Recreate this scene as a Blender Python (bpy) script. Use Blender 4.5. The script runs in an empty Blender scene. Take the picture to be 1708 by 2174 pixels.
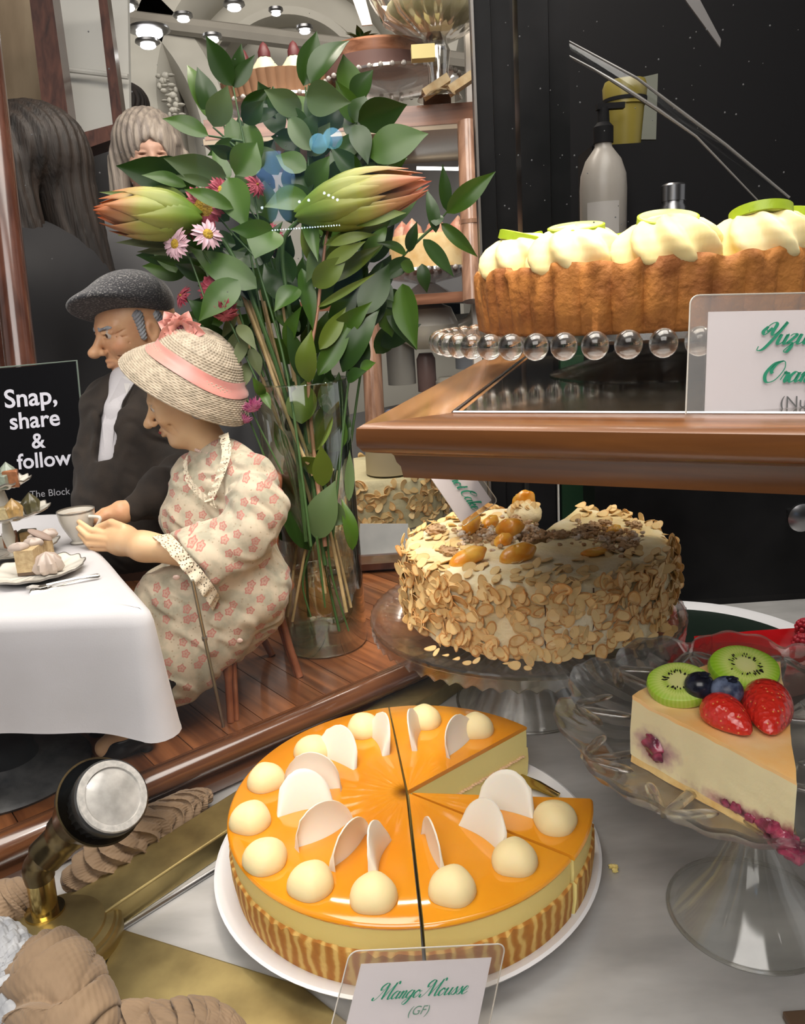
import bpy, bmesh, math, random
import numpy as np
from mathutils import Vector, Matrix, Quaternion
R_ = random.Random(11)
rad = math.radians
S = bpy.context.scene
COL = S.collection
# ---------------------------------------------------------------- camera
F_PX = 1700.0; CX, CY = 854.0, 1087.0
PITCH, ROLL = rad(14.8), rad(-3.8)
CAM = Vector((0, 0, 0.44))
ROT = Matrix.Rotation(math.pi/2 - PITCH, 3, 'X') @ Matrix.Rotation(ROLL, 3, 'Z')
cam = bpy.data.cameras.new('camera'); camo = bpy.data.objects.new('camera', cam); COL.objects.link(camo)
cam.sensor_fit = 'VERTICAL'; cam.sensor_height = 24.0; cam.lens = 24.0*F_PX/2174.0
cam.clip_start = 0.01; cam.clip_end = 60
camo.matrix_world = Matrix.Translation(CAM) @ ROT.to_4x4()
S.camera = camo
def ray(px, py): return ROT @ Vector(((px-CX)/F_PX, -(py-CY)/F_PX, -1.0))
def P(px, py, d): return CAM + ray(px, py)*d                 # point at distance d along the view axis
def Z(px, py, z):                                            # point on the horizontal plane z
    r = ray(px, py); return CAM + r*((z-CAM.z)/r.z)
def YP(px, py, y):
    r = ray(px, py); return CAM + r*(y/r.y)
# ---------------------------------------------------------------- render look
S.view_settings.view_transform = 'Standard'; S.view_settings.look = 'None'
S.view_settings.gamma = 1.0; S.view_settings.use_curve_mapping = False
S.view_settings.exposure = 0.50
S.cycles.use_denoising = True
S.cycles.max_bounces = 10; S.cycles.diffuse_bounces = 3; S.cycles.glossy_bounces = 4
S.cycles.transmission_bounces = 10; S.cycles.transparent_max_bounces = 24
S.cycles.sample_clamp_indirect = 4.0
S.cycles.use_adaptive_sampling = True
# ---------------------------------------------------------------- world and lights
w = bpy.data.worlds.new('world'); S.world = w; w.use_nodes = True
w.node_tree.nodes['Background'].inputs[0].default_value = (0.86, 0.85, 0.84, 1)
w.node_tree.nodes['Background'].inputs[1].default_value = 0.34
def area(name, loc, target, sx, sy, power, col):
    l = bpy.data.lights.new(name, 'AREA'); l.shape = 'RECTANGLE'; l.size = sx; l.size_y = sy
    l.energy = power; l.color = col
    o = bpy.data.objects.new(name, l); COL.objects.link(o); o.location = loc
    o.rotation_euler = (Vector(target)-Vector(loc)).to_track_quat('-Z', 'Y').to_euler()
    return o
def spot(name, loc, target, power, ang, col, size=0.02, blend=0.5):
    l = bpy.data.lights.new(name, 'SPOT'); l.energy = power; l.spot_size = rad(ang); l.spot_blend = blend
    l.color = col; l.shadow_soft_size = size
    o = bpy.data.objects.new(name, l); COL.objects.link(o); o.location = loc
    o.rotation_euler = (Vector(target)-Vector(loc)).to_track_quat('-Z', 'Y').to_euler()
    return o
WARM = (1.0, 0.86, 0.66); NEUT = (1.0, 0.94, 0.86); COOL = (0.86, 0.92, 1.0)
area('ceiling_panel_light', (0.05, 0.55, 1.55), (0.05, 0.75, 0), 1.3, 0.8, 19.0, NEUT)
area('arcade_light', (-0.3, -0.9, 1.5), (-0.1, 0.7, 0.1), 1.4, 0.9, 19.0, (1.0, 0.95, 0.9))
spot('tart_lamp', (0.62, 0.78, 0.98), (0.27, 0.66, 0.42), 8.5, 52, WARM, 0.03)
spot('counter_lamp', (0.02, 0.62, 1.30), (0.0, 0.60, 0.05), 3.2, 44, WARM, 0.012)
spot('cake_lamp', (-0.05, 0.40, 1.10), (0.14, 0.78, 0.12), 11.0, 34, WARM, 0.02)
spot('stage_lamp', (0.10, 0.35, 1.05), (-0.22, 0.80, 0.15), 3.6, 46, NEUT, 0.02)
area('back_hall_light', (-0.5, 2.9, 2.3), (-0.5, 4.8, 1.9), 2.5, 0.8, 30.0, NEUT)
area('back_case_light', (0.0, 1.5, 1.5), (-0.1, 1.9, 0.6), 0.9, 0.2, 12.0, (1.0, 0.9, 0.78))
# ---------------------------------------------------------------- materials
MATS = {}
def _col(c): return (c[0], c[1], c[2], 1.0)
def mat(name, col, rough=0.5, metal=0.0, col2=None, nscale=20.0, ndetail=4.0, amt=1.0, bump=0.0, bscale=60.0, bdist=0.001,
        sss=0.0, sssr=(0.01,0.005,0.003), trans=0.0, ior=1.45, coat=0.0, spec=0.5, sheen=0.0, stretch=None, thr=None, emit=None, emits=0.0):
    if name in MATS: return MATS[name]
    m = bpy.data.materials.new(name); m.use_nodes = True; nt = m.node_tree; N = nt.nodes; L = nt.links
    b = N['Principled BSDF']
    b.inputs['Base Color'].default_value = _col(col); b.inputs['Roughness'].default_value = rough
    b.inputs['Metallic'].default_value = metal; b.inputs['IOR'].default_value = ior
    b.inputs['Specular IOR Level'].default_value = spec
    b.inputs['Transmission Weight'].default_value = trans
    b.inputs['Coat Weight'].default_value = coat; b.inputs['Coat Roughness'].default_value = 0.08
    b.inputs['Sheen Weight'].default_value = sheen
    if sss:
        b.inputs['Subsurface Weight'].default_value = sss; b.inputs['Subsurface Radius'].default_value = (1, .6, .35)
        b.inputs['Subsurface Scale'].default_value = sssr[0]
    tc = N.new('ShaderNodeTexCoord'); mp = N.new('ShaderNodeMapping'); L.new(tc.outputs['Object'], mp.inputs[0])
    if stretch: mp.inputs['Scale'].default_value = stretch
    if col2 is not None:
        n = N.new('ShaderNodeTexNoise'); n.inputs['Scale'].default_value = nscale; n.inputs['Detail'].default_value = ndetail
        L.new(mp.outputs[0], n.inputs['Vector'])
        r = N.new('ShaderNodeValToRGB'); a, c = thr or (0.35, 0.65)
        r.color_ramp.elements[0].position = a; r.color_ramp.elements[1].position = c
        r.color_ramp.elements[0].color = _col(col); r.color_ramp.elements[1].color = _col([col[i]*(1-amt)+col2[i]*amt for i in range(3)])
        L.new(n.outputs[0], r.inputs[0]); L.new(r.outputs[0], b.inputs['Base Color'])
    if bump:
        n2 = N.new('ShaderNodeTexNoise'); n2.inputs['Scale'].default_value = bscale; n2.inputs['Detail'].default_value = 5
        L.new(mp.outputs[0], n2.inputs['Vector'])
        bp = N.new('ShaderNodeBump'); bp.inputs['Strength'].default_value = bump; bp.inputs['Distance'].default_value = bdist
        L.new(n2.outputs[0], bp.inputs['Height']); L.new(bp.outputs[0], b.inputs['Normal'])
    if emit is not None:
        b.inputs['Emission Color'].default_value = _col(emit); b.inputs['Emission Strength'].default_value = emits
    MATS[name] = m; return m
def glass(name, tint=(1,1,1), clear=0.5, rough=0.02, ior=1.46, bump=0.0, bscale=40.0, film=None, sheen=0.0):
    """clear glass: refraction mixed with straight-through transmission; film: thin sheet (fresnel gloss over see-through)"""
    if name in MATS: return MATS[name]
    m = bpy.data.materials.new(name); m.use_nodes = True; nt = m.node_tree; N = nt.nodes; L = nt.links
    N.remove(N['Principled BSDF']); out = N['Material Output']
    tr = N.new('ShaderNodeBsdfTransparent'); tr.inputs[0].default_value = _col(tint)
    mx = N.new('ShaderNodeMixShader')
    if film is not None:
        g = N.new('ShaderNodeBsdfGlossy'); g.inputs['Roughness'].default_value = rough; g.inputs[0].default_value = (1,1,1,1)
        lw = N.new('ShaderNodeLayerWeight'); lw.inputs['Blend'].default_value = film[0]
        mr = N.new('ShaderNodeMapRange'); mr.inputs['To Min'].default_value = film[1]; mr.inputs['To Max'].default_value = film[2]
        L.new(lw.outputs['Facing'], mr.inputs['Value']); L.new(mr.outputs[0], mx.inputs[0])
    else:
        g = N.new('ShaderNodeBsdfGlass'); g.inputs['Roughness'].default_value = rough; g.inputs['IOR'].default_value = ior
        g.inputs[0].default_value = _col(tint); mx.inputs[0].default_value = 1-clear
    if bump:
        n2 = N.new('ShaderNodeTexNoise'); n2.inputs['Scale'].default_value = bscale
        tc = N.new('ShaderNodeTexCoord'); L.new(tc.outputs['Object'], n2.inputs['Vector'])
        bp = N.new('ShaderNodeBump'); bp.inputs['Strength'].default_value = bump; bp.inputs['Distance'].default_value = 0.002
        L.new(n2.outputs[0], bp.inputs['Height']); L.new(bp.outputs[0], g.inputs['Normal'])
    L.new(tr.outputs[0], mx.inputs[1]); L.new(g.outputs[0], mx.inputs[2])
    if sheen:
        g2 = N.new('ShaderNodeBsdfGlossy'); g2.inputs['Roughness'].default_value = 0.20; m2 = N.new('ShaderNodeMixShader')
        lw2 = N.new('ShaderNodeLayerWeight'); lw2.inputs['Blend'].default_value = 0.45; mr2 = N.new('ShaderNodeMapRange'); mr2.inputs['To Min'].default_value = sheen*0.15; mr2.inputs['To Max'].default_value = sheen
        L.new(lw2.outputs['Facing'], mr2.inputs['Value']); L.new(mr2.outputs[0], m2.inputs[0]); L.new(mx.outputs[0], m2.inputs[1]); L.new(g2.outputs[0], m2.inputs[2]); mx = m2
    L.new(mx.outputs[0], out.inputs[0])
    MATS[name] = m; return m
def wood(name, dark, light, axis='X', scale=1.0, rough=0.3, coat=0.3, planks=None):
    if name in MATS: return MATS[name]
    m = bpy.data.materials.new(name); m.use_nodes = True; nt = m.node_tree; N = nt.nodes; L = nt.links
    b = N['Principled BSDF']; b.inputs['Roughness'].default_value = rough; b.inputs['Coat Weight'].default_value = coat
    b.inputs['Coat Roughness'].default_value = 0.12
    tc = N.new('ShaderNodeTexCoord'); mp = N.new('ShaderNodeMapping'); L.new(tc.outputs['Object'], mp.inputs[0])
    sc = [90*scale]*3
    if isinstance(axis, str): sc['XYZ'.index(axis)] = 5*scale
    else:
        mp.inputs['Rotation'].default_value = (0, 0, -axis); sc[0] = 5*scale
    if not isinstance(axis, str):
        mp.vector_type = 'POINT'
        mp2 = N.new('ShaderNodeMapping'); mp2.inputs['Scale'].default_value = sc; L.new(mp.outputs[0], mp2.inputs[0]); src = mp2
    else:
        mp.inputs['Scale'].default_value = sc; src = mp
    n = N.new('ShaderNodeTexNoise'); n.inputs['Scale'].default_value = 1.0; n.inputs['Detail'].default_value = 6; n.inputs['Distortion'].default_value = 0.6
    L.new(src.outputs[0], n.inputs['Vector'])
    r = N.new('ShaderNodeValToRGB'); r.color_ramp.elements[0].position = 0.3; r.color_ramp.elements[1].position = 0.72
    r.color_ramp.elements[0].color = _col(dark); r.color_ramp.elements[1].color = _col(light)
    L.new(n.outputs[0], r.inputs[0]); L.new(r.outputs[0], b.inputs['Base Color'])
    bp = N.new('ShaderNodeBump'); bp.inputs['Strength'].default_value = 0.15; bp.inputs['Distance'].default_value = 0.001
    L.new(n.outputs[0], bp.inputs['Height']); L.new(bp.outputs[0], b.inputs['Normal'])
    MATS[name] = m; return m
# ---------------------------------------------------------------- mesh building
class MB:
    def __init__(s): s.v = []; s.f = []; s.m = []
    def add(s, vs, fs, mi=0):
        n = len(s.v); s.v.extend([tuple(p) for p in vs]); s.f.extend([tuple(i+n for i in f) for f in fs]); s.m.extend([mi]*len(fs)); return s
    def box(s, lo, hi, mi=0, rot=0.0, c=None):
        x0,y0,z0 = lo; x1,y1,z1 = hi
        vs = [Vector(p) for p in ((x0,y0,z0),(x1,y0,z0),(x1,y1,z0),(x0,y1,z0),(x0,y0,z1),(x1,y0,z1),(x1,y1,z1),(x0,y1,z1))]
        if rot:
            c = Vector(c) if c is not None else Vector(((x0+x1)/2,(y0+y1)/2,0)); M = Matrix.Rotation(rot, 3, 'Z')
            vs = [M @ (p-c) + c for p in vs]
        return s.add(vs, [(3,2,1,0),(4,5,6,7),(0,1,5,4),(1,2,6,5),(2,3,7,6),(3,0,4,7)], mi)
    def prism(s, pts, dv, mi=0):
        """closed polygon pts extruded by vector dv"""
        n = len(pts); dv = Vector(dv); a = [Vector(p) for p in pts]; b = [p+dv for p in a]
        return s.add(a+b, [tuple(range(n-1,-1,-1)), tuple(range(n,2*n))]+[(i,(i+1)%n,n+(i+1)%n,n+i) for i in range(n)], mi)
    def grid(s, rows, closeu=False, closev=False, mi=0, flip=False):
        """rows: list of equal-length lists of points"""
        R, C = len(rows), len(rows[0]); vs = [p for r in rows for p in r]; fs = []
        for i in range(R if closeu else R-1):
            for j in range(C if closev else C-1):
                a, b, c, d = i*C+j, i*C+(j+1)%C, ((i+1)%R)*C+(j+1)%C, ((i+1)%R)*C+j
                fs.append((d,c,b,a) if flip else (a,b,c,d))
        return s.add(vs, fs, mi)
    def lathe(s, prof, c=(0,0,0), n=48, fr=None, caps=True, mi=0, axes=None):
        """prof: (r,z) list; fr(ang, r, z, k)->(r,z)"""
        c = Vector(c); rows = []
        X, Y, A = axes or (Vector((1,0,0)), Vector((0,1,0)), Vector((0,0,1)))
        for k, (r, z) in enumerate(prof):
            row = []
            for i in range(n):
                a = 2*math.pi*i/n; rr, zz = fr(a, r, z, k) if fr else (r, z)
                row.append(c + X*(rr*math.cos(a)) + Y*(rr*math.sin(a)) + A*zz)
            rows.append(row)
        base = len(s.v); s.grid(rows, closev=True, mi=mi)
        if caps:
            s.f.append(tuple(base+i for i in range(n-1,-1,-1))); s.m.append(mi)
            e = base+(len(prof)-1)*n; s.f.append(tuple(e+i for i in range(n))); s.m.append(mi)
        return s
    def tube(s, pts, rr, n=8, mi=0, caps=True, flat=1.0):
        pts = [Vector(p) for p in pts]; K = len(pts)
        if not isinstance(rr, (list, tuple)): rr = [rr]*K
        up = None; rows = []
        for i in range(K):
            t = (pts[min(i+1,K-1)] - pts[max(i-1,0)]).normalized()
            if up is None:
                up = t.orthogonal().normalized()
            up = (up - t*up.dot(t)).normalized(); b = t.cross(up)
            rows.append([pts[i] + (up*math.cos(2*math.pi*j/n) + b*(flat*math.sin(2*math.pi*j/n)))*rr[i] for j in range(n)])
        base = len(s.v); s.grid(rows, closev=True, mi=mi)
        if caps:
            s.f.append(tuple(base+i for i in range(n-1,-1,-1))); s.m.append(mi)
            e = base+(K-1)*n; s.f.append(tuple(e+i for i in range(n))); s.m.append(mi)
        return s
    def ell(s, c, r, n=16, m=10, M=None, mi=0, fr=None):
        c = Vector(c); r = (r,r,r) if isinstance(r, (int,float)) else r; rows = []
        for i in range(m+1):
            ph = math.pi*i/m; row = []
            for j in range(n):
                th = 2*math.pi*j/n; k = fr(th, ph) if fr else 1.0
                p = Vector((r[0]*math.sin(ph)*math.cos(th)*k, r[1]*math.sin(ph)*math.sin(th)*k, -r[2]*math.cos(ph)*k))
                row.append((M @ p if M else p) + c)
            rows.append(row)
        return s.grid(rows, closev=True, mi=mi)
    def build(s, name, mats, parent=None, smooth=True, ang=38, loc=None):
        me = bpy.data.meshes.new(name)
        if parent is not None: o0 = parent_world(parent)
        elif loc is not None: o0 = Vector(loc)
        else:
            A = np.array(s.v); o0 = Vector(((A[:,0].min()+A[:,0].max())/2, (A[:,1].min()+A[:,1].max())/2, A[:,2].min()))
        o0 = Vector(o0)
        me.from_pydata([(p[0]-o0.x, p[1]-o0.y, p[2]-o0.z) for p in s.v], [], s.f)
        for m in (mats if isinstance(mats, (list, tuple)) else [mats]): me.materials.append(m)
        if len(me.materials) > 1: me.polygons.foreach_set('material_index', s.m)
        bm = bmesh.new(); bm.from_mesh(me); bmesh.ops.remove_doubles(bm, verts=bm.verts, dist=1e-6)
        bmesh.ops.recalc_face_normals(bm, faces=bm.faces); bm.to_mesh(me); bm.free()
        if smooth:
            me.shade_smooth(); me.set_sharp_from_angle(angle=rad(ang))
        me.update()
        o = bpy.data.objects.new(name, me); COL.objects.link(o)
        if parent is not None: o.parent = parent
        else: o.location = o0
        return o
def parent_world(o):
    p = Vector(o.location)
    while o.parent is not None: o = o.parent; p += Vector(o.location)
    return p
def tag(o, label=None, cat=None, group=None, kind=None):
    if label: o['label'] = label
    if cat: o['category'] = cat
    if group: o['group'] = group
    if kind: o['kind'] = kind
    return o
def thing(name, loc, label, cat, group=None):
    o = bpy.data.objects.new(name, None); COL.objects.link(o); o.location = loc; o.empty_display_size = 0.01
    return tag(o, label, cat, group)
def struct(o): o['kind'] = 'structure'; return o
def lerp(a, b, t): return a + (b-a)*t
def curve(pts, n=8):
    """catmull-rom through pts"""
    p = [Vector(q) for q in pts]; out = []
    for i in range(len(p)-1):
        p0 = p[max(i-1,0)]; p1 = p[i]; p2 = p[i+1]; p3 = p[min(i+2,len(p)-1)]
        for k in range(n):
            t = k/n
            out.append(0.5*((2*p1)+(p2-p0)*t+(2*p0-5*p1+4*p2-p3)*t*t+(3*p1-p0-3*p2+p3)*t*t*t))
    out.append(p[-1]); return out
# ---------------------------------------------------------------- implicit surfaces
def V_(p): return np.array(p, dtype=np.float64)
def s_ell(Q, c, r, M=None):
    q = Q - V_(c)
    if M is not None: q = q @ M
    r = V_(r); k0 = np.linalg.norm(q/r, axis=1); k1 = np.linalg.norm(q/(r*r), axis=1)
    return k0*(k0-1.0)/np.maximum(k1, 1e-9)
def s_cap(Q, a, b, ra, rb):
    a = V_(a); b = V_(b); ba = b-a; pa = Q-a
    h = np.clip((pa@ba)/max(ba@ba, 1e-12), 0, 1)
    return np.linalg.norm(pa - h[:,None]*ba, axis=1) - (ra + (rb-ra)*h)
def smin(a, b, k):
    h = np.maximum(k-np.abs(a-b), 0)/k; return np.minimum(a, b) - h*h*k*0.25
def smax(a, b, k): return -smin(-a, -b, k)
def chain(Q, pts, rr, k=0.004):
    d = None
    for i in range(len(pts)-1):
        e = s_cap(Q, pts[i], pts[i+1], rr[i], rr[i+1]); d = e if d is None else smin(d, e, k)
    return d
def implicit(fn, lo, hi, n=90):
    lo = V_(lo); hi = V_(hi); h = (hi-lo).max()/n
    dims = np.maximum(np.ceil((hi-lo)/h).astype(int)+1, 3); nx, ny, nz = dims
    xs, ys, zs = [lo[i]+h*np.arange(dims[i]) for i in range(3)]
    G = np.stack(np.meshgrid(xs, ys, zs, indexing='ij'), -1).reshape(-1, 3)
    D = np.empty(len(G)); st = 400000
    for i in range(0, len(G), st): D[i:i+st] = fn(G[i:i+st])
    D = D.reshape(nx, ny, nz); I = D < 0
    acc = np.zeros((nx-1, ny-1, nz-1, 3)); cnt = np.zeros((nx-1, ny-1, nz-1))
    idx = np.stack(np.meshgrid(np.arange(nx), np.arange(ny), np.arange(nz), indexing='ij'), -1).astype(float)
    for ax in range(3):
        sa = [slice(None)]*3; sb = [slice(None)]*3; sa[ax] = slice(0, -1); sb[ax] = slice(1, None)
        a = D[tuple(sa)]; b = D[tuple(sb)]; cr = (a < 0) != (b < 0); t = np.where(cr, a/np.where(cr, a-b, 1), 0)
        pos = idx[tuple(sa)].copy(); pos[..., ax] += t
        o1, o2 = [i for i in range(3) if i != ax]
        for d1 in (0, 1):
            for d2 in (0, 1):
                sl = [slice(None)]*3; m1, m2 = dims[o1]-1, dims[o2]-1
                sl[o1] = slice(d1, d1+m1); sl[o2] = slice(d2, d2+m2); sl = tuple(sl)
                acc += pos[sl]*cr[sl][..., None]; cnt += cr[sl]
    act = cnt > 0; vid = -np.ones(act.shape, int); vid[act] = np.arange(act.sum())
    V = acc[act]/cnt[act][:, None]*h + lo; F = []
    for ax in range(3):
        o1, o2 = [(1,2),(2,0),(0,1)][ax]
        sa = [slice(None)]*3; sb = [slice(None)]*3; sa[ax] = slice(0, -1); sb[ax] = slice(1, None)
        a = I[tuple(sa)]; b = I[tuple(sb)]; cr = a != b
        ii = np.argwhere(cr); ok = (ii[:, o1] > 0) & (ii[:, o2] > 0) & (ii[:, o1] < dims[o1]-1) & (ii[:, o2] < dims[o2]-1); ii = ii[ok]
        e1 = np.zeros(3, int); e1[o1] = 1; e2 = np.zeros(3, int); e2[o2] = 1
        q = np.stack([vid[tuple((ii-e1-e2).T)], vid[tuple((ii-e2).T)], vid[tuple(ii.T)], vid[tuple((ii-e1).T)]], 1)
        fl = ~a[tuple(ii.T)]; q[fl] = q[fl][:, ::-1]; F.append(q)
    F = np.concatenate(F); F = F[(F >= 0).all(1)]
    return V, F
def imp_obj(name, fn, lo, hi, n, m, parent=None, label=None, loc=None):
    V, F = implicit(fn, lo, hi, n)
    b = MB(); b.v = [tuple(p) for p in V]; b.f = [tuple(int(i) for i in f) for f in F]; b.m = [0]*len(F)
    o = b.build(name, m, parent, ang=180, loc=loc)
    if label: o['label'] = label
    return o
def vnoise(Q, scale, seed=0):
    """cheap smooth pseudo noise from sines, range about -1..1"""
    r = np.random.RandomState(seed); out = 0
    for i in range(4):
        d = r.normal(size=3); d /= np.linalg.norm(d); out = out + np.sin(Q@d*scale*(1+0.35*i) + r.uniform(0, 6.28) + 1.3*np.sin(Q@np.roll(d,1)*scale*0.7))
    return out/3.0
def text_mesh(txt, size, extrude=0.0, bold=0.0, shear=0.0, align='LEFT'):
    c = bpy.data.curves.new('t', 'FONT'); c.body = txt; c.size = size; c.offset = bold; c.shear = shear; c.extrude = extrude
    c.align_x = align; c.resolution_u = 4
    o = bpy.data.objects.new('t', c); COL.objects.link(o)
    dg = bpy.context.evaluated_depsgraph_get(); me = bpy.data.meshes.new_from_object(o.evaluated_get(dg))
    vs = [v.co.copy() for v in me.vertices]; fs = [tuple(p.vertices) for p in me.polygons]
    bpy.data.objects.remove(o); bpy.data.curves.remove(c); bpy.data.meshes.remove(me)
    return vs, fs
# ================================================================ SETTING
M_black = mat('black_paint', (0.006,0.0065,0.007), 0.32, col2=(0.014,0.014,0.015), nscale=8, spec=0.10, bump=0.2, bscale=30)
M_blackmat = mat('black_matt', (0.005,0.005,0.006), 0.7, spec=0.2)
M_dgreen = mat('dark_green_paint', (0.010,0.040,0.018), 0.35)
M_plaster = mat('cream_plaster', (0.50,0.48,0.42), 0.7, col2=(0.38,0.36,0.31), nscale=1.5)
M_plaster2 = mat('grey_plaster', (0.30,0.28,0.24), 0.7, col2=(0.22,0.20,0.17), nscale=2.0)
M_frame = wood('dark_red_timber', (0.035,0.012,0.008), (0.12,0.045,0.028), 'Z', 0.6, 0.22, 0.6)
M_white = mat('white_board', (0.74,0.74,0.70), 0.5)
M_steel = mat('brushed_steel', (0.66,0.65,0.635), 0.34, 0.30, col2=(0.36,0.355,0.345), nscale=7, ndetail=8, thr=(0.35,0.7), bump=0.25, bscale=26, stretch=(1,2.5,1))
M_steel2 = mat('steel_dark', (0.3,0.3,0.31), 0.3, 1.0)
M_lampglow = mat('lamp_glow', (1,1,1), 0.5, emit=(1.0,0.98,0.94), emits=9.0)
M_tube = mat('tube_glow', (1,1,1), 0.5, emit=(1.0,0.97,0.9), emits=3.5)
w_stage = rad(38.3)
WD = dict(dark=(0.10,0.030,0.010), light=(0.34,0.125,0.045))
M_shelfwood = wood('honey_shelf_wood', (0.07,0.022,0.006), (0.24,0.088,0.022), rad(-27), 0.8, 0.3, 0.15)
M_shelfside = wood('honey_shelf_wood_side', (0.20,0.085,0.028), (0.45,0.22,0.09), rad(74), 0.8, 0.25, 0.35)
M_casewood = wood('red_case_wood', (0.13,0.050,0.025), (0.36,0.17,0.10), 'X', 0.7, 0.25, 0.5)
M_postwood = wood('case_post_wood', (0.20,0.10,0.06), (0.45,0.26,0.17), 'Z', 0.7, 0.25, 0.5)

# shop front floor of the window: steel counter top
m = MB(); m.prism([(-0.62,0.18,-0.02),(0.95,0.18,-0.02),(0.95,1.044,-0.02),(0.259,1.044,-0.02),(0.259,1.11,-0.02),(-0.62,1.11,-0.02)], (0,0,0.02))
tag(m.build('steel_counter', M_steel, smooth=False), 'scratched brushed steel counter top under the cakes on stands', 'counter')

# room beyond: floor, walls, ceiling
m = MB(); m.box((-6,-3,-1.02),(6,9,-1.0)); struct(m.build('floor', mat('hall_floor',(0.10,0.08,0.07),0.3,col2=(0.25,0.22,0.18),nscale=3), smooth=False))
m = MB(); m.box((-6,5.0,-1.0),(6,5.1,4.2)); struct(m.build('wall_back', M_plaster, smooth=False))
m = MB(); m.box((-6,-3.1,-1.0),(6,-3.0,4.2)); struct(m.build('wall_blocker', mat('reflection_blocker',(0.035,0.028,0.024),0.6,col2=(0.015,0.012,0.010),nscale=1.2), smooth=False))  # unseen wall behind the camera, added dark to block world reflections in the pane
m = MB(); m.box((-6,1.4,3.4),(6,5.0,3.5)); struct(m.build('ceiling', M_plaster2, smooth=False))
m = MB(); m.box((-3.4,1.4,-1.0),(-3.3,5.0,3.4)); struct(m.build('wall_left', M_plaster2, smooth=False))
# arches and mouldings of the arcade hall on the far wall (relief of real depth)
def arch(name, c, r, wd, dep, m_, a0=0, a1=180, seg=40, drop=1.2):
    b = MB(); rows = []
    for (rr, y) in ((r, c[1]), (r, c[1]-dep*0.5), (r+wd*0.25, c[1]-dep), (r+wd*0.75, c[1]-dep), (r+wd, c[1]-dep*0.4), (r+wd, c[1])):
        row = [Vector((c[0]+rr, y, c[2]-drop))] if a0 == 0 else []
        for i in range(seg+1):
            a = rad(a0+(a1-a0)*i/seg); row.append(Vector((c[0]+rr*math.cos(a), y, c[2]+rr*math.sin(a))))
        if a1 == 180: row.append(Vector((c[0]-rr, y, c[2]-drop)))
        rows.append(row)
    b.grid(rows); return struct(b.build(name, m_))
q = YP(330, 215, 4.9)
arch('trim_1', (q.x-0.55, 5.0, q.z-0.25), 0.75, 0.30, 0.25, M_plaster)
arch('trim_2', (q.x+0.75, 5.0, q.z-0.05), 0.62, 0.34, 0.25, M_plaster)
arch('trim_3', (q.x+0.75, 5.0, q.z-0.05), 0.40, 0.08, 0.15, M_plaster)
arch('trim_4', (q.x+2.35, 5.0, q.z-0.05), 0.62, 0.34, 0.25, M_plaster)
# cornice line running over the arches
a = P(120, 22, 4.2); b2 = P(700, 95, 4.2)
m = MB(); m.tube([a, b2, b2+(b2-a)*1.5], 0.045, 8); struct(m.build('trim_5', M_plaster2))
# corbel ornament between arches
g = YP(352,205,4.68); m = MB()
for i in range(9):
    for j in range(3):
        m.ell((g.x+(j-1)*0.026+0.014*math.sin(i*2.1+j)+i*0.006, g.y, g.z+0.10-i*0.024), (0.016+0.006*math.sin(i*3+j),0.02,0.012+0.006*math.sin(i+j*2)), 8, 6)
struct(m.build('trim_6', M_plaster))
# ceiling downlights
for (px, py, s) in ((316,62,0.085),(313,88,0.05),(388,32,0.04),(496,8,0.045),(450,76,0.04),(646,58,0.035),(268,8,0.05),(585,20,0.03)):
    c = P(px, py, 3.9); m = MB(); m.lathe([(s*1.15, 0.006),(s*1.2,-0.006),(s*1.0,-0.012)], c, 20)
    s *= 0.75; t = thing('ceiling_downlight', c, 'round recessed downlight glowing on the arcade ceiling', 'light', 'arcade ceiling downlights')
    m.build('housing', M_steel2, t)
    m = MB(); m.ell((c.x, c.y, c.z-0.02), (s, s, s*0.35), 16, 8); m.build('lamp', M_lampglow, t)
# left: shopfront joinery seen beyond (dark timber frame with white blinds)
def slab(name, pts, d, th, m_, **k):
    """flat board through four picture points at distance d, given real thickness"""
    q = [P(x, y, d) for x, y in pts]; n = (q[1]-q[0]).cross(q[2]-q[0]).normalized()
    if n.y < 0: n = -n
    b = MB(); b.prism(q, n*th); return b.build(name, m_, **k)
t = thing('shopfront_frame', P(150,290,2.2), 'dark red timber shopfront frame with white panels beyond the man', 'window frame')
slab('post', [(58,-40),(106,-40),(152,300),(190,760),(120,760),(98,300)], 2.20, 0.06, M_frame, parent=t, smooth=False)
slab('mullion', [(204,-40),(222,-40),(262,262),(240,270)], 2.24, 0.04, M_frame, parent=t, smooth=False)
slab('rail', [(120,296),(262,258),(262,288),(128,334)], 2.18, 0.05, M_frame, parent=t, smooth=False)
tag(slab('white_blind', [(100,-40),(270,-40),(275,260),(140,290)], 2.45, 0.02, M_white, smooth=False), 'white lowered blind between the dark timber bars', 'blind')
m = MB(); m.tube([P(128,146,2.4), P(272,163,2.4)], 0.008, 8)
tag(m.build('blind_rod', M_white), 'slim white rod across the lowered blind', 'rod')
tag(slab('beige_curtain', [(-60,-40),(62,-40),(105,330),(125,700),(-60,700)], 2.6, 0.03, mat('curtain_beige',(0.30,0.23,0.15),0.8,col2=(0.22,0.16,0.10),nscale=14,stretch=(1,1,0.05)), smooth=False), 'beige curtain hanging at the far left edge', 'curtain')
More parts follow.
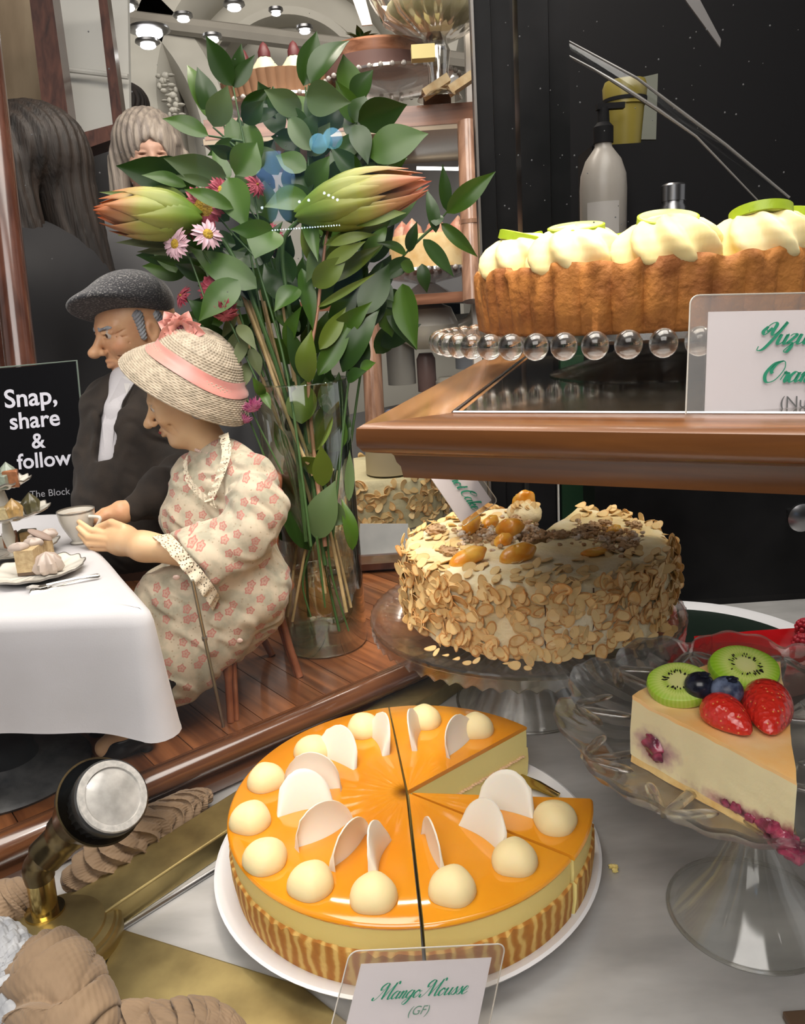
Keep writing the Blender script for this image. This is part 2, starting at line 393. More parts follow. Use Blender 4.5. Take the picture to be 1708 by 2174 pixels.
# glossy near post at the left edge
t = thing('mirror_frame_post', P(60,900,1.18), 'glossy red-brown timber post at left behind the black sign', 'post')
a0, a1 = P(-14,250,1.16), P(70,1000,1.16)
m = MB(); m.tube([a0+(a0-a1)*0.6, a0, a1, a1+(a1-a0)*0.35], 0.0215, 14); m.build('shaft', M_frame, t)
m = MB(); a0b, a1b = P(-58,250,1.20), P(20,1000,1.20); m.tube([a0b, a1b], 0.022, 14); m.build('shaft', M_frame, t)
m = MB(); a0b, a1b = P(-12,330,1.15), P(58,800,1.15); m.tube([a0b, a1b], 0.0016, 6); m.build('bead', M_steel2, t)[ 'label'] = 'thin pale beading line'
# dark back board behind the dolls
m = MB(); m.box((-0.75,1.20,0.035),(-0.13,1.23,0.19)); struct(m.build('wall_display', mat('back_board',(0.035,0.018,0.012),0.35,col2=(0.06,0.03,0.02),nscale=12), smooth=False))
m = MB(); m.box((-0.13,1.17,0.0),(0.14,1.24,0.045)); m.box((-0.13,1.16,0.045),(0.14,1.2,0.055)); struct(m.build('baseboard_back', M_frame, smooth=False))

# ---- right: black painted joinery
m = MB()
for i, (x0, x1, dy) in enumerate(((0.128,0.150,0.0),(0.152,0.176,0.012),(0.184,0.222,0.0),(0.224,0.250,0.008))):
    m.box((x0,1.12+dy,-0.3),(x1,1.16+dy,1.3))
struct(m.build('door_1', M_black, smooth=False))
m = MB(); m.box((0.1255,1.112,-0.02),(0.1285,1.12,1.2)); struct(m.build('trim_7', mat('pale_edge',(0.16,0.15,0.14),0.25,0.3), smooth=False))
m = MB(); m.box((0.2245,1.115,0.0),(0.2265,1.121,0.32)); struct(m.build('trim_8', M_white, smooth=False))
m = MB(); m.box((0.23,1.112,0.0),(0.262,1.125,0.5)); struct(m.build('trim_9', M_dgreen, smooth=False))
m = MB(); m.box((0.26,1.045,-0.02),(1.3,1.135,0.325)); struct(m.build('door_2', M_black, smooth=False))
m = MB(); m.box((0.27,1.75,-0.3),(2.2,1.80,2.2)); struct(m.build('wall_right', M_blackmat, smooth=False))
# cupboard rail and knob
m = MB(); m.box((0.262,1.040,0.312),(1.3,1.045,0.322)); struct(m.build('trim_10', M_black, smooth=False))
k = YP(1694,1095,1.019); m = MB()
ax = (Vector((1,0,0)), Vector((0,0,1)), Vector((0,-1,0)))
m.lathe([(0.004,-0.026),(0.005,-0.008),(0.014,0.0),(0.019,0.006),(0.019,0.011),(0.010,0.017)], k, 24, axes=ax)
tag(m.build('cupboard_knob', M_steel2), 'round chrome knob on the black cupboard door', 'knob')
# back ledge with bottles
m = MB(); m.box((0.20,1.18,0.455),(1.3,1.42,0.475)); tag(m.build('back_ledge', M_blackmat, smooth=False), 'black ledge behind the lime tart carrying bottles', 'shelf')
def pump_bottle():
    c = YP(1280, 505, 1.27); c.z = 0.475; t = thing('pump_bottle', c, 'pale plastic pump bottle with black dispenser head', 'bottle')
    Mb = mat('milky_plastic', (0.30,0.275,0.245), 0.35, col2=(0.24,0.22,0.195), nscale=6)
    m = MB(); m.lathe([(0.030,0),(0.034,0.006),(0.0345,0.105),(0.033,0.125),(0.026,0.145),(0.016,0.158),(0.0125,0.163),(0.0125,0.172)], c, 28); m.build('body', Mb, t)
    m = MB(); m.lathe([(0.0145,0.168),(0.0145,0.190),(0.009,0.196),(0.008,0.215)], c, 20)
    m.box((c.x-0.010,c.y-0.006,c.z+0.213),(c.x+0.030,c.y+0.006,c.z+0.221)); m.build('dispenser', M_blackmat, t)
    m = MB()
    rows = [[Vector((c.x+0.0352*math.cos(a), c.y+0.0352*math.sin(a), c.z+z)) for a in [rad(215+i*10) for i in range(9)]] for z in (0.02,0.085)]
    m.grid(rows); m.build('label_sticker', mat('pale_label',(0.36,0.34,0.32),0.5), t)
pump_bottle()
c = YP(1325, 262, 1.33); t = thing('yellow_tub', (c.x, c.y, 0.475+0.155), 'yellow-green lidded tub standing behind the pump bottle', 'tub')
My = mat('yellow_tub_plastic', (0.20,0.16,0.03), 0.35)
m = MB(); m.lathe([(0.024,-0.035),(0.027,0.0),(0.029,0.022),(0.0315,0.024),(0.0315,0.03)], (c.x,c.y,c.z), 24); m.build('body', My, t)
m = MB(); m.lathe([(0.033,0.029),(0.033,0.034)], (c.x,c.y,c.z), 24); m.build('band', M_blackmat, t)
m = MB(); m.lathe([(0.032,0.034),(0.033,0.05),(0.030,0.058)], (c.x,c.y,c.z), 24); m.build('lid', My, t)
m = MB(); m.box((c.x-0.06,c.y-0.04,0.475),(c.x+0.055,c.y+0.05,c.z-0.035)); tag(m.build('black_box', M_blackmat, smooth=False), 'black box under the yellow tub behind the bottle', 'box')
c = YP(1428, 430, 1.24); m = MB(); c.z = 0.475
t = thing('steel_flask', c, 'small polished steel flask beside the pump bottle', 'flask')
m.lathe([(0.018,0),(0.0185,0.07),(0.016,0.075),(0.016,0.079)], c, 24); m.build('body', M_steel2, t)
m = MB(); m.lathe([(0.0175,0.079),(0.0175,0.10),(0.014,0.103)], c, 24); m.build('lid', M_steel2, t)
tag(slab('folded_card', [(1350,470),(1448,432),(1456,446),(1462,475)], 1.2, 0.004, mat('card_grey',(0.32,0.29,0.26),0.6), smooth=False), 'grey folded card behind the lime tart near the flask', 'card')
tag(slab('leaning_card', [(1300,178),(1396,156),(1392,296),(1340,296)], 1.375, 0.004, mat('card_green',(0.085,0.09,0.07),0.6), smooth=False), 'grey-green card standing behind the yellow tub', 'card')
# added sheet and rods standing in for slanted reflection streaks
t = thing('reflection_streaks', P(1300,180,1.05), 'slanted reflection streaks built as a thin sheet with rods above the lime tart', 'reflection')
Mgp = glass('streak_film', (0.97,0.98,0.98), rough=0.12, film=(0.3,0.03,0.14))
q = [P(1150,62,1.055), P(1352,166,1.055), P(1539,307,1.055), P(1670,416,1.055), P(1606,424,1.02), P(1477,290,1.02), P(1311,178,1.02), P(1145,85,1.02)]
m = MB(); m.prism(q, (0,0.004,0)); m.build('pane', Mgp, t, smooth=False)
Mstreak = mat('streak_highlight', (0.13,0.125,0.12), 0.15, spec=0.9)  # reflection streaks put into the shape of two thin rods
m = MB(); m.tube([P(1140,52,1.055), P(1191,79,1.055), P(1352,166,1.055), P(1456,245,1.055), P(1539,307,1.055), P(1675,420,1.055)], [0.0006,0.0012,0.0018,0.0024,0.0022,0.0018], 8); m.build('edge', Mstreak, t)
m = MB(); m.tube([P(1133,79,1.02), P(1257,145,1.02), P(1311,178,1.02), P(1394,232,1.02), P(1477,290,1.02), P(1610,428,1.02)], [0.0006,0.0014,0.0026,0.0026,0.0018,0.001], 8); m.build('edge', Mstreak, t)
tag(slab('paper_tag', [(1440,-20),(1475,-20),(1530,84),(1528,100)], 0.95, 0.002, mat('tag_grey',(0.07,0.065,0.065),0.5), smooth=False), 'grey strip of card hanging at the top of the dark window', 'card')

# ================================================================ stage for the dolls
A_ = Vector((-0.337,0.557,0)); B_ = Vector((0.003,0.826,0)); E_ = (B_-A_).normalized(); Nn = Vector((-E_.y, E_.x, 0))  # Nn points to the back-left
STZ = 0.04
M_plank = None
def plank_mat():
    m = wood('stage_plank', WD['dark'], WD['light'], rad(38.3-90), 0.9, 0.30, 0.35); nt = m.node_tree; N = nt.nodes; L = nt.links
    b = N['Principled BSDF']; src = b.inputs['Base Color'].links[0].from_socket
    g = N.new('ShaderNodeNewGeometry'); mr = N.new('ShaderNodeMapRange'); mr.inputs['To Min'].default_value = 0.55; mr.inputs['To Max'].default_value = 1.35
    L.new(g.outputs['Random Per Island'], mr.inputs['Value'])
    h = N.new('ShaderNodeHueSaturation'); L.new(mr.outputs[0], h.inputs['Value']); L.new(src, h.inputs['Color']); L.new(h.outputs[0], b.inputs['Base Color']); return m
t = thing('doll_stage', A_+E_*0.1, 'brown wooden plank platform with moulded edge under the two dolls', 'stage')
m = MB(); rr = random.Random(5); s = -0.35
while s < 0.62:
    wv = 0.034+rr.random()*0.010
    o = A_ + E_*s; m.prism([o+Nn*0.02+Vector((0,0,STZ-0.010)), o+E_*(wv-0.0009)+Nn*0.02+Vector((0,0,STZ-0.010)), o+E_*(wv-0.0009)+Nn*0.75+Vector((0,0,STZ-0.010)), o+Nn*0.75+Vector((0,0,STZ-0.010))], (0,0,0.010))
    s += wv
pm = plank_mat(); pl = m.build('planks', pm, t, smooth=False)
prof = [(0.0,0.0),(-0.004,0.004),(-0.004,0.014),(0.002,0.017),(0.001,0.022),(-0.006,0.026),(-0.010,0.033),(-0.008,0.041),(0.0,0.047),(0.008,0.047),(0.012,0.043),(0.021,0.041),(0.021,0.0)]
m = MB(); rows = []
for s in (-0.4, 0.0, 0.25, 0.435, 0.62): rows.append([A_+E_*s+Nn*pr[0]+Vector((0,0,pr[1])) for pr in prof])
m.grid(rows); M_mold = wood('stage_moulding', (0.060,0.020,0.009), (0.20,0.078,0.032), rad(38.3), 1.0, 0.18, 0.7)
m.build('moulding', M_mold, t, ang=50)

# ================================================================ brass strips and lamp plate
M_brass = mat('aged_brass', (0.44,0.35,0.15), 0.40, 0.9, col2=(0.20,0.15,0.065), nscale=26, ndetail=9, thr=(0.40,0.80), bump=0.12, bscale=90)
M_brassb = mat('bright_brass', (0.62,0.47,0.18), 0.18, 1.0, col2=(0.30,0.22,0.08), nscale=20, thr=(0.4,0.8))
def rbar(name, pts, th, z0, label, cat):
    b = MB(); b.prism([(p[0],p[1],z0) for p in pts], (0,0,th)); o = b.build(name, M_brass, smooth=False)
    bv = o.modifiers.new('bevel', 'BEVEL'); bv.width = 0.0016; bv.segments = 3; return tag(o, label, cat)
d1 = Vector((0.647,0.762,0)); p1 = Vector((-0.232,0.504,0)); n1 = Vector((-0.762,0.647,0))
rbar('brass_rail', [p1-d1*0.04, p1+d1*0.50, p1+d1*0.50+n1*0.040, p1-d1*0.04+n1*0.040], 0.020, 0.0, 'tarnished brass rail running back beside the mango cake', 'rail')
rbar('brass_strip', [Z(255,1969,0.006), Z(200,2098,0.006), Z(560,2260,0.006), Z(780,2200,0.006), Z(640,2090,0.006)], 0.006, 0.0, 'flat tarnished brass strip crossing the bottom left corner', 'strip')
m = MB(); a = Z(250,1975,0.002); b2 = Z(470,1838,0.002)
m.tube([a, b2, b2+(b2-a)*1.2], 0.0022, 8); tag(m.build('steel_beading', M_steel2), 'thin steel bead line along the foot of the brass rail', 'beading')
# ================================================================ MANGO MOUSSE CAKE
Mx_plate = mat('white_porcelain', (0.80,0.80,0.82), 0.12, coat=0.4)
def porcelain_plate(name, c, r, label, z=0.0):
    m = MB(); m.lathe([(r*0.55,0),(r*0.60,0.0),(r*0.62,0.003),(r*0.82,0.006),(r*0.99,0.016),(r*1.0,0.0185),(r*0.985,0.0195),(r*0.86,0.0125),(r*0.80,0.009),(r*0.0001,0.009)], (c[0],c[1],z), 96)
    return tag(m.build(name, Mx_plate), label, 'plate')
MC = Vector((-0.011, 0.555, 0.0))
porcelain_plate('cake_plate', (-0.014,0.556), 0.1525, 'round white porcelain plate under the mango cake')
M_glaze = mat('mango_glaze', (0.74,0.24,0.008), 0.10, coat=0.7, col2=(0.82,0.36,0.02), nscale=10, thr=(0.3,0.8), sss=0.25, sssr=(0.006,), bump=0.10, bscale=42, bdist=0.002)
M_mousse = mat('mango_mousse', (0.88,0.67,0.22), 0.55, sss=0.2, sssr=(0.008,), bump=0.25, bscale=260, bdist=0.0006)
M_mousse2 = mat('mousse_inside', (0.92,0.76,0.30), 0.6, sss=0.2, sssr=(0.008,), bump=0.15, bscale=200)
M_seam = mat('sponge_line', (0.75,0.50,0.30), 0.8, bump=0.5, bscale=400)
def striped(name):
    m = mat(name, (0.5,0.3,0.1), 0.75, bump=0.6, bscale=240, bdist=0.0012); nt = m.node_tree; N = nt.nodes; L = nt.links
    b = N['Principled BSDF']; tc = N.new('ShaderNodeTexCoord'); sx = N.new('ShaderNodeSeparateXYZ'); L.new(tc.outputs['Object'], sx.inputs[0])
    at = N.new('ShaderNodeMath'); at.operation = 'ARCTAN2'; L.new(sx.outputs['Y'], at.inputs[0]); L.new(sx.outputs['X'], at.inputs[1])
    mu = N.new('ShaderNodeMath'); mu.operation = 'MULTIPLY'; mu.inputs[1].default_value = 92.0; L.new(at.outputs[0], mu.inputs[0])
    nz = N.new('ShaderNodeTexNoise'); nz.inputs['Scale'].default_value = 60; L.new(tc.outputs['Object'], nz.inputs['Vector'])
    ad = N.new('ShaderNodeMath'); ad.operation = 'MULTIPLY_ADD'; ad.inputs[1].default_value = 8.0; L.new(nz.outputs[0], ad.inputs[0]); L.new(mu.outputs[0], ad.inputs[2])
    sn = N.new('ShaderNodeMath'); sn.operation = 'SINE'; L.new(ad.outputs[0], sn.inputs[0])
    r = N.new('ShaderNodeValToRGB'); r.color_ramp.elements[0].position = 0.0; r.color_ramp.elements[0].color = (0.44,0.165,0.022,1)
    r.color_ramp.elements[1].position = 0.92; r.color_ramp.elements[1].color = (0.72,0.46,0.13,1)
    e = r.color_ramp.elements.new(0.45); e.color = (0.50,0.22,0.035,1)
    mr = N.new('ShaderNodeMapRange'); mr.inputs['From Min'].default_value = -1; L.new(sn.outputs[0], mr.inputs['Value'])
    L.new(mr.outputs[0], r.inputs[0]); L.new(r.outputs[0], b.inputs['Base Color']); return m
M_stripe = striped('striped_sponge')
mt = thing('mango_mousse_cake', (MC.x, MC.y, 0.009), 'round mango cake with orange glaze, cream domes and white chocolate curls', 'cake')
RR = 0.1395; ZT = 0.0655
# chunks between visible cuts: (a0,a1,radial shift,dz)
chunks = [(38.5, 95.8, 0.000, 0.0), (96.15, 272.1, 0.000, 0.0), (272.55, 321.4, 0.0018, 0.0), (321.9, 350.5, 0.0030, -0.0003)]
def chunk_pts(a0, a1, sh, r):
    n = max(3, int((a1-a0)/2)); am = rad((a0+a1)/2); ap = MC + Vector((math.cos(am)*sh, math.sin(am)*sh, 0))
    g = 0.0003/r
    return ap, [ap + Vector((math.cos(rad(a0)+g+(rad(a1-a0)-2*g)*i/n)*r, math.sin(rad(a0)+g+(rad(a1-a0)-2*g)*i/n)*r, 0)) for i in range(n+1)]
bands = [('sponge_base', 0.0112, 0.0440, M_stripe, 0.0), ('mousse_layer', 0.0440, 0.0615, M_mousse, -0.0004), ('glaze', 0.0615, ZT, M_glaze, 0.0)]
for nm, z0, z1, mm, dr in bands:
    b = MB()
    for (a0, a1, sh, dz) in chunks:
        ap, _ = chunk_pts(a0, a1, sh, RR); rings = []
        am = rad((a0+a1)/2); apx = ap + Vector((math.cos(am), math.sin(am), 0))*0.0012
        if nm == 'glaze': prof = [(RR, z0), (RR+0.0006, z0+0.0015), (RR-0.0002, z1-0.0011), (RR-0.0018, z1)]
        elif nm == 'mousse_layer': prof = [(RR-0.0008, z0), (RR-0.0004, (z0+z1)/2), (RR-0.0008, z1)]
        else: prof = [(RR-0.003, z0), (RR-0.0005, z0+0.004), (RR+0.0014, z0+0.02), (RR+0.0012, z1-0.001), (RR-0.0012, z1+0.0008)]
        for k, (r, z) in enumerate(prof):
            _, pts = chunk_pts(a0, a1, sh, r)
            if nm == 'sponge_base' and k in (2, 3): pts = [p + (p-ap).normalized()*0.0006*math.sin(92*math.atan2(p.y-MC.y, p.x-MC.x)) + Vector((0,0,0.0014*math.sin(i*2.7)+0.0012*math.sin(i*1.13))) if k == 3 else p for i, p in enumerate(pts)]
            rings.append([Vector((p.x, p.y, z+dz+(0 if not (nm=='sponge_base' and k==3) else p.z))) for p in pts])
        b.grid(rings)
        # cut faces and top/bottom fans
        top, bot = rings[-1], rings[0]; at_ = Vector((apx.x, apx.y, z1+dz)); ab = Vector((apx.x, apx.y, z0+dz))
        if nm == 'glaze':
            rows = [[lerp(at_, p, t) + Vector((0,0,(-0.0003*(1-t)**3*abs(math.sin(14*math.atan2(p.y-ap.y,p.x-ap.x))) if 0 < t < 1 else 0))) for p in top] for t in (0.0,0.12,0.25,0.4,0.6,0.8,1.0)]
            b.grid(rows)
        else: b.add([at_]+top, [(0,i+1,i+2) for i in range(len(top)-1)])
        b.add([ab]+bot, [(0,i+2,i+1) for i in range(len(bot)-1)])
        for e in (0, -1):
            b.add([ab]+[r[e] for r in rings]+[at_], [tuple(range(len(rings)+2))], 1 if nm != 'glaze' else 0)
    b.build(nm, [mm, M_mousse2] if nm != 'glaze' else mm, mt, ang=40)
# thin sponge seam seen on the cut face of the gap
b = MB(); am = rad(38.5); dv = Vector((math.cos(am), math.sin(am), 0)); nn = Vector((math.sin(am), -math.cos(am), 0))
for k in range(40):
    p = MC + dv*(0.012+0.0031*k) + nn*0.0004; b.ell((p.x, p.y, 0.0375+0.0004*math.sin(k*1.7)), (0.0022,0.0022,0.0009), 6, 4)
b.build('sponge_seam', M_seam, mt)
M_cream = mat('butter_cream', (0.90,0.74,0.40), 0.55, sss=0.3, sssr=(0.006,), bump=0.18, bscale=220, bdist=0.0008)
M_choc = mat('white_chocolate', (0.88,0.80,0.68), 0.38, sss=0.3, sssr=(0.004,))
ang12 = [112.5,81.2,54.0,142.0,167.5,192.3,214.5,235.0,257.0,282.3,307.0,334.5]
px12 = [(772,1533),(900,1515),(1010,1533),(663,1582),(565,1643),(532,1728),(563,1810),(660,1862),(793,1888),(960,1873),(1092,1812),(1178,1728)]
rr = random.Random(3)
for i, (px, py) in enumerate(px12):
    c = Z(px, py+14, ZT+0.002); a = math.atan2(c.y-MC.y, c.x-MC.x); rd = (0.0148, 0.0148, 0.0138); sd = rr.random()*6
    b = MB(); b.ell((c.x, c.y, ZT+0.0012), (0.0158,0.0158,0.0150), 28, 18, fr=lambda th, ph: (1+0.035*math.sin(3*th+sd)*math.sin(ph)+0.02*math.sin(5*th+sd*2)*math.sin(ph)**2)*(1.0 if ph > math.pi*0.45 else 0.97))
    b.v = [(x, y, max(z, ZT-0.001)) for x, y, z in b.v]
    b.build('cream_dollop', M_cream, mt)
    # curl standing radially inside each dollop
    u = Vector((math.cos(a), math.sin(a), 0)); v = Vector((-u.y, u.x, 0))
    if i in (4,5,6): v = v
    r0, r1 = 0.052+0.006*rr.random(), 0.103; H = 0.026+0.004*rr.random(); lean = rr.uniform(-0.2,0.2)+0.55*abs(u.x)*(-1 if v.y > 0 else 1)*-1; cv = rr.uniform(0.002,0.005)*rr.choice((-1,1))
    rows = []; nU, nV = 18, 10
    for side in (0, 1):
        for jj in range(nV+1):
            t = jj/nV if side == 0 else 1-jj/nV; row = []
            for ii in range(nU+1):
                s = ii/nU; prof_h = math.sqrt(max(0, 1-(2*s-1)**2))**0.9
                tear = 0.12*abs(math.sin(s*23+i))*(1 if s > 0.6 else 0)
                zz = -0.002 + (H*prof_h)*t
                off = cv*math.sin(math.pi*s) + lean*zz + cv*1.5*(t*t) + (0.0006 if side else -0.0006)
                p = MC + u*(r0+(r1-r0)*(s - tear*t*0.25)) + v*off; row.append(Vector((p.x, p.y, ZT+zz)))
            rows.append(row)
    b = MB(); b.grid(rows, closeu=True); b.build('chocolate_curl', M_choc, mt, ang=60)
# cake server peeping out of the gap
t = thing('cake_server', Z(1150,1660,0.02), 'gold-handled cake server lying in the gap of the mango cake', 'server')
q0, q1 = Z(1100,1655,0.016), Z(1185,1690,0.022)
b = MB(); b.tube([q0, lerp(q0,q1,0.5)+Vector((0,0,0.002)), q1], [0.006,0.0045,0.003], 10, flat=0.35); b.build('blade', M_brassb, t)
for k in range(3):
    c = Z([600,1300,1295][k], [2115,1845,1855][k], 0.001) if k else Z(1297,1842,0.001)
    b = MB(); b.ell((c.x+0.002*k, c.y+0.001*k, 0.0022), (0.0026,0.002,0.0018), 8, 6, fr=lambda th, ph: 1+0.3*math.sin(4*th+ph*3))
    tag(b.build('cake_crumb', M_mousse), 'tiny yellow cake crumb on the steel counter', 'crumb', 'yellow crumbs on the counter')

# ================================================================ glass stands
M_crystal = glass('pressed_crystal', (1.0,1.0,0.995), clear=0.55, rough=0.015, ior=1.42, sheen=0.22)
M_crystal2 = glass('pressed_crystal_thick', (1.0,0.998,0.985), clear=0.50, rough=0.02, ior=1.45, sheen=0.30)
# ---- ribbed stand under the almond cake
SC = Vector((0.125, 0.812, 0.0)); t = thing('glass_cake_stand', SC, 'ribbed clear glass cake stand under the almond covered cake', 'cake stand')
b = MB(); nseg = 192
def ribs(a, r, z, k): return (r, z)
b.lathe([(0.0001,0.103),(0.060,0.1025),(0.13,0.104),(0.158,0.1085),(0.166,0.1115),(0.1675,0.110),(0.1672,0.1065),(0.158,0.1035),(0.13,0.0985),(0.03,0.0965),(0.0001,0.0965)], SC, nseg,
        fr=lambda a, r, z, k: (r*(1+(0.004 if k in (4,5,6,7) else 0)*math.cos(64*a)), z+(0.0009*math.cos(96*a) if k in (1,2,3) and r > 0.05 else 0)), caps=False)
b.build('plate', M_crystal, t)
b = MB(); b.lathe([(0.1655,0.1065),(0.1672,0.1065),(0.1668,0.099),(0.1648,0.099)], SC, 320, fr=lambda a, r, z, k: (r, z-(0.0055*abs(((a*64/(2*math.pi))%1)-0.5)*2 if k in (2,3) else 0)), caps=False)
rows = b.v; b.f += [(3*320+i, 3*320+(i+1)%320, (i+1)%320, i) for i in range(320)]; b.m += [0]*320
b.build('fringe', M_crystal, t, ang=25)
b = MB(); b.lathe([(0.0001,0.097),(0.024,0.097),(0.023,0.090),(0.020,0.086),(0.021,0.082),(0.034,0.062),(0.056,0.028),(0.074,0.006),(0.078,0.001),(0.078,0.0),(0.070,0.0),(0.052,0.023),(0.030,0.056),(0.014,0.078),(0.0001,0.082)], SC, 144,
        fr=lambda a, r, z, k: (r*(1+(0.035 if 4 <= k <= 8 else 0)*(abs(math.sin(8*a))-0.5)), z), caps=False)
M_cfoot = glass('clear_foot_glass', (0.98,0.985,0.975), rough=0.10, film=(0.22,0.035,0.5)); b.build('foot', M_cfoot, t)
b = MB(); b.tube([SC+Vector((0.0775*math.cos(i*0.1309),0.0775*math.sin(i*0.1309),0.0018)) for i in range(49)], 0.0016, 8); b.build('foot_rim', M_crystal, t)
# ---- almond cake
CC = Vector((0.138, 0.812, 0.1125)); CR = 0.139; CT = 0.187
ct = thing('almond_carrot_cake', CC, 'tall cream cake covered with flaked almonds, apricots and walnuts on glass stand', 'cake')
M_frost = mat('cream_frosting', (0.82,0.66,0.34), 0.6, col2=(0.90,0.82,0.60), nscale=22, sss=0.15, sssr=(0.005,), bump=0.8, bscale=110, bdist=0.003)
M_crumb = mat('carrot_sponge', (0.55,0.38,0.17), 0.85, col2=(0.78,0.64,0.36), nscale=90, bump=0.8, bscale=260, bdist=0.002)
def cake_pt(a, r, z, amp=0.0022):
    k = 1+amp/CR*(math.sin(7*a+z*70)+0.7*math.sin(17*a-z*120)+0.5*math.sin(31*a+z*210))
    return Vector((CC.x+r*k*math.cos(a), CC.y+r*k*math.sin(a), z))
a_s, a_e = rad(81), rad(81+360-24); N_ = 180
prof = [(0.137,0.1125),(0.140,0.118),(0.139,0.13),(0.1395,0.145),(0.139,0.16),(0.139,0.172),(0.138,0.180),(0.134,0.185),(0.127,0.187),(0.11,0.1865),(0.085,0.1865),(0.055,0.187),(0.02,0.1875)]
b = MB(); rows = []
for k, (r, z) in enumerate(prof):
    rows.append([cake_pt(a_s+(a_e-a_s)*i/N_, r, z + (0.0010*math.sin(9*(a_s+(a_e-a_s)*i/N_)+r*90) if k > 6 else 0)) for i in range(N_+1)])
b.grid(rows)
for e in (0, -1):
    pr = [r[e] for r in rows]; apx = Vector((CC.x+0.004, CC.y+0.004, 0)); b.add(pr+[Vector((apx.x,apx.y,0.1875)), Vector((apx.x,apx.y,0.1125))], [tuple(range(len(pr)+2))], 1)
b.build('frosted_cake', [M_frost, M_crumb], ct, ang=60)
# slice seams down the front
M_dark = mat('cut_shadow_gap', (0.10,0.05,0.03), 0.9)
for a in (rad(-96.5), rad(-78.5)):
    b = MB(); pts = [cake_pt(a+0.004*math.sin(i*1.9), 0.1400, 0.118+0.0056*i) for i in range(12)]
    b.tube(pts, [0.0003+0.0004*abs(math.sin(i*1.3)) for i in range(12)], 6); b.build('slice_cut', M_dark, ct)
# almond flakes
M_fl = [mat('almond_pale', (0.84,0.60,0.28), 0.5, sss=0.15, sssr=(0.003,)), mat('almond_toasted', (0.76,0.46,0.17), 0.5, col2=(0.84,0.60,0.30), nscale=160), mat('almond_brown_edge', (0.62,0.31,0.10), 0.55)]
def flake_geo(rng, L=0.0088, W=0.0058):
    """thin curved almond slice with darker rim: outline ring + inner ring, both sides"""
    n = 14; L *= rng.uniform(0.8,1.15); W *= rng.uniform(0.8,1.1); cv = rng.uniform(-0.0015,0.0020); vs = []; fs = []; ms = []
    def pt(t, s, dz): 
        x = L*s*math.cos(t)*(1+0.12*math.cos(t)); y = W*s*math.sin(t); return (x, y, dz + cv*((x/L)**2) )
    for dz in (0.00035, -0.00035):
        for s in (1.0, 0.80): vs += [pt(2*math.pi*i/n, s, dz) for i in range(n)]
    for i in range(n):
        j = (i+1)%n
        fs += [(i, j, n+j, n+i), (3*n+i, 3*n+j, 2*n+j, 2*n+i), (2*n+i, 2*n+j, j, i)]; ms += [1,1,1]
    fs += [tuple(n+i for i in range(n)), tuple(3*n+i for i in range(n-1,-1,-1))]; ms += [0,0]
    return vs, fs, ms
def flake_frames(rng, N, zlo=0.115, zhi=0.186, aface=None):
    out = []
    for _ in range(N):
        a = rng.uniform(a_s, a_e) if aface is None else rng.uniform(*aface); z = rng.uniform(zlo, zhi)
        nrm = Vector((math.cos(a), math.sin(a), 0)); tg = Vector((-nrm.y, nrm.x, 0)); up = Vector((0,0,1))
        tilt = rng.gauss(0, 0.38); tilt2 = rng.gauss(0, 0.30); spin = rng.uniform(0, math.pi)
        n2 = (nrm + tg*tilt + up*tilt2).normalized(); x = (tg*math.cos(spin)+up*math.sin(spin)); x = (x-n2*x.dot(n2)).normalized(); y = n2.cross(x)
        c = cake_pt(a, 0.1400+rng.uniform(0.0002,0.0016)+0.003*abs(tilt), z)
        out.append((c, Matrix((x, y, n2)).transposed()))
    return out
rng = random.Random(21); protos = []
for k in range(8):
    vs, fs, ms = flake_geo(rng); me = bpy.data.meshes.new('almond_flake'); me.from_pydata(vs, [], fs)
    pair = [(M_fl[0],M_fl[1]),(M_fl[0],M_fl[2]),(M_fl[1],M_fl[2]),(M_fl[0],M_fl[1])][k%4]
    me.materials.append(pair[0]); me.materials.append(pair[1]); me.polygons.foreach_set('material_index', ms); me.shade_smooth(); me.set_sharp_from_angle(angle=rad(50)); protos.append(me)
for i, (c, M) in enumerate(flake_frames(rng, 100, aface=(rad(-150), rad(-30)))):
    o = bpy.data.objects.new('almond_flake', protos[i%8]); COL.objects.link(o); o.parent = ct
    o.matrix_local = Matrix.Translation(c-CC) @ M.to_4x4()
b = MB(); geos = [flake_geo(rng) for _ in range(10)]
def put(b, c, M, g, mp, s=1.0):
    vs, fs, ms = g; n = len(b.v); b.v += [tuple(c + M @ (Vector(p)*s)) for p in vs]; b.f += [tuple(i+n for i in f) for f in fs]; b.m += [mp[q] for q in ms]
for i, (c, M) in enumerate(flake_frames(rng, 860)):
    put(b, c, M, geos[i%10], [(0,1),(0,2),(1,2),(0,1),(0,1)][i%5], rng.uniform(0.75,1.0))
for i in range(170):     # top rim and inner top, lying flatter
    a = rng.uniform(a_s, a_e); r = rng.uniform(0.075,0.139) if i%3 else rng.uniform(0.128,0.142)
    n2 = Vector((rng.gauss(0,0.35), rng.gauss(0,0.35), 1)).normalized(); x = n2.orthogonal().normalized(); y = n2.cross(x)
    put(b, Vector((CC.x+r*math.cos(a), CC.y+r*math.sin(a), CT+0.0012)), Matrix((x,y,n2)).transposed(), geos[i%10], (0,1), rng.uniform(0.6,1.0))
o = b.build('almond_flakes', M_fl, ct, ang=50); o['kind'] = 'stuff'
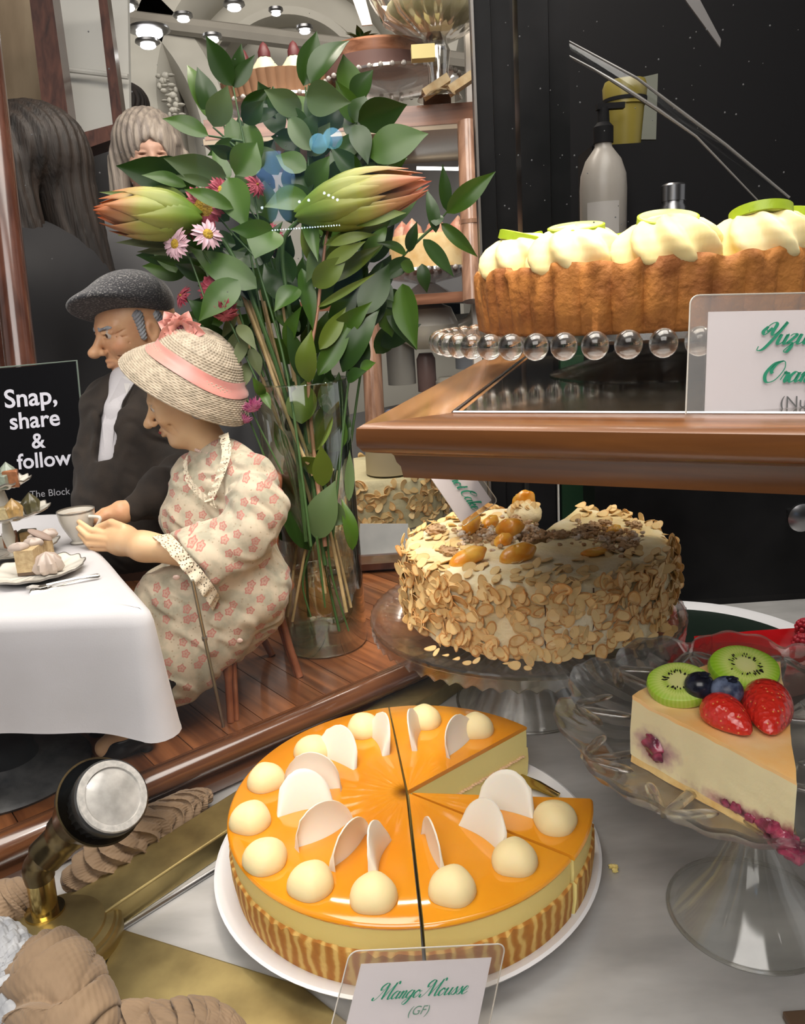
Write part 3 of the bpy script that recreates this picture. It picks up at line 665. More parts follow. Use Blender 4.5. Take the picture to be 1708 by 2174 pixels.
# fallen flakes on the glass plate
for i, (px, py) in enumerate([(945,1392),(968,1400),(990,1408),(925,1385),(1090,1414),(1075,1409),(1120,1418),(1285,1407),(1425,1337),(1418,1348),(1360,1376),(1010,1404),(912,1378),(1380,1370)]):
    c = Z(px, py, 0.1135); g = flake_geo(rng); b = MB(); n2 = Vector((rng.gauss(0,.2),rng.gauss(0,.2),1)).normalized(); x = n2.orthogonal().normalized()
    put(b, c, Matrix((x,n2.cross(x),n2)).transposed(), g, (0,1), 0.9 if i in (4,8,9,12) else 0.55)
    tag(b.build('fallen_almond_flake', M_fl[:2]), 'almond flake fallen on the rim of the ribbed glass stand', 'almond flake', 'almond flakes fallen on the ribbed stand')
# top decoration
M_apr = mat('dried_apricot', (0.80,0.30,0.015), 0.32, col2=(0.95,0.55,0.10), nscale=60, sss=0.4, sssr=(0.006,), coat=0.3)
M_wal = mat('walnut', (0.42,0.24,0.11), 0.6, col2=(0.66,0.46,0.27), nscale=120, bump=0.6, bscale=200, bdist=0.002)
M_sugar = mat('nut_crumble_sugar', (0.50,0.31,0.16), 0.8, col2=(0.88,0.82,0.74), nscale=55, thr=(0.48,0.68))
for i, (px, py, L, W, H, an, tl) in enumerate([(1000,1110,.017,.010,.010,60,30),(992,1174,.020,.011,.009,18,15),(1098,1168,.019,.011,.010,20,10),(1082,1120,.016,.010,.010,-20,20),(1112,1072,.016,.008,.013,10,55),(1068,1135,.012,.008,.007,30,15),(1262,1156,.014,.007,.004,-5,5),(1302,1112,.009,.007,.005,20,20),(1040,1098,.012,.009,.007,50,20)]):
    c = Z(px, py+8, CT+0.006); c.z = CT+H*0.55+(0.007 if i == 4 else 0.004 if i in (0,3) else 0); M = Matrix.Rotation(rad(an), 3, 'Z') @ Matrix.Rotation(rad(-tl), 3, 'Y')
    b = MB(); b.ell(c, (L,W,H), 22, 14, M, fr=lambda th, ph: 1+0.06*math.sin(2*th+i)+0.05*math.sin(5*th+ph*4+i)); b.build('dried_apricot', M_apr, ct)
def walnut(c, s, sd):
    b = MB(); b.ell(c, (s,s*0.75,s*0.55), 24, 16, Matrix.Rotation(sd, 3, 'Z'), fr=lambda th, ph: 1+0.13*math.sin(6*th+3*math.sin(4*ph+sd))+0.10*math.sin(9*ph+2*th+sd)); return b
for i, (px, py, s) in enumerate([(926,1122,.011),(942,1160,.007),(956,1165,.008),(970,1170,.006),(1290,1160,.008),(1330,1155,.009),(1345,1150,.007),(1245,1118,.009),(1262,1112,.008),(1285,1105,.007),(1225,1125,.008),(1095,1098,.009),(1350,1110,.008),(1190,1130,.008)]):
    c = Z(px, py+4, CT+0.004); c.z = CT+s*0.4; walnut(c, s, i*1.7).build('walnut', M_wal, ct)
b = MB(); rg = random.Random(8)
for i in range(620):
    t_ = rg.random(); px = 985+360*t_+rg.gauss(0,14); py = 1150-22*math.sin(t_*3.1)+rg.gauss(0,12)
    if 1140 < px < 1225 and py < 1133: continue
    c = Z(px, py, CT); s = rg.uniform(0.0014,0.0040); c.z = CT+rg.uniform(0.0,0.0045)
    if math.hypot(c.x-CC.x, c.y-CC.y) > 0.125: continue
    b.ell(c, (s,s*0.8,s*0.6), 8, 6, Matrix.Rotation(i, 3, 'Z'), fr=lambda th, ph: 1+0.2*math.sin(3*th+i))
b.build('nut_crumble', M_sugar, ct)['kind'] = 'stuff'
b = MB()      # raised pointed slice tip next to the gap, leaning frosting
pk = cake_pt(rad(84), 0.10, CT)
b.ell((pk.x-0.006, pk.y-0.01, CT+0.004), (0.020,0.030,0.013), 20, 12, fr=lambda th, ph: 1+0.06*math.sin(5*th)); b.build('frosting_peak', M_frost, ct)
b = MB()
for i in range(16):
    g = geos[i%10]; n2 = Vector((rg.gauss(0,.6), -0.6+rg.gauss(0,.4), 1)).normalized(); x = n2.orthogonal().normalized()
    put(b, Vector((pk.x-0.006+rg.uniform(-.013,.013), pk.y-0.012+rg.uniform(-.014,.014), CT+0.0135)), Matrix((x,n2.cross(x),n2)).transposed(), g, (0,1), 0.9)
b.build('peak_almonds', M_fl[:2], ct)['kind'] = 'stuff'

# ================================================================ LIME TART on beaded stand on the wooden shelf
TC = Vector((0.213, 0.655, 0)); SZ = 0.372     # shelf top
PZ = 0.408
t = thing('beaded_cake_stand', (TC.x, TC.y, SZ), 'low clear glass stand with a rim of round beads under the lime tart', 'cake stand')
b = MB(); b.lathe([(0.0001,PZ),(0.13,PZ),(0.158,PZ+0.002),(0.170,PZ+0.003),(0.171,PZ-0.001),(0.158,PZ-0.004),(0.10,PZ-0.008),(0.035,PZ-0.012),(0.0001,PZ-0.013)], TC, 128, caps=False); b.build('plate', M_crystal, t)
b = MB(); b.lathe([(0.0001,PZ-0.013),(0.030,PZ-0.013),(0.034,PZ-0.020),(0.075,SZ+0.004),(0.085,SZ+0.0005),(0.080,SZ+0.0005),(0.03,PZ-0.026),(0.0001,PZ-0.026)], TC, 96, caps=False); b.build('foot', M_crystal, t)
M_bead = glass('bead_glass', (0.99,0.99,0.98), clear=0.12, rough=0.01, ior=1.45, sheen=0.15)
nb = 54; me0 = None
for i in range(nb):
    a = 2*math.pi*i/nb; p = Vector((TC.x+0.1745*math.cos(a), TC.y+0.1745*math.sin(a), PZ-0.003))
    if me0 is None:
        b = MB(); b.ell(p, (0.0086,0.0086,0.0090), 20, 14); o0_ = b.build('bead', M_bead, t); base_c = p.copy()
        me0 = o0_.data
        for v in me0.vertices: v.co = v.co - (p-Vector(t.location))
        o0_.location = p-Vector(t.location)
    else:
        o = o0_.copy(); COL.objects.link(o); o.parent = t; o.location = p-Vector(t.location)
M_shell = mat('tart_crust', (0.22,0.070,0.012), 0.75, col2=(0.42,0.165,0.032), nscale=42, ndetail=8, bump=0.8, bscale=150, bdist=0.0025)
tt = thing('lime_cream_tart', (TC.x, TC.y, PZ), 'deep fluted lime tart with piped cream and lime slices on beaded stand', 'tart')
b = MB(); prof = [(0.0001,PZ+0.001),(0.137,PZ+0.001),(0.1395,PZ+0.004),(0.1415,PZ+0.022),(0.1435,PZ+0.040),(0.1445,PZ+0.0445),(0.1425,PZ+0.048),(0.138,PZ+0.0478),(0.134,PZ+0.043),(0.133,PZ+0.038),(0.0001,PZ+0.038)]
def crust(a, r, z, k):
    if k in (0, 9, 10): return r, z
    fl = abs(math.sin(21*a)); amp = (0.0042+0.0012*math.sin(5*a)) if k in (2,3) else (0.0030 if k == 4 else 0.0010)
    rr_ = r + amp*(fl**0.55) - 0.003 + 0.0008*math.sin(57*a+z*300)
    zz = z + (0.0013*math.sin(13*a)+0.0010*math.sin(29*a+1)+0.0006*math.sin(41*a) if k >= 4 else 0); rr_ += (0.0012*math.sin(37*a)+0.0010*math.sin(61*a+2) if k in (5,6,7) else 0)
    return rr_, zz
b.lathe(prof, TC, 420, fr=crust, caps=False); b.build('crust', M_shell, tt, ang=60)
M_cur = mat('lime_curd', (0.85,0.62,0.12), 0.3, sss=0.3); b = MB(); b.lathe([(0.134,PZ+0.038),(0.134,PZ+0.0415),(0.0001,PZ+0.042)], TC, 64, caps=False); b.build('filling', M_cur, tt)
M_whip = mat('whipped_cream', (0.76,0.60,0.24), 0.5, sss=0.2, sssr=(0.006,), col2=(0.83,0.72,0.40), nscale=18)
npl = 11; whips = []
for i in range(npl):
    a = rad(-90-15) + 2*math.pi*i/npl; c = Vector((TC.x+0.109*math.cos(a), TC.y+0.109*math.sin(a), PZ+0.040)); sd = i*0.9
    b = MB(); prof = [(0.0001,0),(0.028,0.0),(0.0325,0.005),(0.0335,0.012),(0.0315,0.019),(0.027,0.025),(0.020,0.030),(0.011,0.033),(0.0001,0.034)]
    fine = []
    for k in range(len(prof)-1):
        for s in range(3): fine.append(tuple(lerp(prof[k][q], prof[k+1][q], s/3) for q in (0,1)))
    fine.append(prof[-1])
    b.lathe(fine, c, 84, fr=lambda A, r, z, k: (r*(1+0.12*math.sin(8*(A-sd) + z*150)+0.02*math.sin(3*A+sd)), z*(1+0.03*math.sin(7*(A-sd)+z*110))), caps=False)
    b.build('cream_swirl', M_whip, tt, ang=80); whips.append((a, c))
M_rind = mat('lime_rind', (0.30,0.42,0.02), 0.4, bump=0.3, bscale=300); M_lflesh = mat('lime_flesh', (0.50,0.58,0.16), 0.3, sss=0.2, sssr=(0.006,), col2=(0.66,0.72,0.34), nscale=60)
for i, (a, c) in enumerate(whips):
    tl = [18,-16,12,-24][i%4]; M = Matrix.Rotation(a+rad([10,-25,30,0][i%4]), 3, 'Z') @ Matrix.Rotation(rad(tl), 3, 'Y')
    b = MB(); rs = 0.0195; axs = (M @ Vector((1,0,0)), M @ Vector((0,1,0)), M @ Vector((0,0,1)))
    cc = c+Vector((0,0,0.0305)); b.lathe([(rs*0.93,0.0035),(rs,0.003),(rs,-0.0032),(rs*0.93,-0.0035)], cc, 40, caps=False, axes=axs)
    b.lathe([(rs*0.93,0.0035),(rs*0.86,0.0037),(0.0001,0.0037)], cc, 40, caps=False, axes=axs, mi=1); b.lathe([(0.0001,-0.0037),(rs*0.93,-0.0035)], cc, 40, caps=False, axes=axs, mi=1)
    b.build('lime_slice', [M_rind, M_lflesh], tt)
b = MB(); b.lathe([(0.030,PZ+0.042),(0.055,PZ+0.050),(0.060,PZ+0.060),(0.045,PZ+0.068),(0.0001,PZ+0.071)], TC, 96, fr=lambda A, r, z, k: (r*(1+0.07*math.sin(11*A+z*200)), z), caps=False)
b.build('cream_centre', M_whip, tt)

# ---- wooden shelf with glass panel
c0 = Z(755,925,0.366); c1 = Z(1035,765,0.366)
fr_d = Vector((0.888,-0.460,0)); sd_d = (Vector((c1.x,c1.y,0))-Vector((c0.x,c0.y,0))).normalized(); c0 = Vector((c0.x,c0.y,0))
t = thing('wooden_shelf', (c0.x, c0.y, 0.325), 'honey brown wooden shelf with moulded edge and inset glass holding the lime tart', 'shelf')
fn = Vector((-fr_d.y, fr_d.x, 0)); sn_ = Vector((sd_d.y, -sd_d.x, 0))   # inward normals
# profile (inset from outer edge, z): top slab, round nose, cove, lower band
pf = [(0.055,SZ-0.001),(0.052,SZ),(0.004,SZ),(0.0005,SZ-0.002),(0.0,SZ-0.006),(0.0,SZ-0.012),(0.003,SZ-0.016),(0.010,SZ-0.018),(0.016,SZ-0.0185),(0.018,SZ-0.021),(0.019,SZ-0.025),(0.021,SZ-0.028),(0.022,SZ-0.035),(0.055,SZ-0.035)]
def corner(ins):   # corner point inset from both edges
    A = np.array([[fn.x, fn.y],[sn_.x, sn_.y]]); rhs = np.array([fn.x*c0.x+fn.y*c0.y+ins, sn_.x*c0.x+sn_.y*c0.y+ins]); s = np.linalg.solve(A, rhs); return Vector((s[0], s[1], 0))
b = MB(); rows = []
for ins, z in pf:
    k = corner(ins); e = k+fr_d*0.75; rows.append([k+Vector((0,0,z)), k+fr_d*0.02+Vector((0,0,z)), e+Vector((0,0,z))])
b.grid(rows); b.build('front_rail', M_shelfwood, t, ang=50)
b = MB(); rows = []
for ins, z in pf:
    k = corner(ins); rows.append([k+Vector((0,0,z)), k+sd_d*0.5+Vector((0,0,z))])
b.grid(rows); b.build('side_rail', M_shelfside, t, ang=50)
M_shelfglass = mat('dark_mirror_glass', (0.055,0.045,0.032), 0.04, coat=1.0, spec=0.9, ior=1.6)
k = corner(0.050); b = MB(); b.prism([k+Vector((0,0,SZ-0.0045)), k+fr_d*0.7+Vector((0,0,SZ-0.0045)), k+fr_d*0.7+sd_d*0.42+Vector((0,0,SZ-0.0045)), k+sd_d*0.42+Vector((0,0,SZ-0.0045))], (0,0,0.004)); b.build('glass_inset', M_shelfglass, t, smooth=False)
b = MB(); b.tube([k+Vector((0,0,SZ)), k+fr_d*0.7+Vector((0,0,SZ))], 0.0012, 6); b.tube([k+Vector((0,0,SZ)), k+sd_d*0.42+Vector((0,0,SZ))], 0.0016, 6); b.build('metal_bead', M_steel2, t)
CR_ = ROT @ Vector((1,0,0)); CU_ = ROT @ Vector((0,1,0))
# ================================================================ scalloped stand with the cheesecake slice
KC = Vector((0.229, 0.478, 0.0)); KZ = 0.140
t = thing('scalloped_cake_stand', KC, 'footed clear glass cake stand with scalloped rim and leaf pattern at the right', 'cake stand')
def scal(a, r, z, k):
    s = abs(math.cos(5.5*(a+0.42)))**0.7; f = min(1, max(0, (r-0.09)/0.045))
    return r*(1-0.075*f+0.085*f*s), z + 0.006*f*(s-0.5) + (0.0012*f*math.cos(33*a))
b = MB(); b.lathe([(0.0001,KZ),(0.05,KZ),(0.095,KZ+0.001),(0.118,KZ+0.005),(0.130,KZ+0.013),(0.1335,KZ+0.0165),(0.1345,KZ+0.014),(0.128,KZ+0.006),(0.118,KZ-0.001),(0.095,KZ-0.006),(0.05,KZ-0.007),(0.0001,KZ-0.007)], KC, 220, fr=scal, caps=False)
b.build('plate', M_crystal2, t)
b = MB()     # leaf relief pressed into the plate
def petal(c, a, L, W, H=0.0022):
    M = Matrix.Rotation(a, 3, 'Z'); b.ell(c, (L,W,H), 16, 8, M, fr=lambda th, ph: 1.0-0.25*abs(math.sin(th))**6)
for i in range(11):
    a0 = -0.42 + 2*math.pi*(i+0.5)/11; r = 0.098
    for da, L, rr_ in ((0,0.022,0.098),(0.75,0.017,0.104),(-0.75,0.017,0.104)):
        u = Vector((math.cos(a0), math.sin(a0), 0)); base = KC+u*0.124+Vector((0,0,KZ+0.006)); d = Vector((math.cos(a0+da), math.sin(a0+da), 0)); c = base-d*L; c.z = KZ+0.0035 if da == 0 else KZ+0.006
        petal(c, a0+da, L*0.95, 0.0052)
for i in range(6):
    a0 = 2*math.pi*i/6+0.3; c0_ = KC+Vector((math.cos(a0), math.sin(a0), 0))*0.052
    for j in range(5): 
        a = a0+2*math.pi*j/5; c = c0_+Vector((math.cos(a), math.sin(a), 0))*0.015; c.z = KZ+0.0008; petal(c, a, 0.0135, 0.0046)
b.build('leaf_relief', glass('relief_glass', (1,1,0.99), clear=0.10, rough=0.03, ior=1.5, sheen=0.35), t)
b = MB(); b.lathe([(0.0001,KZ-0.007),(0.020,KZ-0.007),(0.019,KZ-0.016),(0.0145,KZ-0.025),(0.0135,0.085),(0.017,0.062),(0.028,0.036),(0.044,0.014),(0.054,0.004),(0.0565,0.0015),(0.056,0.0),(0.051,0.0),(0.042,0.010),(0.025,0.032),(0.011,0.060),(0.0001,0.066)], KC, 176,
        fr=lambda a, r, z, k: (r*(1+(0.045 if 3 <= k <= 7 else 0.0)*(abs(math.sin(4*a))**0.5-0.5)), z), caps=False); b.build('foot', M_cfoot, t)
b = MB(); b.tube([KC+Vector((0.0555*math.cos(i*0.1309),0.0555*math.sin(i*0.1309),0.0018)) for i in range(49)], 0.0016, 8); b.build('foot_rim', M_crystal2, t)

# cheesecake slice
zb, zt = KZ+0.0015, KZ+0.047
Lc = Z(1340,1482,zt); Rc = Z(1655,1410,zt); Tp = Z(1692,1652,zt)
M_ctop = mat('cheesecake_top', (0.86,0.48,0.16), 0.5, col2=(0.88,0.64,0.34), nscale=30, sss=0.15, sssr=(0.004,), bump=0.2, bscale=150)
def cheese_mat():
    m = mat('cheesecake_inside', (0.80,0.68,0.40), 0.6, sss=0.25, sssr=(0.006,), bump=0.35, bscale=170, bdist=0.0012); nt = m.node_tree; N = nt.nodes; L = nt.links; b = N['Principled BSDF']
    tc = N.new('ShaderNodeTexCoord'); prev = None
    mixc = None
    for (c, s, col, k) in CH_SPOTS:
        mp = N.new('ShaderNodeMapping'); mp.vector_type = 'POINT'; mp.inputs['Location'].default_value = (-c[0]/s[0], -c[1]/s[1], -c[2]/s[2]); mp.inputs['Scale'].default_value = (1/s[0],1/s[1],1/s[2]); L.new(tc.outputs['Object'], mp.inputs[0])
        ln = N.new('ShaderNodeVectorMath'); ln.operation = 'LENGTH'; L.new(mp.outputs[0], ln.inputs[0])
        nz = N.new('ShaderNodeTexNoise'); nz.inputs['Scale'].default_value = 160; L.new(tc.outputs['Object'], nz.inputs['Vector'])
        ad = N.new('ShaderNodeMath'); ad.operation = 'MULTIPLY_ADD'; ad.inputs[1].default_value = 0.9; L.new(nz.outputs[0], ad.inputs[0]); L.new(ln.outputs['Value'], ad.inputs[2])
        mr = N.new('ShaderNodeMapRange'); mr.interpolation_type = 'SMOOTHSTEP'; mr.inputs['From Min'].default_value = 0.85; mr.inputs['From Max'].default_value = 1.6; mr.inputs['To Min'].default_value = k; mr.inputs['To Max'].default_value = 0.0
        L.new(ad.outputs[0], mr.inputs['Value']); mx = N.new('ShaderNodeMixRGB'); mx.inputs[2].default_value = _col(col); L.new(mr.outputs[0], mx.inputs[0])
        if mixc is None: mx.inputs[1].default_value = (0.78,0.67,0.40,1)
        else: L.new(mixc.outputs[0], mx.inputs[1])
        mixc = mx
    L.new(mixc.outputs[0], b.inputs['Base Color']); return m
bs = Vector((Tp.x-0.03, Tp.y+0.04, zb))
fdir = (Vector((Tp.x,Tp.y,0))-Vector((Lc.x,Lc.y,0))); fl = fdir.length; fdir.normalize()
def fp(t_, z): p = Vector((Lc.x,Lc.y,0))+fdir*(fl*t_); return (p.x-bs.x, p.y-bs.y, z)
CH_SPOTS = [(fp(0.17,0.019),(0.020,0.020,0.013),(0.42,0.22,0.24),0.8),(fp(0.17,0.019),(0.010,0.010,0.0075),(0.07,0.010,0.03),1.0),
            (fp(0.80,0.002),(0.055,0.055,0.012),(0.40,0.16,0.18),0.85),(fp(0.97,0.004),(0.024,0.024,0.013),(0.25,0.02,0.05),1.0),(fp(0.68,0.0075),(0.014,0.014,0.003),(0.10,0.02,0.03),1.0)]
M_cheese = cheese_mat()
M_bake = mat('baked_crust', (0.48,0.22,0.05), 0.75, col2=(0.70,0.42,0.14), nscale=60, bump=0.6, bscale=200, bdist=0.001)
M_base = mat('biscuit_base', (0.66,0.40,0.13), 0.8, col2=(0.78,0.56,0.24), nscale=80, bump=0.8, bscale=260, bdist=0.001)
st = thing('cheesecake_slice', bs, 'wedge of baked berry cheesecake on the scalloped glass stand', 'cake slice')
# outline: tip -> left corner -> curved back -> right corner -> tip
O2 = lambda p: Vector((p.x, p.y, 0)); apx, lc, rc = O2(Tp), O2(Lc), O2(Rc)
out = [lerp(apx, lc, i/16) for i in range(17)]
mid = (lc+rc)/2; bulge = (mid-apx).normalized()*0.016
for i in range(1, 16):
    s = i/16; out.append(lerp(lc, rc, s)+bulge*math.sin(math.pi*s)+ (mid-apx).normalized()*0.0007*math.sin(s*60))
nb_ = len(out); out += [lerp(rc, apx, i/12) for i in range(12)]
b = MB(); lv = [zb, zb+0.005, zb+0.006, (zb+zt)/2, zt-0.0025, zt]; cen = (apx+lc+rc)/3; rows = []
for k, z in enumerate(lv):
    row = []
    for i, p in enumerate(out):
        j = 0.0005*math.sin(i*1.7+k*2.1)+0.0004*math.sin(i*3.1+k); q = p+(p-cen).normalized()*j; zz = z + (0.0018 if (k >= 4 and 15 <= i < nb_+1) else 0) - (0.002*max(0,1-(p-apx).length/0.05) if k >= 4 else 0); row.append(Vector((q.x,q.y,zz)))
    rows.append(row)
nO = len(out)
for k in range(len(lv)-1):
    for i in range(nO):
        j = (i+1) % nO; back = 16 <= i < nb_; mi = 2 if back else (3 if k < 1 else (1 if k == 4 else 0))
        n0 = len(b.v); b.v += [rows[k][i], rows[k][j], rows[k+1][j], rows[k+1][i]]; b.f.append((n0,n0+1,n0+2,n0+3)); b.m.append(mi)
ctp = Vector((cen.x,cen.y,zt-0.0006)); cbt = Vector((cen.x,cen.y,zb))
for i in range(nO):
    j = (i+1)%nO; n0 = len(b.v); b.v += [rows[-1][i], rows[-1][j], ctp]; b.f.append((n0,n0+1,n0+2)); b.m.append(1)
    n0 = len(b.v); b.v += [rows[0][j], rows[0][i], cbt]; b.f.append((n0,n0+1,n0+2)); b.m.append(3)
b.build('wedge', [M_cheese, M_ctop, M_bake, M_base], st, ang=45)
M_berry = mat('stewed_berry', (0.10,0.008,0.03), 0.25, col2=(0.38,0.05,0.10), nscale=120, coat=0.4, bump=0.5, bscale=200, bdist=0.001)
for i, (tt_, z, s) in enumerate([(0.17,0.020,.0065),(0.19,0.0145,.0045),(0.155,0.0245,.0035),(0.64,0.0085,.0025),(0.70,0.009,.0035),(0.78,0.0075,.003),(0.86,0.0075,.0045),(0.90,0.010,.0045),(0.94,0.0065,.0055),(0.98,0.0055,.006),(1.0,0.003,.006),(1.03,0.002,.0055),(0.92,0.003,.0045)]):
    p = fp(tt_, z); b = MB(); b.ell((p[0]+bs.x-0.0012*fdir.y*-1, p[1]+bs.y, zb+z), (s*1.1, s*0.5 if tt_ < 0.9 else s, s*0.85), 16, 10, Matrix.Rotation(math.atan2(fdir.y,fdir.x),3,'Z'), fr=lambda th, ph: 1+0.14*math.sin(4*th+i)+0.12*math.sin(5*ph+i*2)); b.build('berry_filling', M_berry, st)
# fruit
def kiwi_mat():
    m = mat('kiwi_flesh', (0.3,0.5,0.03), 0.25, sss=0.4, sssr=(0.006,), coat=0.5); nt = m.node_tree; N = nt.nodes; L = nt.links; b = N['Principled BSDF']
    tc = N.new('ShaderNodeTexCoord'); sx = N.new('ShaderNodeSeparateXYZ'); L.new(tc.outputs['Object'], sx.inputs[0]); cb = N.new('ShaderNodeCombineXYZ'); L.new(sx.outputs[0], cb.inputs[0]); L.new(sx.outputs[1], cb.inputs[1])
    ln = N.new('ShaderNodeVectorMath'); ln.operation = 'LENGTH'; L.new(cb.outputs[0], ln.inputs[0])
    at = N.new('ShaderNodeMath'); at.operation = 'ARCTAN2'; L.new(sx.outputs[1], at.inputs[0]); L.new(sx.outputs[0], at.inputs[1])
    mu = N.new('ShaderNodeMath'); mu.operation = 'MULTIPLY'; mu.inputs[1].default_value = 42; L.new(at.outputs[0], mu.inputs[0]); sn = N.new('ShaderNodeMath'); sn.operation = 'SINE'; L.new(mu.outputs[0], sn.inputs[0])
    ad = N.new('ShaderNodeMath'); ad.operation = 'MULTIPLY_ADD'; ad.inputs[1].default_value = 0.0010; L.new(sn.outputs[0], ad.inputs[0]); L.new(ln.outputs['Value'], ad.inputs[2])
    r = N.new('ShaderNodeValToRGB'); cr = r.color_ramp; cr.elements[0].position = 0; cr.elements[0].color = (0.66,0.66,0.28,1); cr.elements[1].position = 1; cr.elements[1].color = (0.20,0.42,0.015,1)
    for p_, c_ in ((0.26,(0.62,0.64,0.25,1)),(0.34,(0.36,0.50,0.06,1)),(0.50,(0.58,0.68,0.18,1)),(0.80,(0.30,0.52,0.03,1))): e = cr.elements.new(p_); e.color = c_
    mr = N.new('ShaderNodeMapRange'); mr.inputs['From Max'].default_value = 0.0235; L.new(ad.outputs[0], mr.inputs['Value']); L.new(mr.outputs[0], r.inputs[0]); L.new(r.outputs[0], b.inputs['Base Color']); return m
M_kiwi = kiwi_mat(); M_seed = mat('kiwi_seed', (0.012,0.008,0.006), 0.3)
def kiwi(px, py, rx, ry, nrm, spin, label, d):
    c = Z(px, py, zt+d); t = bpy.data.objects.new('kiwi_slice', None)
    n = nrm.normalized(); x = (CR_*math.cos(spin)+CU_*math.sin(spin)); x = (x-n*x.dot(n)).normalized(); y = n.cross(x); M = Matrix((x,y,n)).transposed()
    b = MB(); b.lathe([(0.0001,0.0),(0.006,0.0001),(0.0185,0.0),(0.0222,-0.0012),(0.0232,-0.004),(0.0225,-0.0075),(0.020,-0.009),(0.0001,-0.009)], (0,0,0), 72, fr=lambda a, r, z, k: (r*(1+0.01*math.sin(5*a)), z), caps=False)
    b.v = [(v[0]*rx, v[1]*ry, v[2]) for v in b.v]
    o = b.build('kiwi_slice', M_kiwi, None, loc=(0,0,0)); tag(o, label, 'kiwi slice')
    b = MB(); rg_ = random.Random(int(px))
    for i in range(46):
        a = rg_.random()*6.283; r = rg_.uniform(0.0078,0.0118); b.ell((r*math.cos(a)*rx, r*math.sin(a)*ry, 0.0002), (0.0010,0.00042,0.0004), 6, 4, Matrix.Rotation(a, 3, 'Z'))
    b.build('seeds', M_seed, o); o.matrix_world = Matrix.Translation(c) @ M.to_4x4()
    return o
kiwi(1441,1444, 0.86,0.72, Vector((-0.18,-0.35,1)), -0.35, 'left kiwi slice, tilted against the blueberries on the cheesecake', 0.013)
kiwi(1582,1411, 0.98,0.80, Vector((0.05,-0.42,1)), 0.0, 'right and larger kiwi slice, behind the strawberries on the cheesecake', 0.012)
M_blue = mat('blueberry_dark', (0.006,0.007,0.014), 0.22, col2=(0.02,0.025,0.05), nscale=90); M_blue2 = mat('blueberry_bloom', (0.02,0.03,0.07), 0.4, col2=(0.16,0.20,0.30), nscale=110, thr=(0.42,0.62))
for px, py, r, m_, lb in ((1484,1455,0.0089,M_blue,'glossy black blueberry between the left kiwi slice and the other blueberry'),(1542,1466,0.0094,M_blue2,'dusty blue blueberry in the middle above the left strawberry')):
    c = Z(px, py, zt+0.013); b = MB(); b.ell(c, (r*1.03,r,r*0.92), 28, 18); o = tag(b.build('blueberry', m_), lb, 'blueberry')
    b = MB(); k = c+(Vector((0.25,-0.3,1)).normalized())*r*0.93; b.lathe([(0.0034,0.0),(0.0030,0.0012),(0.0016,0.0002)], k, 12, fr=lambda a, rr_, z, q: (rr_*(1+0.15*math.cos(5*a)), z)); b.build('crown', M_blue, o)
def straw_mat():
    m = mat('strawberry_skin', (0.55,0.018,0.010), 0.22, sss=0.3, sssr=(0.004,), coat=0.6); nt = m.node_tree; N = nt.nodes; L = nt.links; b = N['Principled BSDF']
    tc = N.new('ShaderNodeTexCoord'); v = N.new('ShaderNodeTexVoronoi'); v.inputs['Scale'].default_value = 330; L.new(tc.outputs['Object'], v.inputs['Vector'])
    r = N.new('ShaderNodeValToRGB'); r.color_ramp.elements[0].position = 0.10; r.color_ramp.elements[0].color = (0.80,0.38,0.10,1); r.color_ramp.elements[1].position = 0.22; r.color_ramp.elements[1].color = (0.62,0.022,0.012,1)
    L.new(v.outputs['Distance'], r.inputs[0]); L.new(r.outputs[0], b.inputs['Base Color'])
    bp = N.new('ShaderNodeBump'); bp.inputs['Strength'].default_value = 0.9; bp.inputs['Distance'].default_value = 0.0012; L.new(v.outputs['Distance'], bp.inputs['Height']); L.new(bp.outputs[0], b.inputs['Normal']); return m
M_str = straw_mat()
def strawberry(pa, pb, d, w, flat, label):
    a, b_ = Z(*pa, zt+d), Z(*pb, zt+0.003); ax = (b_-a); Ln = ax.length; ax.normalize(); n = Vector((0,-0.35,1)); n = (n-ax*n.dot(ax)).normalized(); s = ax.cross(n)
    b = MB(); rows = []
    for i in range(21):
        t_ = i/20; r = w*(math.sin(math.pi*min(1,t_*1.0))**0.5 if t_ > 0 else 0)*(1-0.48*t_)*1.25 if 0 < t_ < 1 else 0.0002
        rows.append([a+ax*(Ln*t_) + s*(r*math.cos(q)) + n*(r*math.sin(q)*(flat if math.sin(q) < 0 else 1.0)) for q in [2*math.pi*j/32 for j in range(32)]])
    b.grid(rows, closev=True); return tag(b.build('strawberry', M_str), label, 'strawberry')
strawberry((1498,1490),(1592,1560),0.006,0.0125,0.4,'left strawberry half with its tip pointing right, on the cheesecake edge')
strawberry((1622,1462),(1634,1560),0.006,0.0150,0.4,'right strawberry half with its tip pointing down, nearest the slice tip')

# ================================================================ plate with red glazed cake behind
RC = Vector((0.325,0.868,0)); t = thing('serving_plate', RC, 'large dark plate with a white rim holding red glazed cake', 'plate')
b = MB(); b.lathe([(0.150,0.010),(0.158,0.0145),(0.168,0.0155),(0.1685,0.013),(0.150,0.004),(0.12,0.0),(0.10,0.0)], RC, 128, caps=False); b.build('rim', Mx_plate, t)
b = MB(); b.lathe([(0.0001,0.004),(0.12,0.004),(0.140,0.007),(0.1505,0.0105),(0.150,0.0085),(0.12,0.001),(0.0001,0.001)], RC, 96, caps=False); b.build('dark_centre', mat('dark_green_glaze',(0.012,0.022,0.016),0.08,coat=1.0), t)
M_redg = mat('red_mirror_glaze', (0.40,0.002,0.004), 0.06, coat=1.0, col2=(0.50,0.004,0.008), nscale=30, bump=0.15, bscale=60, bdist=0.002); M_rcake = mat('red_cake_side', (0.42,0.12,0.08), 0.7)
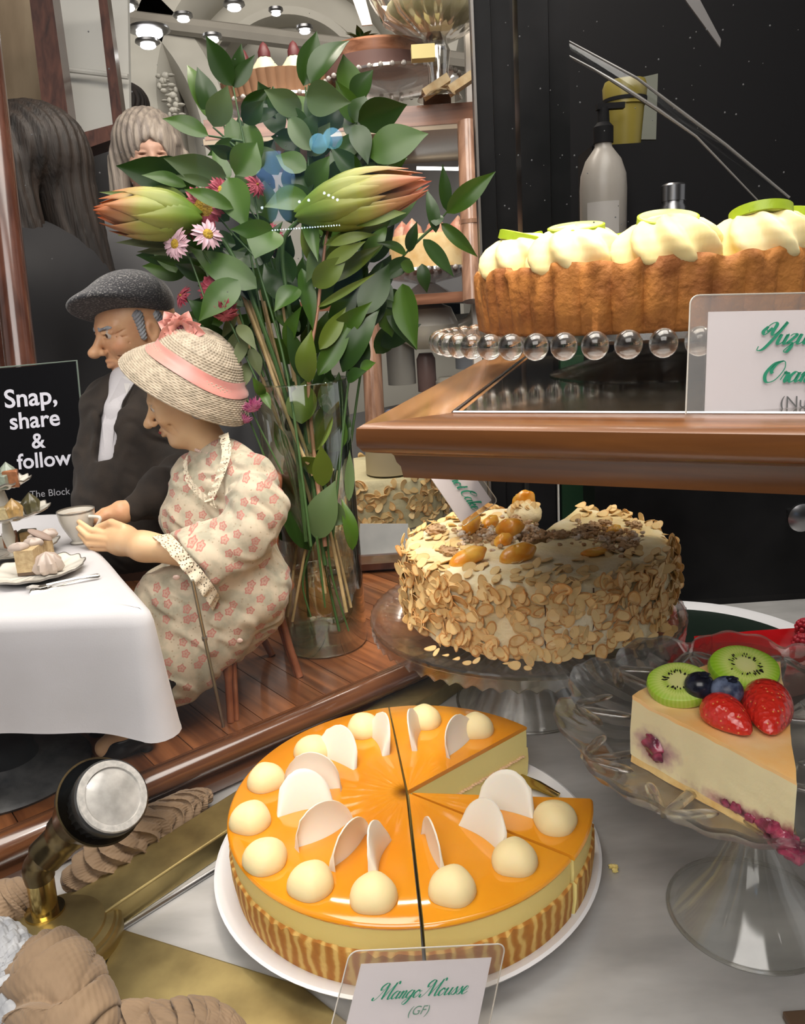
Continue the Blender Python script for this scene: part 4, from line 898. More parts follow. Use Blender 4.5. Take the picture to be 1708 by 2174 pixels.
def poly_cake(name, pts, z1, label):
    q = [Z(x, y, z1) for x, y in pts]; b = MB(); n = len(q); n0 = 0
    b.v = [Vector((p.x,p.y,0.012)) for p in q]+[Vector((p.x,p.y,z1-0.003)) for p in q]+[Vector((p.x,p.y,z1)) for p in q]
    for i in range(n):
        j = (i+1)%n; b.f += [(i,j,n+j,n+i),(n+i,n+j,2*n+j,2*n+i)]; b.m += [1,0]
    b.f += [tuple(range(2*n,3*n)), tuple(range(n-1,-1,-1))]; b.m += [0,1]
    o = b.build(name, [M_redg, M_rcake], smooth=False); bv = o.modifiers.new('bevel','BEVEL'); bv.width = 0.001; bv.segments = 2; return tag(o, label, 'cake slice')
poly_cake('red_cake_slice', [(1410,1412),(1452,1356),(1466,1410),(1440,1440)], 0.038, 'small triangular slice of red glazed cake at the left of the dark plate')
poly_cake('red_cake_slice', [(1472,1350),(1600,1338),(1760,1328),(1800,1400),(1640,1440),(1478,1430)], 0.040, 'large piece of glossy red glazed cake on the dark plate')
M_rasp = mat('raspberry', (0.45,0.02,0.04), 0.35, sss=0.3, sssr=(0.004,), bump=0.2)
for i, (px, py) in enumerate(((1700,1372),(1706,1338),(1745,1365))):
    c = Z(px, py+12, 0.040)+Vector((0,0,0.009)); b = MB()
    for k in range(5):
        for j in range(8):
            ph = 0.35+k*0.55; th = 2*math.pi*(j+0.5*(k%2))/8
            b.ell(c+Vector((0.0085*math.sin(ph)*math.cos(th), 0.0085*math.sin(ph)*math.sin(th), 0.0095*math.cos(ph))), 0.0031, 8, 6)
    b.ell(c, (0.008,0.008,0.009), 12, 8)
    tag(b.build('raspberry', M_rasp), 'raspberry on the red glazed cake at the right edge', 'raspberry', 'raspberries on the red cake')

# ================================================================ cards with script lettering
GL = {
 'a': ([[(.36,.40),(.2,.46),(.05,.28),(.06,.08),(.18,0),(.32,.14),(.39,.44),(.36,.1),(.43,0),(.53,.1)]], .50),
 'n': ([[(0,.3),(.08,.44),(.12,.36),(.09,0)],[(.1,.2),(.24,.44),(.33,.38),(.3,.06),(.38,0),(.47,.1)]], .46),
 'g': ([[(.34,.40),(.2,.46),(.05,.28),(.08,.05),(.2,.02),(.34,.2),(.39,.44),(.33,-.15),(.2,-.38),(.03,-.30),(.15,-.1),(.5,.1)]], .48),
 'o': ([[(.2,.45),(.04,.25),(.1,.02),(.26,.02),(.36,.25),(.22,.45),(.3,.36),(.45,.38)]], .42),
 'u': ([[(0,.32),(.07,.44),(.05,.1),(.14,0),(.28,.12),(.36,.44),(.34,.08),(.42,0),(.5,.1)]], .48),
 's': ([[(-.02,.06),(.18,.46),(.2,.36),(.27,.18),(.22,.02),(.08,0),(.03,.07)],[(.22,.02),(.38,.14)]], .34),
 'e': ([[(.02,.15),(.24,.26),(.26,.42),(.14,.45),(.04,.25),(.08,.02),(.22,0),(.38,.14)]], .36),
 'r': ([[(0,.1),(.08,.48),(.12,.38),(.24,.42),(.21,.1),(.28,0),(.36,.1)]], .34),
 't': ([[(0,.1),(.17,.78),(.1,.1),(.2,0),(.32,.12)],[(.02,.48),(.26,.5)]], .30),
 'k': ([[(0,.1),(.2,.8),(.2,.95),(.1,.8),(.05,0)],[(.05,.2),(.25,.45),(.28,.34),(.1,.24),(.28,.02),(.4,.1)]], .40),
 'z': ([[(.02,.36),(.12,.45),(.28,.40),(.04,.04),(.2,.05),(.26,-.12),(.16,-.36),(.02,-.3),(.2,-.05),(.4,.12)]], .40),
 'M': ([[(-.22,.16),(-.24,.03),(-.08,0),(.1,.3),(.30,.96)],[(.30,.96),(.35,.5),(.38,.02)],[(.38,.02),(.55,.45),(.78,.98)],[(.78,.98),(.74,.4),(.77,.05),(.86,0),(.96,.1)],[(.30,.96),(.12,.98),(-.06,.78),(-.02,.58),(.12,.62)],[(.78,.98),(.92,1.05),(.98,.88)]], .95),
 'Y': ([[(.34,.74),(.18,.58),(.12,.8),(.3,.98),(.46,.9),(.42,.55),(.52,.42),(.68,.6),(.88,1.0)],[(.88,1.0),(.62,.3),(.36,-.2),(.12,-.26),(.1,-.08)],[(.12,.8),(.0,.6),(.12,.45),(.3,.62)]], .80),
 'O': ([[(.55,.98),(.2,.86),(.0,.4),(.2,.02),(.55,.1),(.75,.6),(.6,.96),(.3,.85),(.2,.55),(.3,.4)]], .80),
 'C': ([[(.50,.72),(.62,.92),(.38,1.0),(.05,.6),(.05,.15),(.3,0),(.6,.2)],[(.30,.98),(.15,.8),(.28,.66),(.5,.74)]], .55), ' ': ([], .30)}
def script_strokes(txt, slant=0.45):
    x = 0; out = []
    for ch in txt:
        st_, adv = GL[ch]
        for s in st_: out.append([(x+p[0]+slant*p[1], p[1]) for p in s])
        x += adv
    return out, x
def script_on(b, txt, org, ux, uy, nrm, size, wt=0.05):
    for s in script_strokes(txt)[0]:
        pts = curve([Vector((p[0],p[1],0)) for p in s], 6); L, Rr = [], []
        for i, p in enumerate(pts):
            tg = pts[min(i+1,len(pts)-1)]-pts[max(i-1,0)]; tg = tg.normalized() if tg.length > 0 else Vector((1,0,0))
            w_ = wt*(0.32+0.85*max(0,-tg.y)); nn = Vector((-tg.y,tg.x,0))
            for arr, sg in ((L,1),(Rr,-1)): q = p+nn*w_*sg; arr.append(org+ux*(q.x*size)+uy*(q.y*size)+nrm*0.00035)
        b.grid([L, Rr])
def text_on(b, txt, org, ux, uy, nrm, size, bold=0.0, shear=0.0):
    vs, fs = text_mesh(txt, 1.0, bold=bold, shear=shear); b.add([org+ux*(v.x*size)+uy*(v.y*size)+nrm*0.00035 for v in vs], fs)
M_green = mat('green_ink', (0.01,0.20,0.11), 0.5); M_paper = mat('card_paper', (0.66,0.63,0.68), 0.5); M_acr = glass('acrylic_sheet', (0.97,0.95,0.92), rough=0.35, film=(0.35,0.13,0.5)); M_acre = mat('acrylic_edge', (0.55,0.52,0.47), 0.2)
M_ink = mat('grey_green_ink', (0.10,0.20,0.15), 0.5)
def card(name, tl, tr, bl, frame, label, H, W=1.0):
    """tl,tr,bl: paper corners in space; frame: margins of the clear sleeve (left,right,top)"""
    ux = (tr-tl).normalized(); uy = (tl-bl); uy = (uy-ux*uy.dot(ux)*0.0).normalized(); n = ux.cross(uy).normalized(); w_ = (tr-tl).length*W
    t = thing(name, tl-uy*H+ux*w_/2, label, 'price card'); ml, mr_, mt_ = frame
    b = MB(); b.prism([tl-n*0.0006, tl+ux*w_-n*0.0006, tl+ux*w_-uy*H-n*0.0006, tl-uy*H-n*0.0006], n*0.0006); b.build('paper', M_paper, t, smooth=False)
    a = tl-ux*ml+uy*mt_; pts = []; W2 = w_+ml+mr_; H2 = H+mt_; r = 0.005
    for cx_, cy_, a0 in ((W2-r,-r,0),(r,-r,90)):
        for k in range(7): q = rad(a0+15*k); pts.append(a+ux*(cx_+r*math.cos(q))+uy*(cy_+r*math.sin(q)))
    pts += [a-uy*H2, a+ux*W2-uy*H2]
    b = MB(); b.prism([p-n*0.0014 for p in pts], n*0.0028); b.build('clear_sleeve', M_acr, t, smooth=False)
    b = MB(); b.tube([pts[-1]]+pts[:-1]+[pts[-2]] if False else [pts[-1]]+pts[:14]+[pts[14]] if False else [pts[15]]+pts[:14]+[pts[14]], 0.00045, 6); b.build('sleeve_edge', M_acre, t)
    return t, ux, uy, n
tl, tr, bl = P(766,2047,0.470), P(1043,2033,0.478), P(735,2174,0.462)
t, ux, uy, n = card('cake_card', tl, tr, bl, (0.0085,0.007,0.0075), 'white card in clear sleeve reading Mango Mousse in front of the mango cake', 0.062)
kk = (tr-tl).length/277.0
def at_card(tl, ux, uy, px, py, tlp, k): return None
def on_plane(px, py, o, n): r = ray(px, py); return CAM + r*((o-CAM).dot(n)/r.dot(n))
n2 = n*0.0016
b = MB(); o0_ = on_plane(796,2121,tl,n)+n2; o1_ = on_plane(994,2106,tl,n)+n2; xx = (o1_-o0_); sz = xx.length/ (script_strokes('Mango Mousse')[1]+0.1); script_on(b, 'Mango Mousse', o0_, xx.normalized(), uy, n, sz*0.98, 0.052); b.build('title', M_green, t, smooth=False)
b = MB(); o0_ = on_plane(862,2153,tl,n)+n2; text_on(b, '(GF)', o0_, xx.normalized(), uy, n, 0.0068, shear=0.3); b.build('note', M_ink, t, smooth=False)
# lime tart card
tl, tr, bl = P(1503,662,0.432), P(1800,656,0.432), P(1494,906,0.425)
t, ux, uy, n = card('cake_card', tl, tr, bl, (0.0100,0.01,0.0095), 'large pale card in clear sleeve reading Yuzu at the right edge of the shelf', 0.0625)
n2 = n*0.0016
b = MB(); o0_ = on_plane(1603,734,tl,n)+n2; script_on(b, 'Yuzu', o0_, ux, uy, n, 0.0122, 0.070); o0_ = on_plane(1612,814,tl,n)+n2; script_on(b, 'Orange', o0_, ux, uy, n, 0.0118, 0.070); b.build('title', M_green, t, smooth=False)
b = MB(); o0_ = on_plane(1650,868,tl,n)+n2; text_on(b, '(Nut)', o0_, ux, uy, n, 0.0092); b.build('note', mat('grey_ink',(0.10,0.10,0.10),0.5), t, smooth=False)
# carrot cake card, stuck at an angle into the almond cake
dC = 0.835; TR = P(1043,1062,dC); u2 = (P(1043+57,1062+82,dC-0.004)-TR).normalized(); BR = P(981,1106,dC-0.006); v2 = (TR-BR).normalized(); Lh = 0.06
tl = TR-u2*Lh; tr = TR; bl = BR-u2*Lh
t, ux, uy, n = card('cake_card', tl, tr, bl, (0.004,0.005,0.005), 'tilted white card with green script standing in the almond cake', (TR-BR).length*1.05)
n2 = n*0.0016
b = MB(); o0_ = on_plane(975,1045,tl,n)+n2; o1_ = on_plane(1000,1080,tl,n); ww = script_strokes('Cake')[1]; xx = (o1_+n2-o0_); sz = xx.length/ww*1.12
script_on(b, 'Carrot', o0_-xx.normalized()*sz*(script_strokes('Carrot')[1]+0.2), xx.normalized(), uy, n, sz, 0.06); script_on(b, 'Cake', o0_, xx.normalized(), uy, n, sz, 0.06); b.build('title', M_green, t, smooth=False)

# ================================================================ brass spotlight and plate
M_obrass = mat('bronzed_brass', (0.20,0.15,0.07), 0.28, 1.0, col2=(0.05,0.035,0.018), nscale=30, thr=(0.35,0.7)); M_blackfin = mat('bulb_body', (0.02,0.02,0.02), 0.4)
pc = Vector((-0.268,0.486,0)); t = thing('brass_spotlight', pc, 'small brass spotlight on a round screwed base at lower left', 'lamp')
b = MB(); b.lathe([(0.0001,0.0215),(0.030,0.0205),(0.0325,0.0200),(0.0335,0.0185),(0.0385,0.0175),(0.040,0.0155),(0.0415,0.0155),(0.0435,0.0135),(0.0440,0.011),(0.0440,0.006),(0.040,0.005),(0.0001,0.005)], pc, 72, caps=False); b.build('base_plate', M_brass, t)
sc = P(228,1976,0.4915); sc.z = 0.0175; b = MB(); b.ell(sc, (0.0028,0.0028,0.0010), 14, 8); b.box((sc.x-0.0018,sc.y-0.0003,sc.z+0.0007),(sc.x+0.0018,sc.y+0.0003,sc.z+0.0012), rot=0.6); b.box((sc.x-0.0003,sc.y-0.0018,sc.z+0.0007),(sc.x+0.0003,sc.y+0.0018,sc.z+0.0012), rot=0.6); b.build('screw', M_brassb, t)
s0 = Z(96,1935,0.021); s1 = Z(80,1845,0.052)
s1 = YP(82, 1850, s0.y+0.003); b = MB(); b.tube([s0, s0+Vector((0,0,0.002))], 0.0140, 24); b.tube([s0, lerp(s0,s1,0.5), s1], [0.0095,0.0095,0.0098], 20); b.build('stem', M_brassb, t)
view = ray(225,1693).normalized(); wdir = (CR_*0.80+CU_*0.60).normalized(); axn = (-view*math.cos(rad(37))+wdir*math.sin(rad(37))).normalized()
X_ = axn.orthogonal().normalized(); Y_ = axn.cross(X_); AX = (X_, Y_, axn)
ring = P(214,1700,0.555); bulb = P(237,1692,0.547); HS = 0.555/0.485
hb = ring-axn*0.045*HS
b = MB(); b.lathe([(x_*HS,y_*HS) for x_,y_ in [(0.0001,-0.046),(0.010,-0.045),(0.016,-0.036),(0.020,-0.022),(0.0255,-0.006),(0.0268,0.0),(0.0256,0.0),(0.0240,-0.006),(0.0185,-0.022),(0.0001,-0.028)]], ring, 56, axes=AX, caps=False); b.build('shade', M_obrass, t)
b = MB(); b.tube(curve([s1-Vector((0,0,0.006)), s1+Vector((0.001,0,0.006)), lerp(s1, hb, 0.6), hb+axn*0.008], 6), [0.0105]*8+[0.0135]*6+[0.0155]*5, 20); b.build('elbow', M_obrass, t)
b = MB(); b.lathe([(x_*HS,y_*HS) for x_,y_ in [(0.0001,-0.02),(0.0185,-0.020),(0.0215,-0.006),(0.0225,-0.004),(0.0225,0.001),(0.0215,0.002)]], bulb, 90, axes=AX, caps=False, fr=lambda a, r, z, k: (r*(1+(0.035 if k in (1,2) else 0)*math.cos(30*a)), z)); bb = b.build('bulb', M_blackfin, t)
b = MB(); b.lathe([(x_*HS,y_*HS) for x_,y_ in [(0.0215,0.0018),(0.0208,0.0030),(0.0172,0.0030),(0.0168,0.0016)]], bulb, 72, axes=AX, caps=False, fr=lambda a, r, z, k: (r, z+(0.0003*math.cos(30*a) if k == 1 and 2.2 < a < 5.2 else 0))); b.build('bulb_rim', mat('frosted_ring',(0.50,0.48,0.45),0.3,col2=(0.36,0.35,0.33),nscale=300), bb)
b = MB(); b.lathe([(x_*HS,y_*HS) for x_,y_ in [(0.0170,0.0016),(0.012,0.0034),(0.0001,0.0042)]], bulb, 48, axes=AX, caps=False); b.build('lens', mat('frosted_lens',(0.50,0.48,0.45),0.22,col2=(0.30,0.29,0.27),nscale=55,thr=(0.35,0.62),coat=0.5), bb)

# ================================================================ crumpled taupe cloth and pale gauze
M_cloth = mat('taupe_cloth', (0.27,0.18,0.105), 0.75, sheen=0.2, bump=0.25, bscale=500, bdist=0.0004, col2=(0.20,0.13,0.075), nscale=30)
def scrunch(px, label, seed, folds=(3,9.0), amp=0.34, mm=None, name='crumpled_cloth', cat='cloth', flat=0.85, nu=240, nv=150):
    """gathered cloth: tube along a path with rounded folds and sharp valleys winding round it"""
    pts = curve([Z(*q[:3]) for q in px], 12); K = len(pts); rads = curve([Vector((q[3],0,0)) for q in px], 12); rg = random.Random(seed); ph = [rg.uniform(0,6.28) for _ in range(8)]
    L = [0]
    for i in range(1, K): L.append(L[-1]+(pts[i]-pts[i-1]).length)
    rows = []; up = Vector((0,0,1))
    for i in range(nu):
        s = L[-1]*i/(nu-1); k = max(0, min(K-2, next((j for j in range(K-1) if L[j+1] >= s), K-2))); t_ = (s-L[k])/max(1e-9, L[k+1]-L[k]); c = lerp(pts[k], pts[k+1], t_); R = lerp(rads[k].x, rads[k+1].x, t_)
        e = i/(nu-1); R *= math.sqrt(max(0.0, 1-abs(2*e-1)**8))+0.02; tg = (pts[min(k+2,K-1)]-pts[max(k-1,0)]).normalized(); X = tg.cross(up).normalized(); Yv = X.cross(tg); row = []
        for j in range(nv):
            a = 2*math.pi*j/nv; w1 = 0.9*math.sin(a+ph[0]+s*30)+0.6*math.sin(2*a-s*55+ph[1]); w2 = 0.8*math.sin(a*2+ph[2]+s*80)
            x1 = folds[0]*a*0.5*2/2 + folds[1]*6.28*e + 1.6*w1 + ph[3]; x1 = (folds[0]*a + folds[1]*6.28*e)/1.0*0.5 if False else folds[1]*3.14*e + 1.7*math.sin(a+ph[3]+2*e*3.1) + 1.3*math.sin(2*a+ph[4]-s*25) + w1*0.6
            f = abs(math.sin(x1))**0.55; f2 = abs(math.sin(folds[0]*1.0*a*0.5*2 + 5*w2*0.3 + s*60 + 2*math.sin(x1)))**0.6
            r = R*(1-amp*0.75 + amp*f + amp*0.35*f2) + 0.0004*math.sin(40*a+s*700)*math.sin(s*900)
            row.append(c + tg*(R*0.22*math.sin(x1*2+a)) + X*(r*math.cos(a)) + Yv*(r*flat*math.sin(a)))
        rows.append(row)
    b = MB(); b.grid(rows, closev=True); return tag(b.build(name, mm or M_cloth, ang=180), label, cat)
scrunch([(84,1992,.026,.010),(108,2045,.024,.021),(112,2105,.024,.028),(140,2175,.024,.028),(160,2260,.022,.024)], 'large swollen fold of taupe cloth below the lamp base', 3, (2,5.0), 0.30)
scrunch([(215,2215,.014,.010),(262,2188,.014,.015),(335,2188,.014,.014),(400,2186,.014,.016),(455,2196,.013,.014),(510,2240,.012,.010)], 'ruffled taupe cloth along the bottom edge over the brass strip', 5, (3,9.0), 0.42)
scrunch([(130,1880,.016,.011),(190,1850,.018,.016),(255,1806,.019,.018),(325,1756,.019,.017),(400,1708,.017,.013),(450,1682,.014,.008)], 'taupe cloth bunched between the brass rail and the stage moulding', 9, (3,12.0), 0.42)
scrunch([(-60,1950,.018,.018),(5,1928,.020,.020),(60,1905,.020,.014),(90,1900,.018,.007)], 'taupe cloth fold at the left edge behind the lamp stem', 12, (2,5.0), 0.3)
scrunch([(-40,1990,.018,.017),(14,2030,.018,.015),(34,2080,.018,.015),(28,2150,.018,.018),(60,2235,.018,.018)], 'pale grey gauze crumpled in the bottom left corner', 17, (5,16.0), 0.5, mat('grey_gauze', (0.26,0.27,0.29), 0.6, col2=(0.42,0.43,0.45), nscale=80, bump=0.6, bscale=260), name='gauze', cat='gauze')
# ================================================================ glass vase and flowers
VC = Vector((-0.105, 0.914, 0.04)); VZ = 0.358
M_vase = glass('vase_glass', (0.93,0.96,0.93), rough=0.03, film=(0.5,0.03,0.85)); M_vbase = glass('vase_base_glass', (0.86,0.93,0.88), clear=0.45, rough=0.02, ior=1.45)
t = thing('glass_vase', VC, 'tall clear cylinder vase of water holding the green bouquet', 'vase')
b = MB(); b.lathe([(0.0001,0.0418),(0.050,0.0415),(0.0515,0.044),(0.0520,0.10),(0.0525,VZ),(0.0518,VZ+0.0012),(0.0508,VZ),(0.0500,0.10),(0.0498,0.056),(0.047,0.053),(0.0001,0.0535)], (VC.x,VC.y,0), 96, caps=False); b.build('wall', M_vase, t)
b = MB(); b.lathe([(0.0001,0.042),(0.049,0.042),(0.0505,0.045),(0.0500,0.053),(0.0001,0.0535)], (VC.x,VC.y,0), 80, caps=False); b.build('thick_base', M_vbase, t)
b = MB(); b.lathe([(0.0512,VZ),(0.0530,VZ+0.0004),(0.0530,VZ+0.002),(0.0510,VZ+0.002)], (VC.x,VC.y,0), 96, caps=False); b.build('rim', M_vbase, t)
zw = Z(690,1192,0.135).z; b = MB(); b.lathe([(0.0495,0.054),(0.0496,0.130),(0.0485,0.1292),(0.0001,0.129)], (VC.x,VC.y,0), 72, caps=False); b.build('water', glass('vase_water', (0.87,0.91,0.84), rough=0.02, film=(0.4,0.02,0.30)), t)

def leaf_mat(name, c1, c2, rough=0.32, tl=0.25):
    m = mat(name, c1, rough, col2=c2, nscale=9, spec=0.5); nt = m.node_tree; N = nt.nodes; L = nt.links; b = N['Principled BSDF']
    out = N['Material Output']; tr = N.new('ShaderNodeBsdfTranslucent'); mx = N.new('ShaderNodeMixShader'); mx.inputs[0].default_value = tl
    tr.inputs[0].default_value = _col([min(1,c2[0]*1.5), min(1,c2[1]*1.6), c2[2]*0.6]); L.new(b.outputs[0], mx.inputs[1]); L.new(tr.outputs[0], mx.inputs[2]); L.new(mx.outputs[0], out.inputs[0]); return m
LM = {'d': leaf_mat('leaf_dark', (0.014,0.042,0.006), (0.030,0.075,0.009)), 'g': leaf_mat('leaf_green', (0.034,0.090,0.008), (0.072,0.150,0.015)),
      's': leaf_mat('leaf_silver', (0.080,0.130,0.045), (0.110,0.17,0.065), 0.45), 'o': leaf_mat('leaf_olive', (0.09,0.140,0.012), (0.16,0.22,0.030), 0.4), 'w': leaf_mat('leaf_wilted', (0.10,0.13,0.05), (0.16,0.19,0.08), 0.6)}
M_stem = mat('green_stem', (0.045,0.10,0.025), 0.5); M_bstem = mat('tan_stem', (0.42,0.30,0.15), 0.6, col2=(0.30,0.22,0.09), nscale=60); M_rstem = mat('red_stem', (0.40,0.20,0.12), 0.5)
def leaf(b, p0, p1, w, nrm, bend=0.12, fold=0.25, mi=0, blunt=0.0, seg=11, cup=0.0):
    """double curved leaf from stalk p0 to tip p1, half-width w"""
    ax = p1-p0; L = ax.length; ax.normalize(); n = (nrm-ax*nrm.dot(ax)).normalized(); s = ax.cross(n); C = 7; top, bot = [], []
    for i in range(seg+1):
        t_ = i/seg; e = math.sin(math.pi*min(1,(t_**(0.78))))**((0.8 if t_ < 0.42 else 1.0+(t_-0.42)*0.45)-0.35*blunt); ww = w*(0.04+e) if t_ < 1 else w*0.01
        o = p0+ax*(L*t_)+n*(bend*L*math.sin(math.pi*t_)); ra, rb = [], []
        for j in range(C):
            q = (j/(C-1)*2-1); h = fold*abs(q)**1.3*ww - cup*ww*(1-abs(q)**2); p = o+s*(q*ww)+n*h; ra.append(p+n*0.00018); rb.append(p-n*0.00018)
        top.append(ra); bot.append(rb)
    b.grid(top, mi=mi); b.grid(bot, mi=mi, flip=True)
    for i in range(seg):
        for q in (0, C-1): b.add([top[i][q], top[i+1][q], bot[i+1][q], bot[i][q]], [(0,1,2,3)], mi)
rl = random.Random(4)
def px_leaf(b, x0, y0, x1, y1, wpx, d, rnd=rl, bend=None, dd=None, twist=None):
    d1 = d + (dd if dd is not None else rnd.uniform(-0.02,0.012)); p0, p1 = P(x0,y0,d), P(x1,y1,d1)
    n = (-ray((x0+x1)/2,(y0+y1)/2)).normalized() + CR_*(twist if twist is not None else rnd.uniform(-0.5,0.5)) + CU_*rnd.uniform(-0.15,0.6)
    leaf(b, p0, p1, wpx/2*d/F_PX*1.08, n, bend if bend is not None else rnd.uniform(-0.02,0.12), rnd.uniform(0.10,0.32))
def branch(label, stems, leaves, name='foliage_branch', cat='branch', smat=None, sr=0.0013, group=None):
    """stems: polylines [(px,py,d)..]; leaves: (x0,y0,x1,y1,width,d,kind)"""
    pts0 = [P(*q) for q in stems[0]]; t = thing(name, min(pts0, key=lambda p: p.z), label, cat, group)
    b = MB()
    for s in stems:
        q = curve([P(*k) for k in s], 5); b.tube(q, [sr*(1.25-0.6*i/len(q)) for i in range(len(q))], 7)
    b.build('stem', smat or M_stem, t)
    kinds = sorted(set(l[6] for l in leaves)); b = MB()
    for l in leaves:
        n0 = len(b.f); px_leaf(b, *l[:6]); ki = kinds.index(l[6]); b.m[n0:] = [ki]*(len(b.f)-n0)
    if leaves: b.build('leaves', [LM[k] for k in kinds], t, ang=60)
    return t
branch('tall leafy branch with its pointed leaves highest at the upper left', [[(655,1150,.915),(600,760,.91),(540,420,.90),(495,185,.90)],[(520,330,.90),(452,270,.895)],[(515,300,.90),(442,288,.89)]],
 [(493,182,437,76,46,.90,'d'),(493,182,512,92,30,.91,'d'),(495,186,541,116,30,.905,'d'),(449,256,397,138,50,.90,'g'),(452,258,418,142,42,.905,'d'),(453,269,483,181,50,.885,'s'),(442,288,345,252,36,.88,'g'),(516,260,560,212,38,.90,'d'),(516,258,600,232,26,.91,'d'),(500,300,440,330,30,.90,'g'),(512,240,575,185,30,.92,'d')])
branch('leafy branch reaching left with broad dark leaves above the pointed red bud', [[(650,1150,.90),(560,700,.89),(500,420,.87),(395,350,.87)]],
 [(400,385,246,352,62,.87,'d'),(395,372,318,338,40,.875,'d'),(480,374,347,336,52,.855,'s'),(420,392,330,378,26,.87,'d'),(500,372,545,302,62,.88,'g'),(395,395,300,372,30,.86,'g'),(486,380,450,318,30,.88,'g'),(455,392,372,372,20,.85,'s'),(500,330,440,308,26,.875,'d')])
branch('branch of bright drooping leaves in front of the red flowers', [[(660,1160,.87),(610,800,.86),(545,560,.85),(500,400,.85)]],
 [(484,378,524,486,62,.85,'g'),(580,490,540,550,72,.84,'g'),(582,492,488,487,40,.842,'g'),(495,443,391,402,30,.84,'g'),(400,425,335,460,38,.85,'s'),(545,612,402,527,62,.85,'g'),(506,595,421,683,56,.84,'g'),(448,690,398,636,40,.86,'d'),(540,640,470,560,40,.87,'d'),(560,560,600,470,36,.87,'d'),(500,520,430,500,34,.87,'d')])
branch('tall middle branch with dark paired leaves at the top', [[(665,1170,.92),(655,800,.92),(655,400,.915),(648,185,.91)]],
 [(644,182,672,66,48,.91,'d'),(659,178,742,86,58,.90,'d'),(650,205,745,218,62,.89,'s'),(640,240,560,190,46,.91,'s'),(655,262,604,240,38,.91,'g'),(660,320,612,242,40,.90,'s'),(655,330,700,260,40,.91,'s'),(650,360,585,330,44,.90,'g'),(655,400,700,330,44,.905,'g'),(655,440,600,390,46,.90,'d'),(660,470,720,420,40,.905,'s'),(640,300,575,290,38,.92,'d'),(655,420,560,440,50,.89,'g')])
branch('tall right branch with large oval dark green leaves', [[(690,1170,.93),(740,760,.93),(768,420,.925),(748,212,.92)]],
 [(748,212,728,115,54,.92,'g'),(750,212,792,148,44,.915,'d'),(760,258,864,222,62,.905,'d'),(783,332,909,284,76,.90,'g'),(755,265,781,350,42,.905,'d'),(760,262,712,170,40,.925,'g'),(765,300,730,250,36,.92,'d'),(775,345,745,270,40,.915,'d'),(780,420,730,360,44,.91,'d'),(775,480,840,440,46,.915,'g'),(800,440,905,400,54,.905,'d'),(770,380,700,310,40,.90,'d')])
branch('thin right branch with narrow leaves against the dark door', [[(720,1120,.93),(770,760,.92),(800,620,.915),(868,530,.91),(930,470,.905),(950,448,.90)],[(868,530,.91),(905,495,.905),(935,472,.90)],[(800,620,.915),(858,560,.905)]],
 [(948,448,939,348,24,.90,'d'),(948,452,1052,364,40,.89,'g'),(936,474,1014,546,26,.90,'g'),(898,508,963,588,34,.895,'d'),(925,494,905,402,26,.90,'d'),(925,480,930,455,26,.895,'d'),(868,535,885,470,24,.905,'d'),(895,560,906,622,26,.90,'d'),(854,603,885,742,54,.885,'g'),(820,652,884,744,32,.90,'d'),(862,540,800,515,22,.90,'g'),(870,550,800,600,34,.91,'d'),(815,655,832,716,38,.895,'g'),(850,560,880,575,26,.90,'g')])
branch('right hand bunch of long hanging olive green leaves', [[(705,1150,.90),(735,850,.89),(760,660,.88)]],
 [(770,668,826,560,58,.87,'d'),(675,652,797,580,15,.86,'o'),(665,608,738,542,46,.86,'o'),(678,742,734,652,34,.86,'o'),(675,797,750,673,40,.865,'g'),(727,790,806,655,46,.875,'d'),(748,800,780,705,42,.88,'d'),(764,782,797,770,24,.87,'g'),(736,806,778,788,30,.87,'d'),(690,600,812,520,36,.87,'o'),(690,590,720,505,30,.875,'o'),(700,690,770,590,42,.88,'d'),(710,640,790,545,40,.885,'d'),(700,720,790,640,40,.88,'g'),(690,520,820,475,24,.86,'o'),(770,700,820,610,40,.89,'d'),(800,600,835,640,34,.88,'d'),(760,560,740,640,40,.89,'d')])
branch('middle bunch of upright olive leaves with a reddish stem', [[(690,1160,.88),(655,830,.875),(675,650,.87),(690,520,.865),(700,470,.865)]],
 [(655,812,661,700,46,.86,'o'),(640,802,608,690,38,.87,'d'),(680,420,700,512,38,.86,'o'),(650,448,675,556,30,.865,'g'),(640,570,664,702,34,.865,'g'),(633,611,582,662,42,.86,'g'),(665,560,640,470,34,.87,'o'),(610,740,640,650,34,.87,'g'),(600,640,560,560,40,.88,'d'),(620,600,590,520,40,.88,'d'),(670,530,650,600,30,.865,'s'),(640,900,648,806,62,.87,'o'),(700,880,690,800,44,.88,'g')], smat=M_rstem, sr=0.0019)
branch('sunken lower leaves seen through the vase glass', [[(658,1168,.90),(642,1240,.905),(660,1310,.905)],[(605,969,.89),(640,1100,.895),(660,1168,.90)],[(690,1030,.88),(700,1200,.89),(740,1340,.895)],[(672,1140,.87),(690,1290,.88)]],
 [(605,970,581,893,26,.885,'g'),(642,992,680,972,40,.88,'o'),(660,962,704,846,56,.88,'o'),(685,1032,681,944,40,.875,'o'),(671,1144,712,1020,64,.875,'s'),(730,1112,688,1062,44,.87,'s'),(748,1168,724,1058,30,.875,'g'),(740,1064,742,955,20,.89,'s'),(658,1168,598,1030,56,.90,'d'),(640,1110,606,1060,40,.91,'d'),(650,1000,610,900,40,.91,'d'),(700,960,730,880,44,.90,'g'),(720,1000,700,900,40,.91,'g'),(660,1060,640,990,36,.90,'g'),(700,1120,660,1040,40,.90,'g'),(620,1150,585,1080,44,.915,'d'),(640,870,600,800,44,.90,'d'),(730,950,716,860,36,.905,'d')])
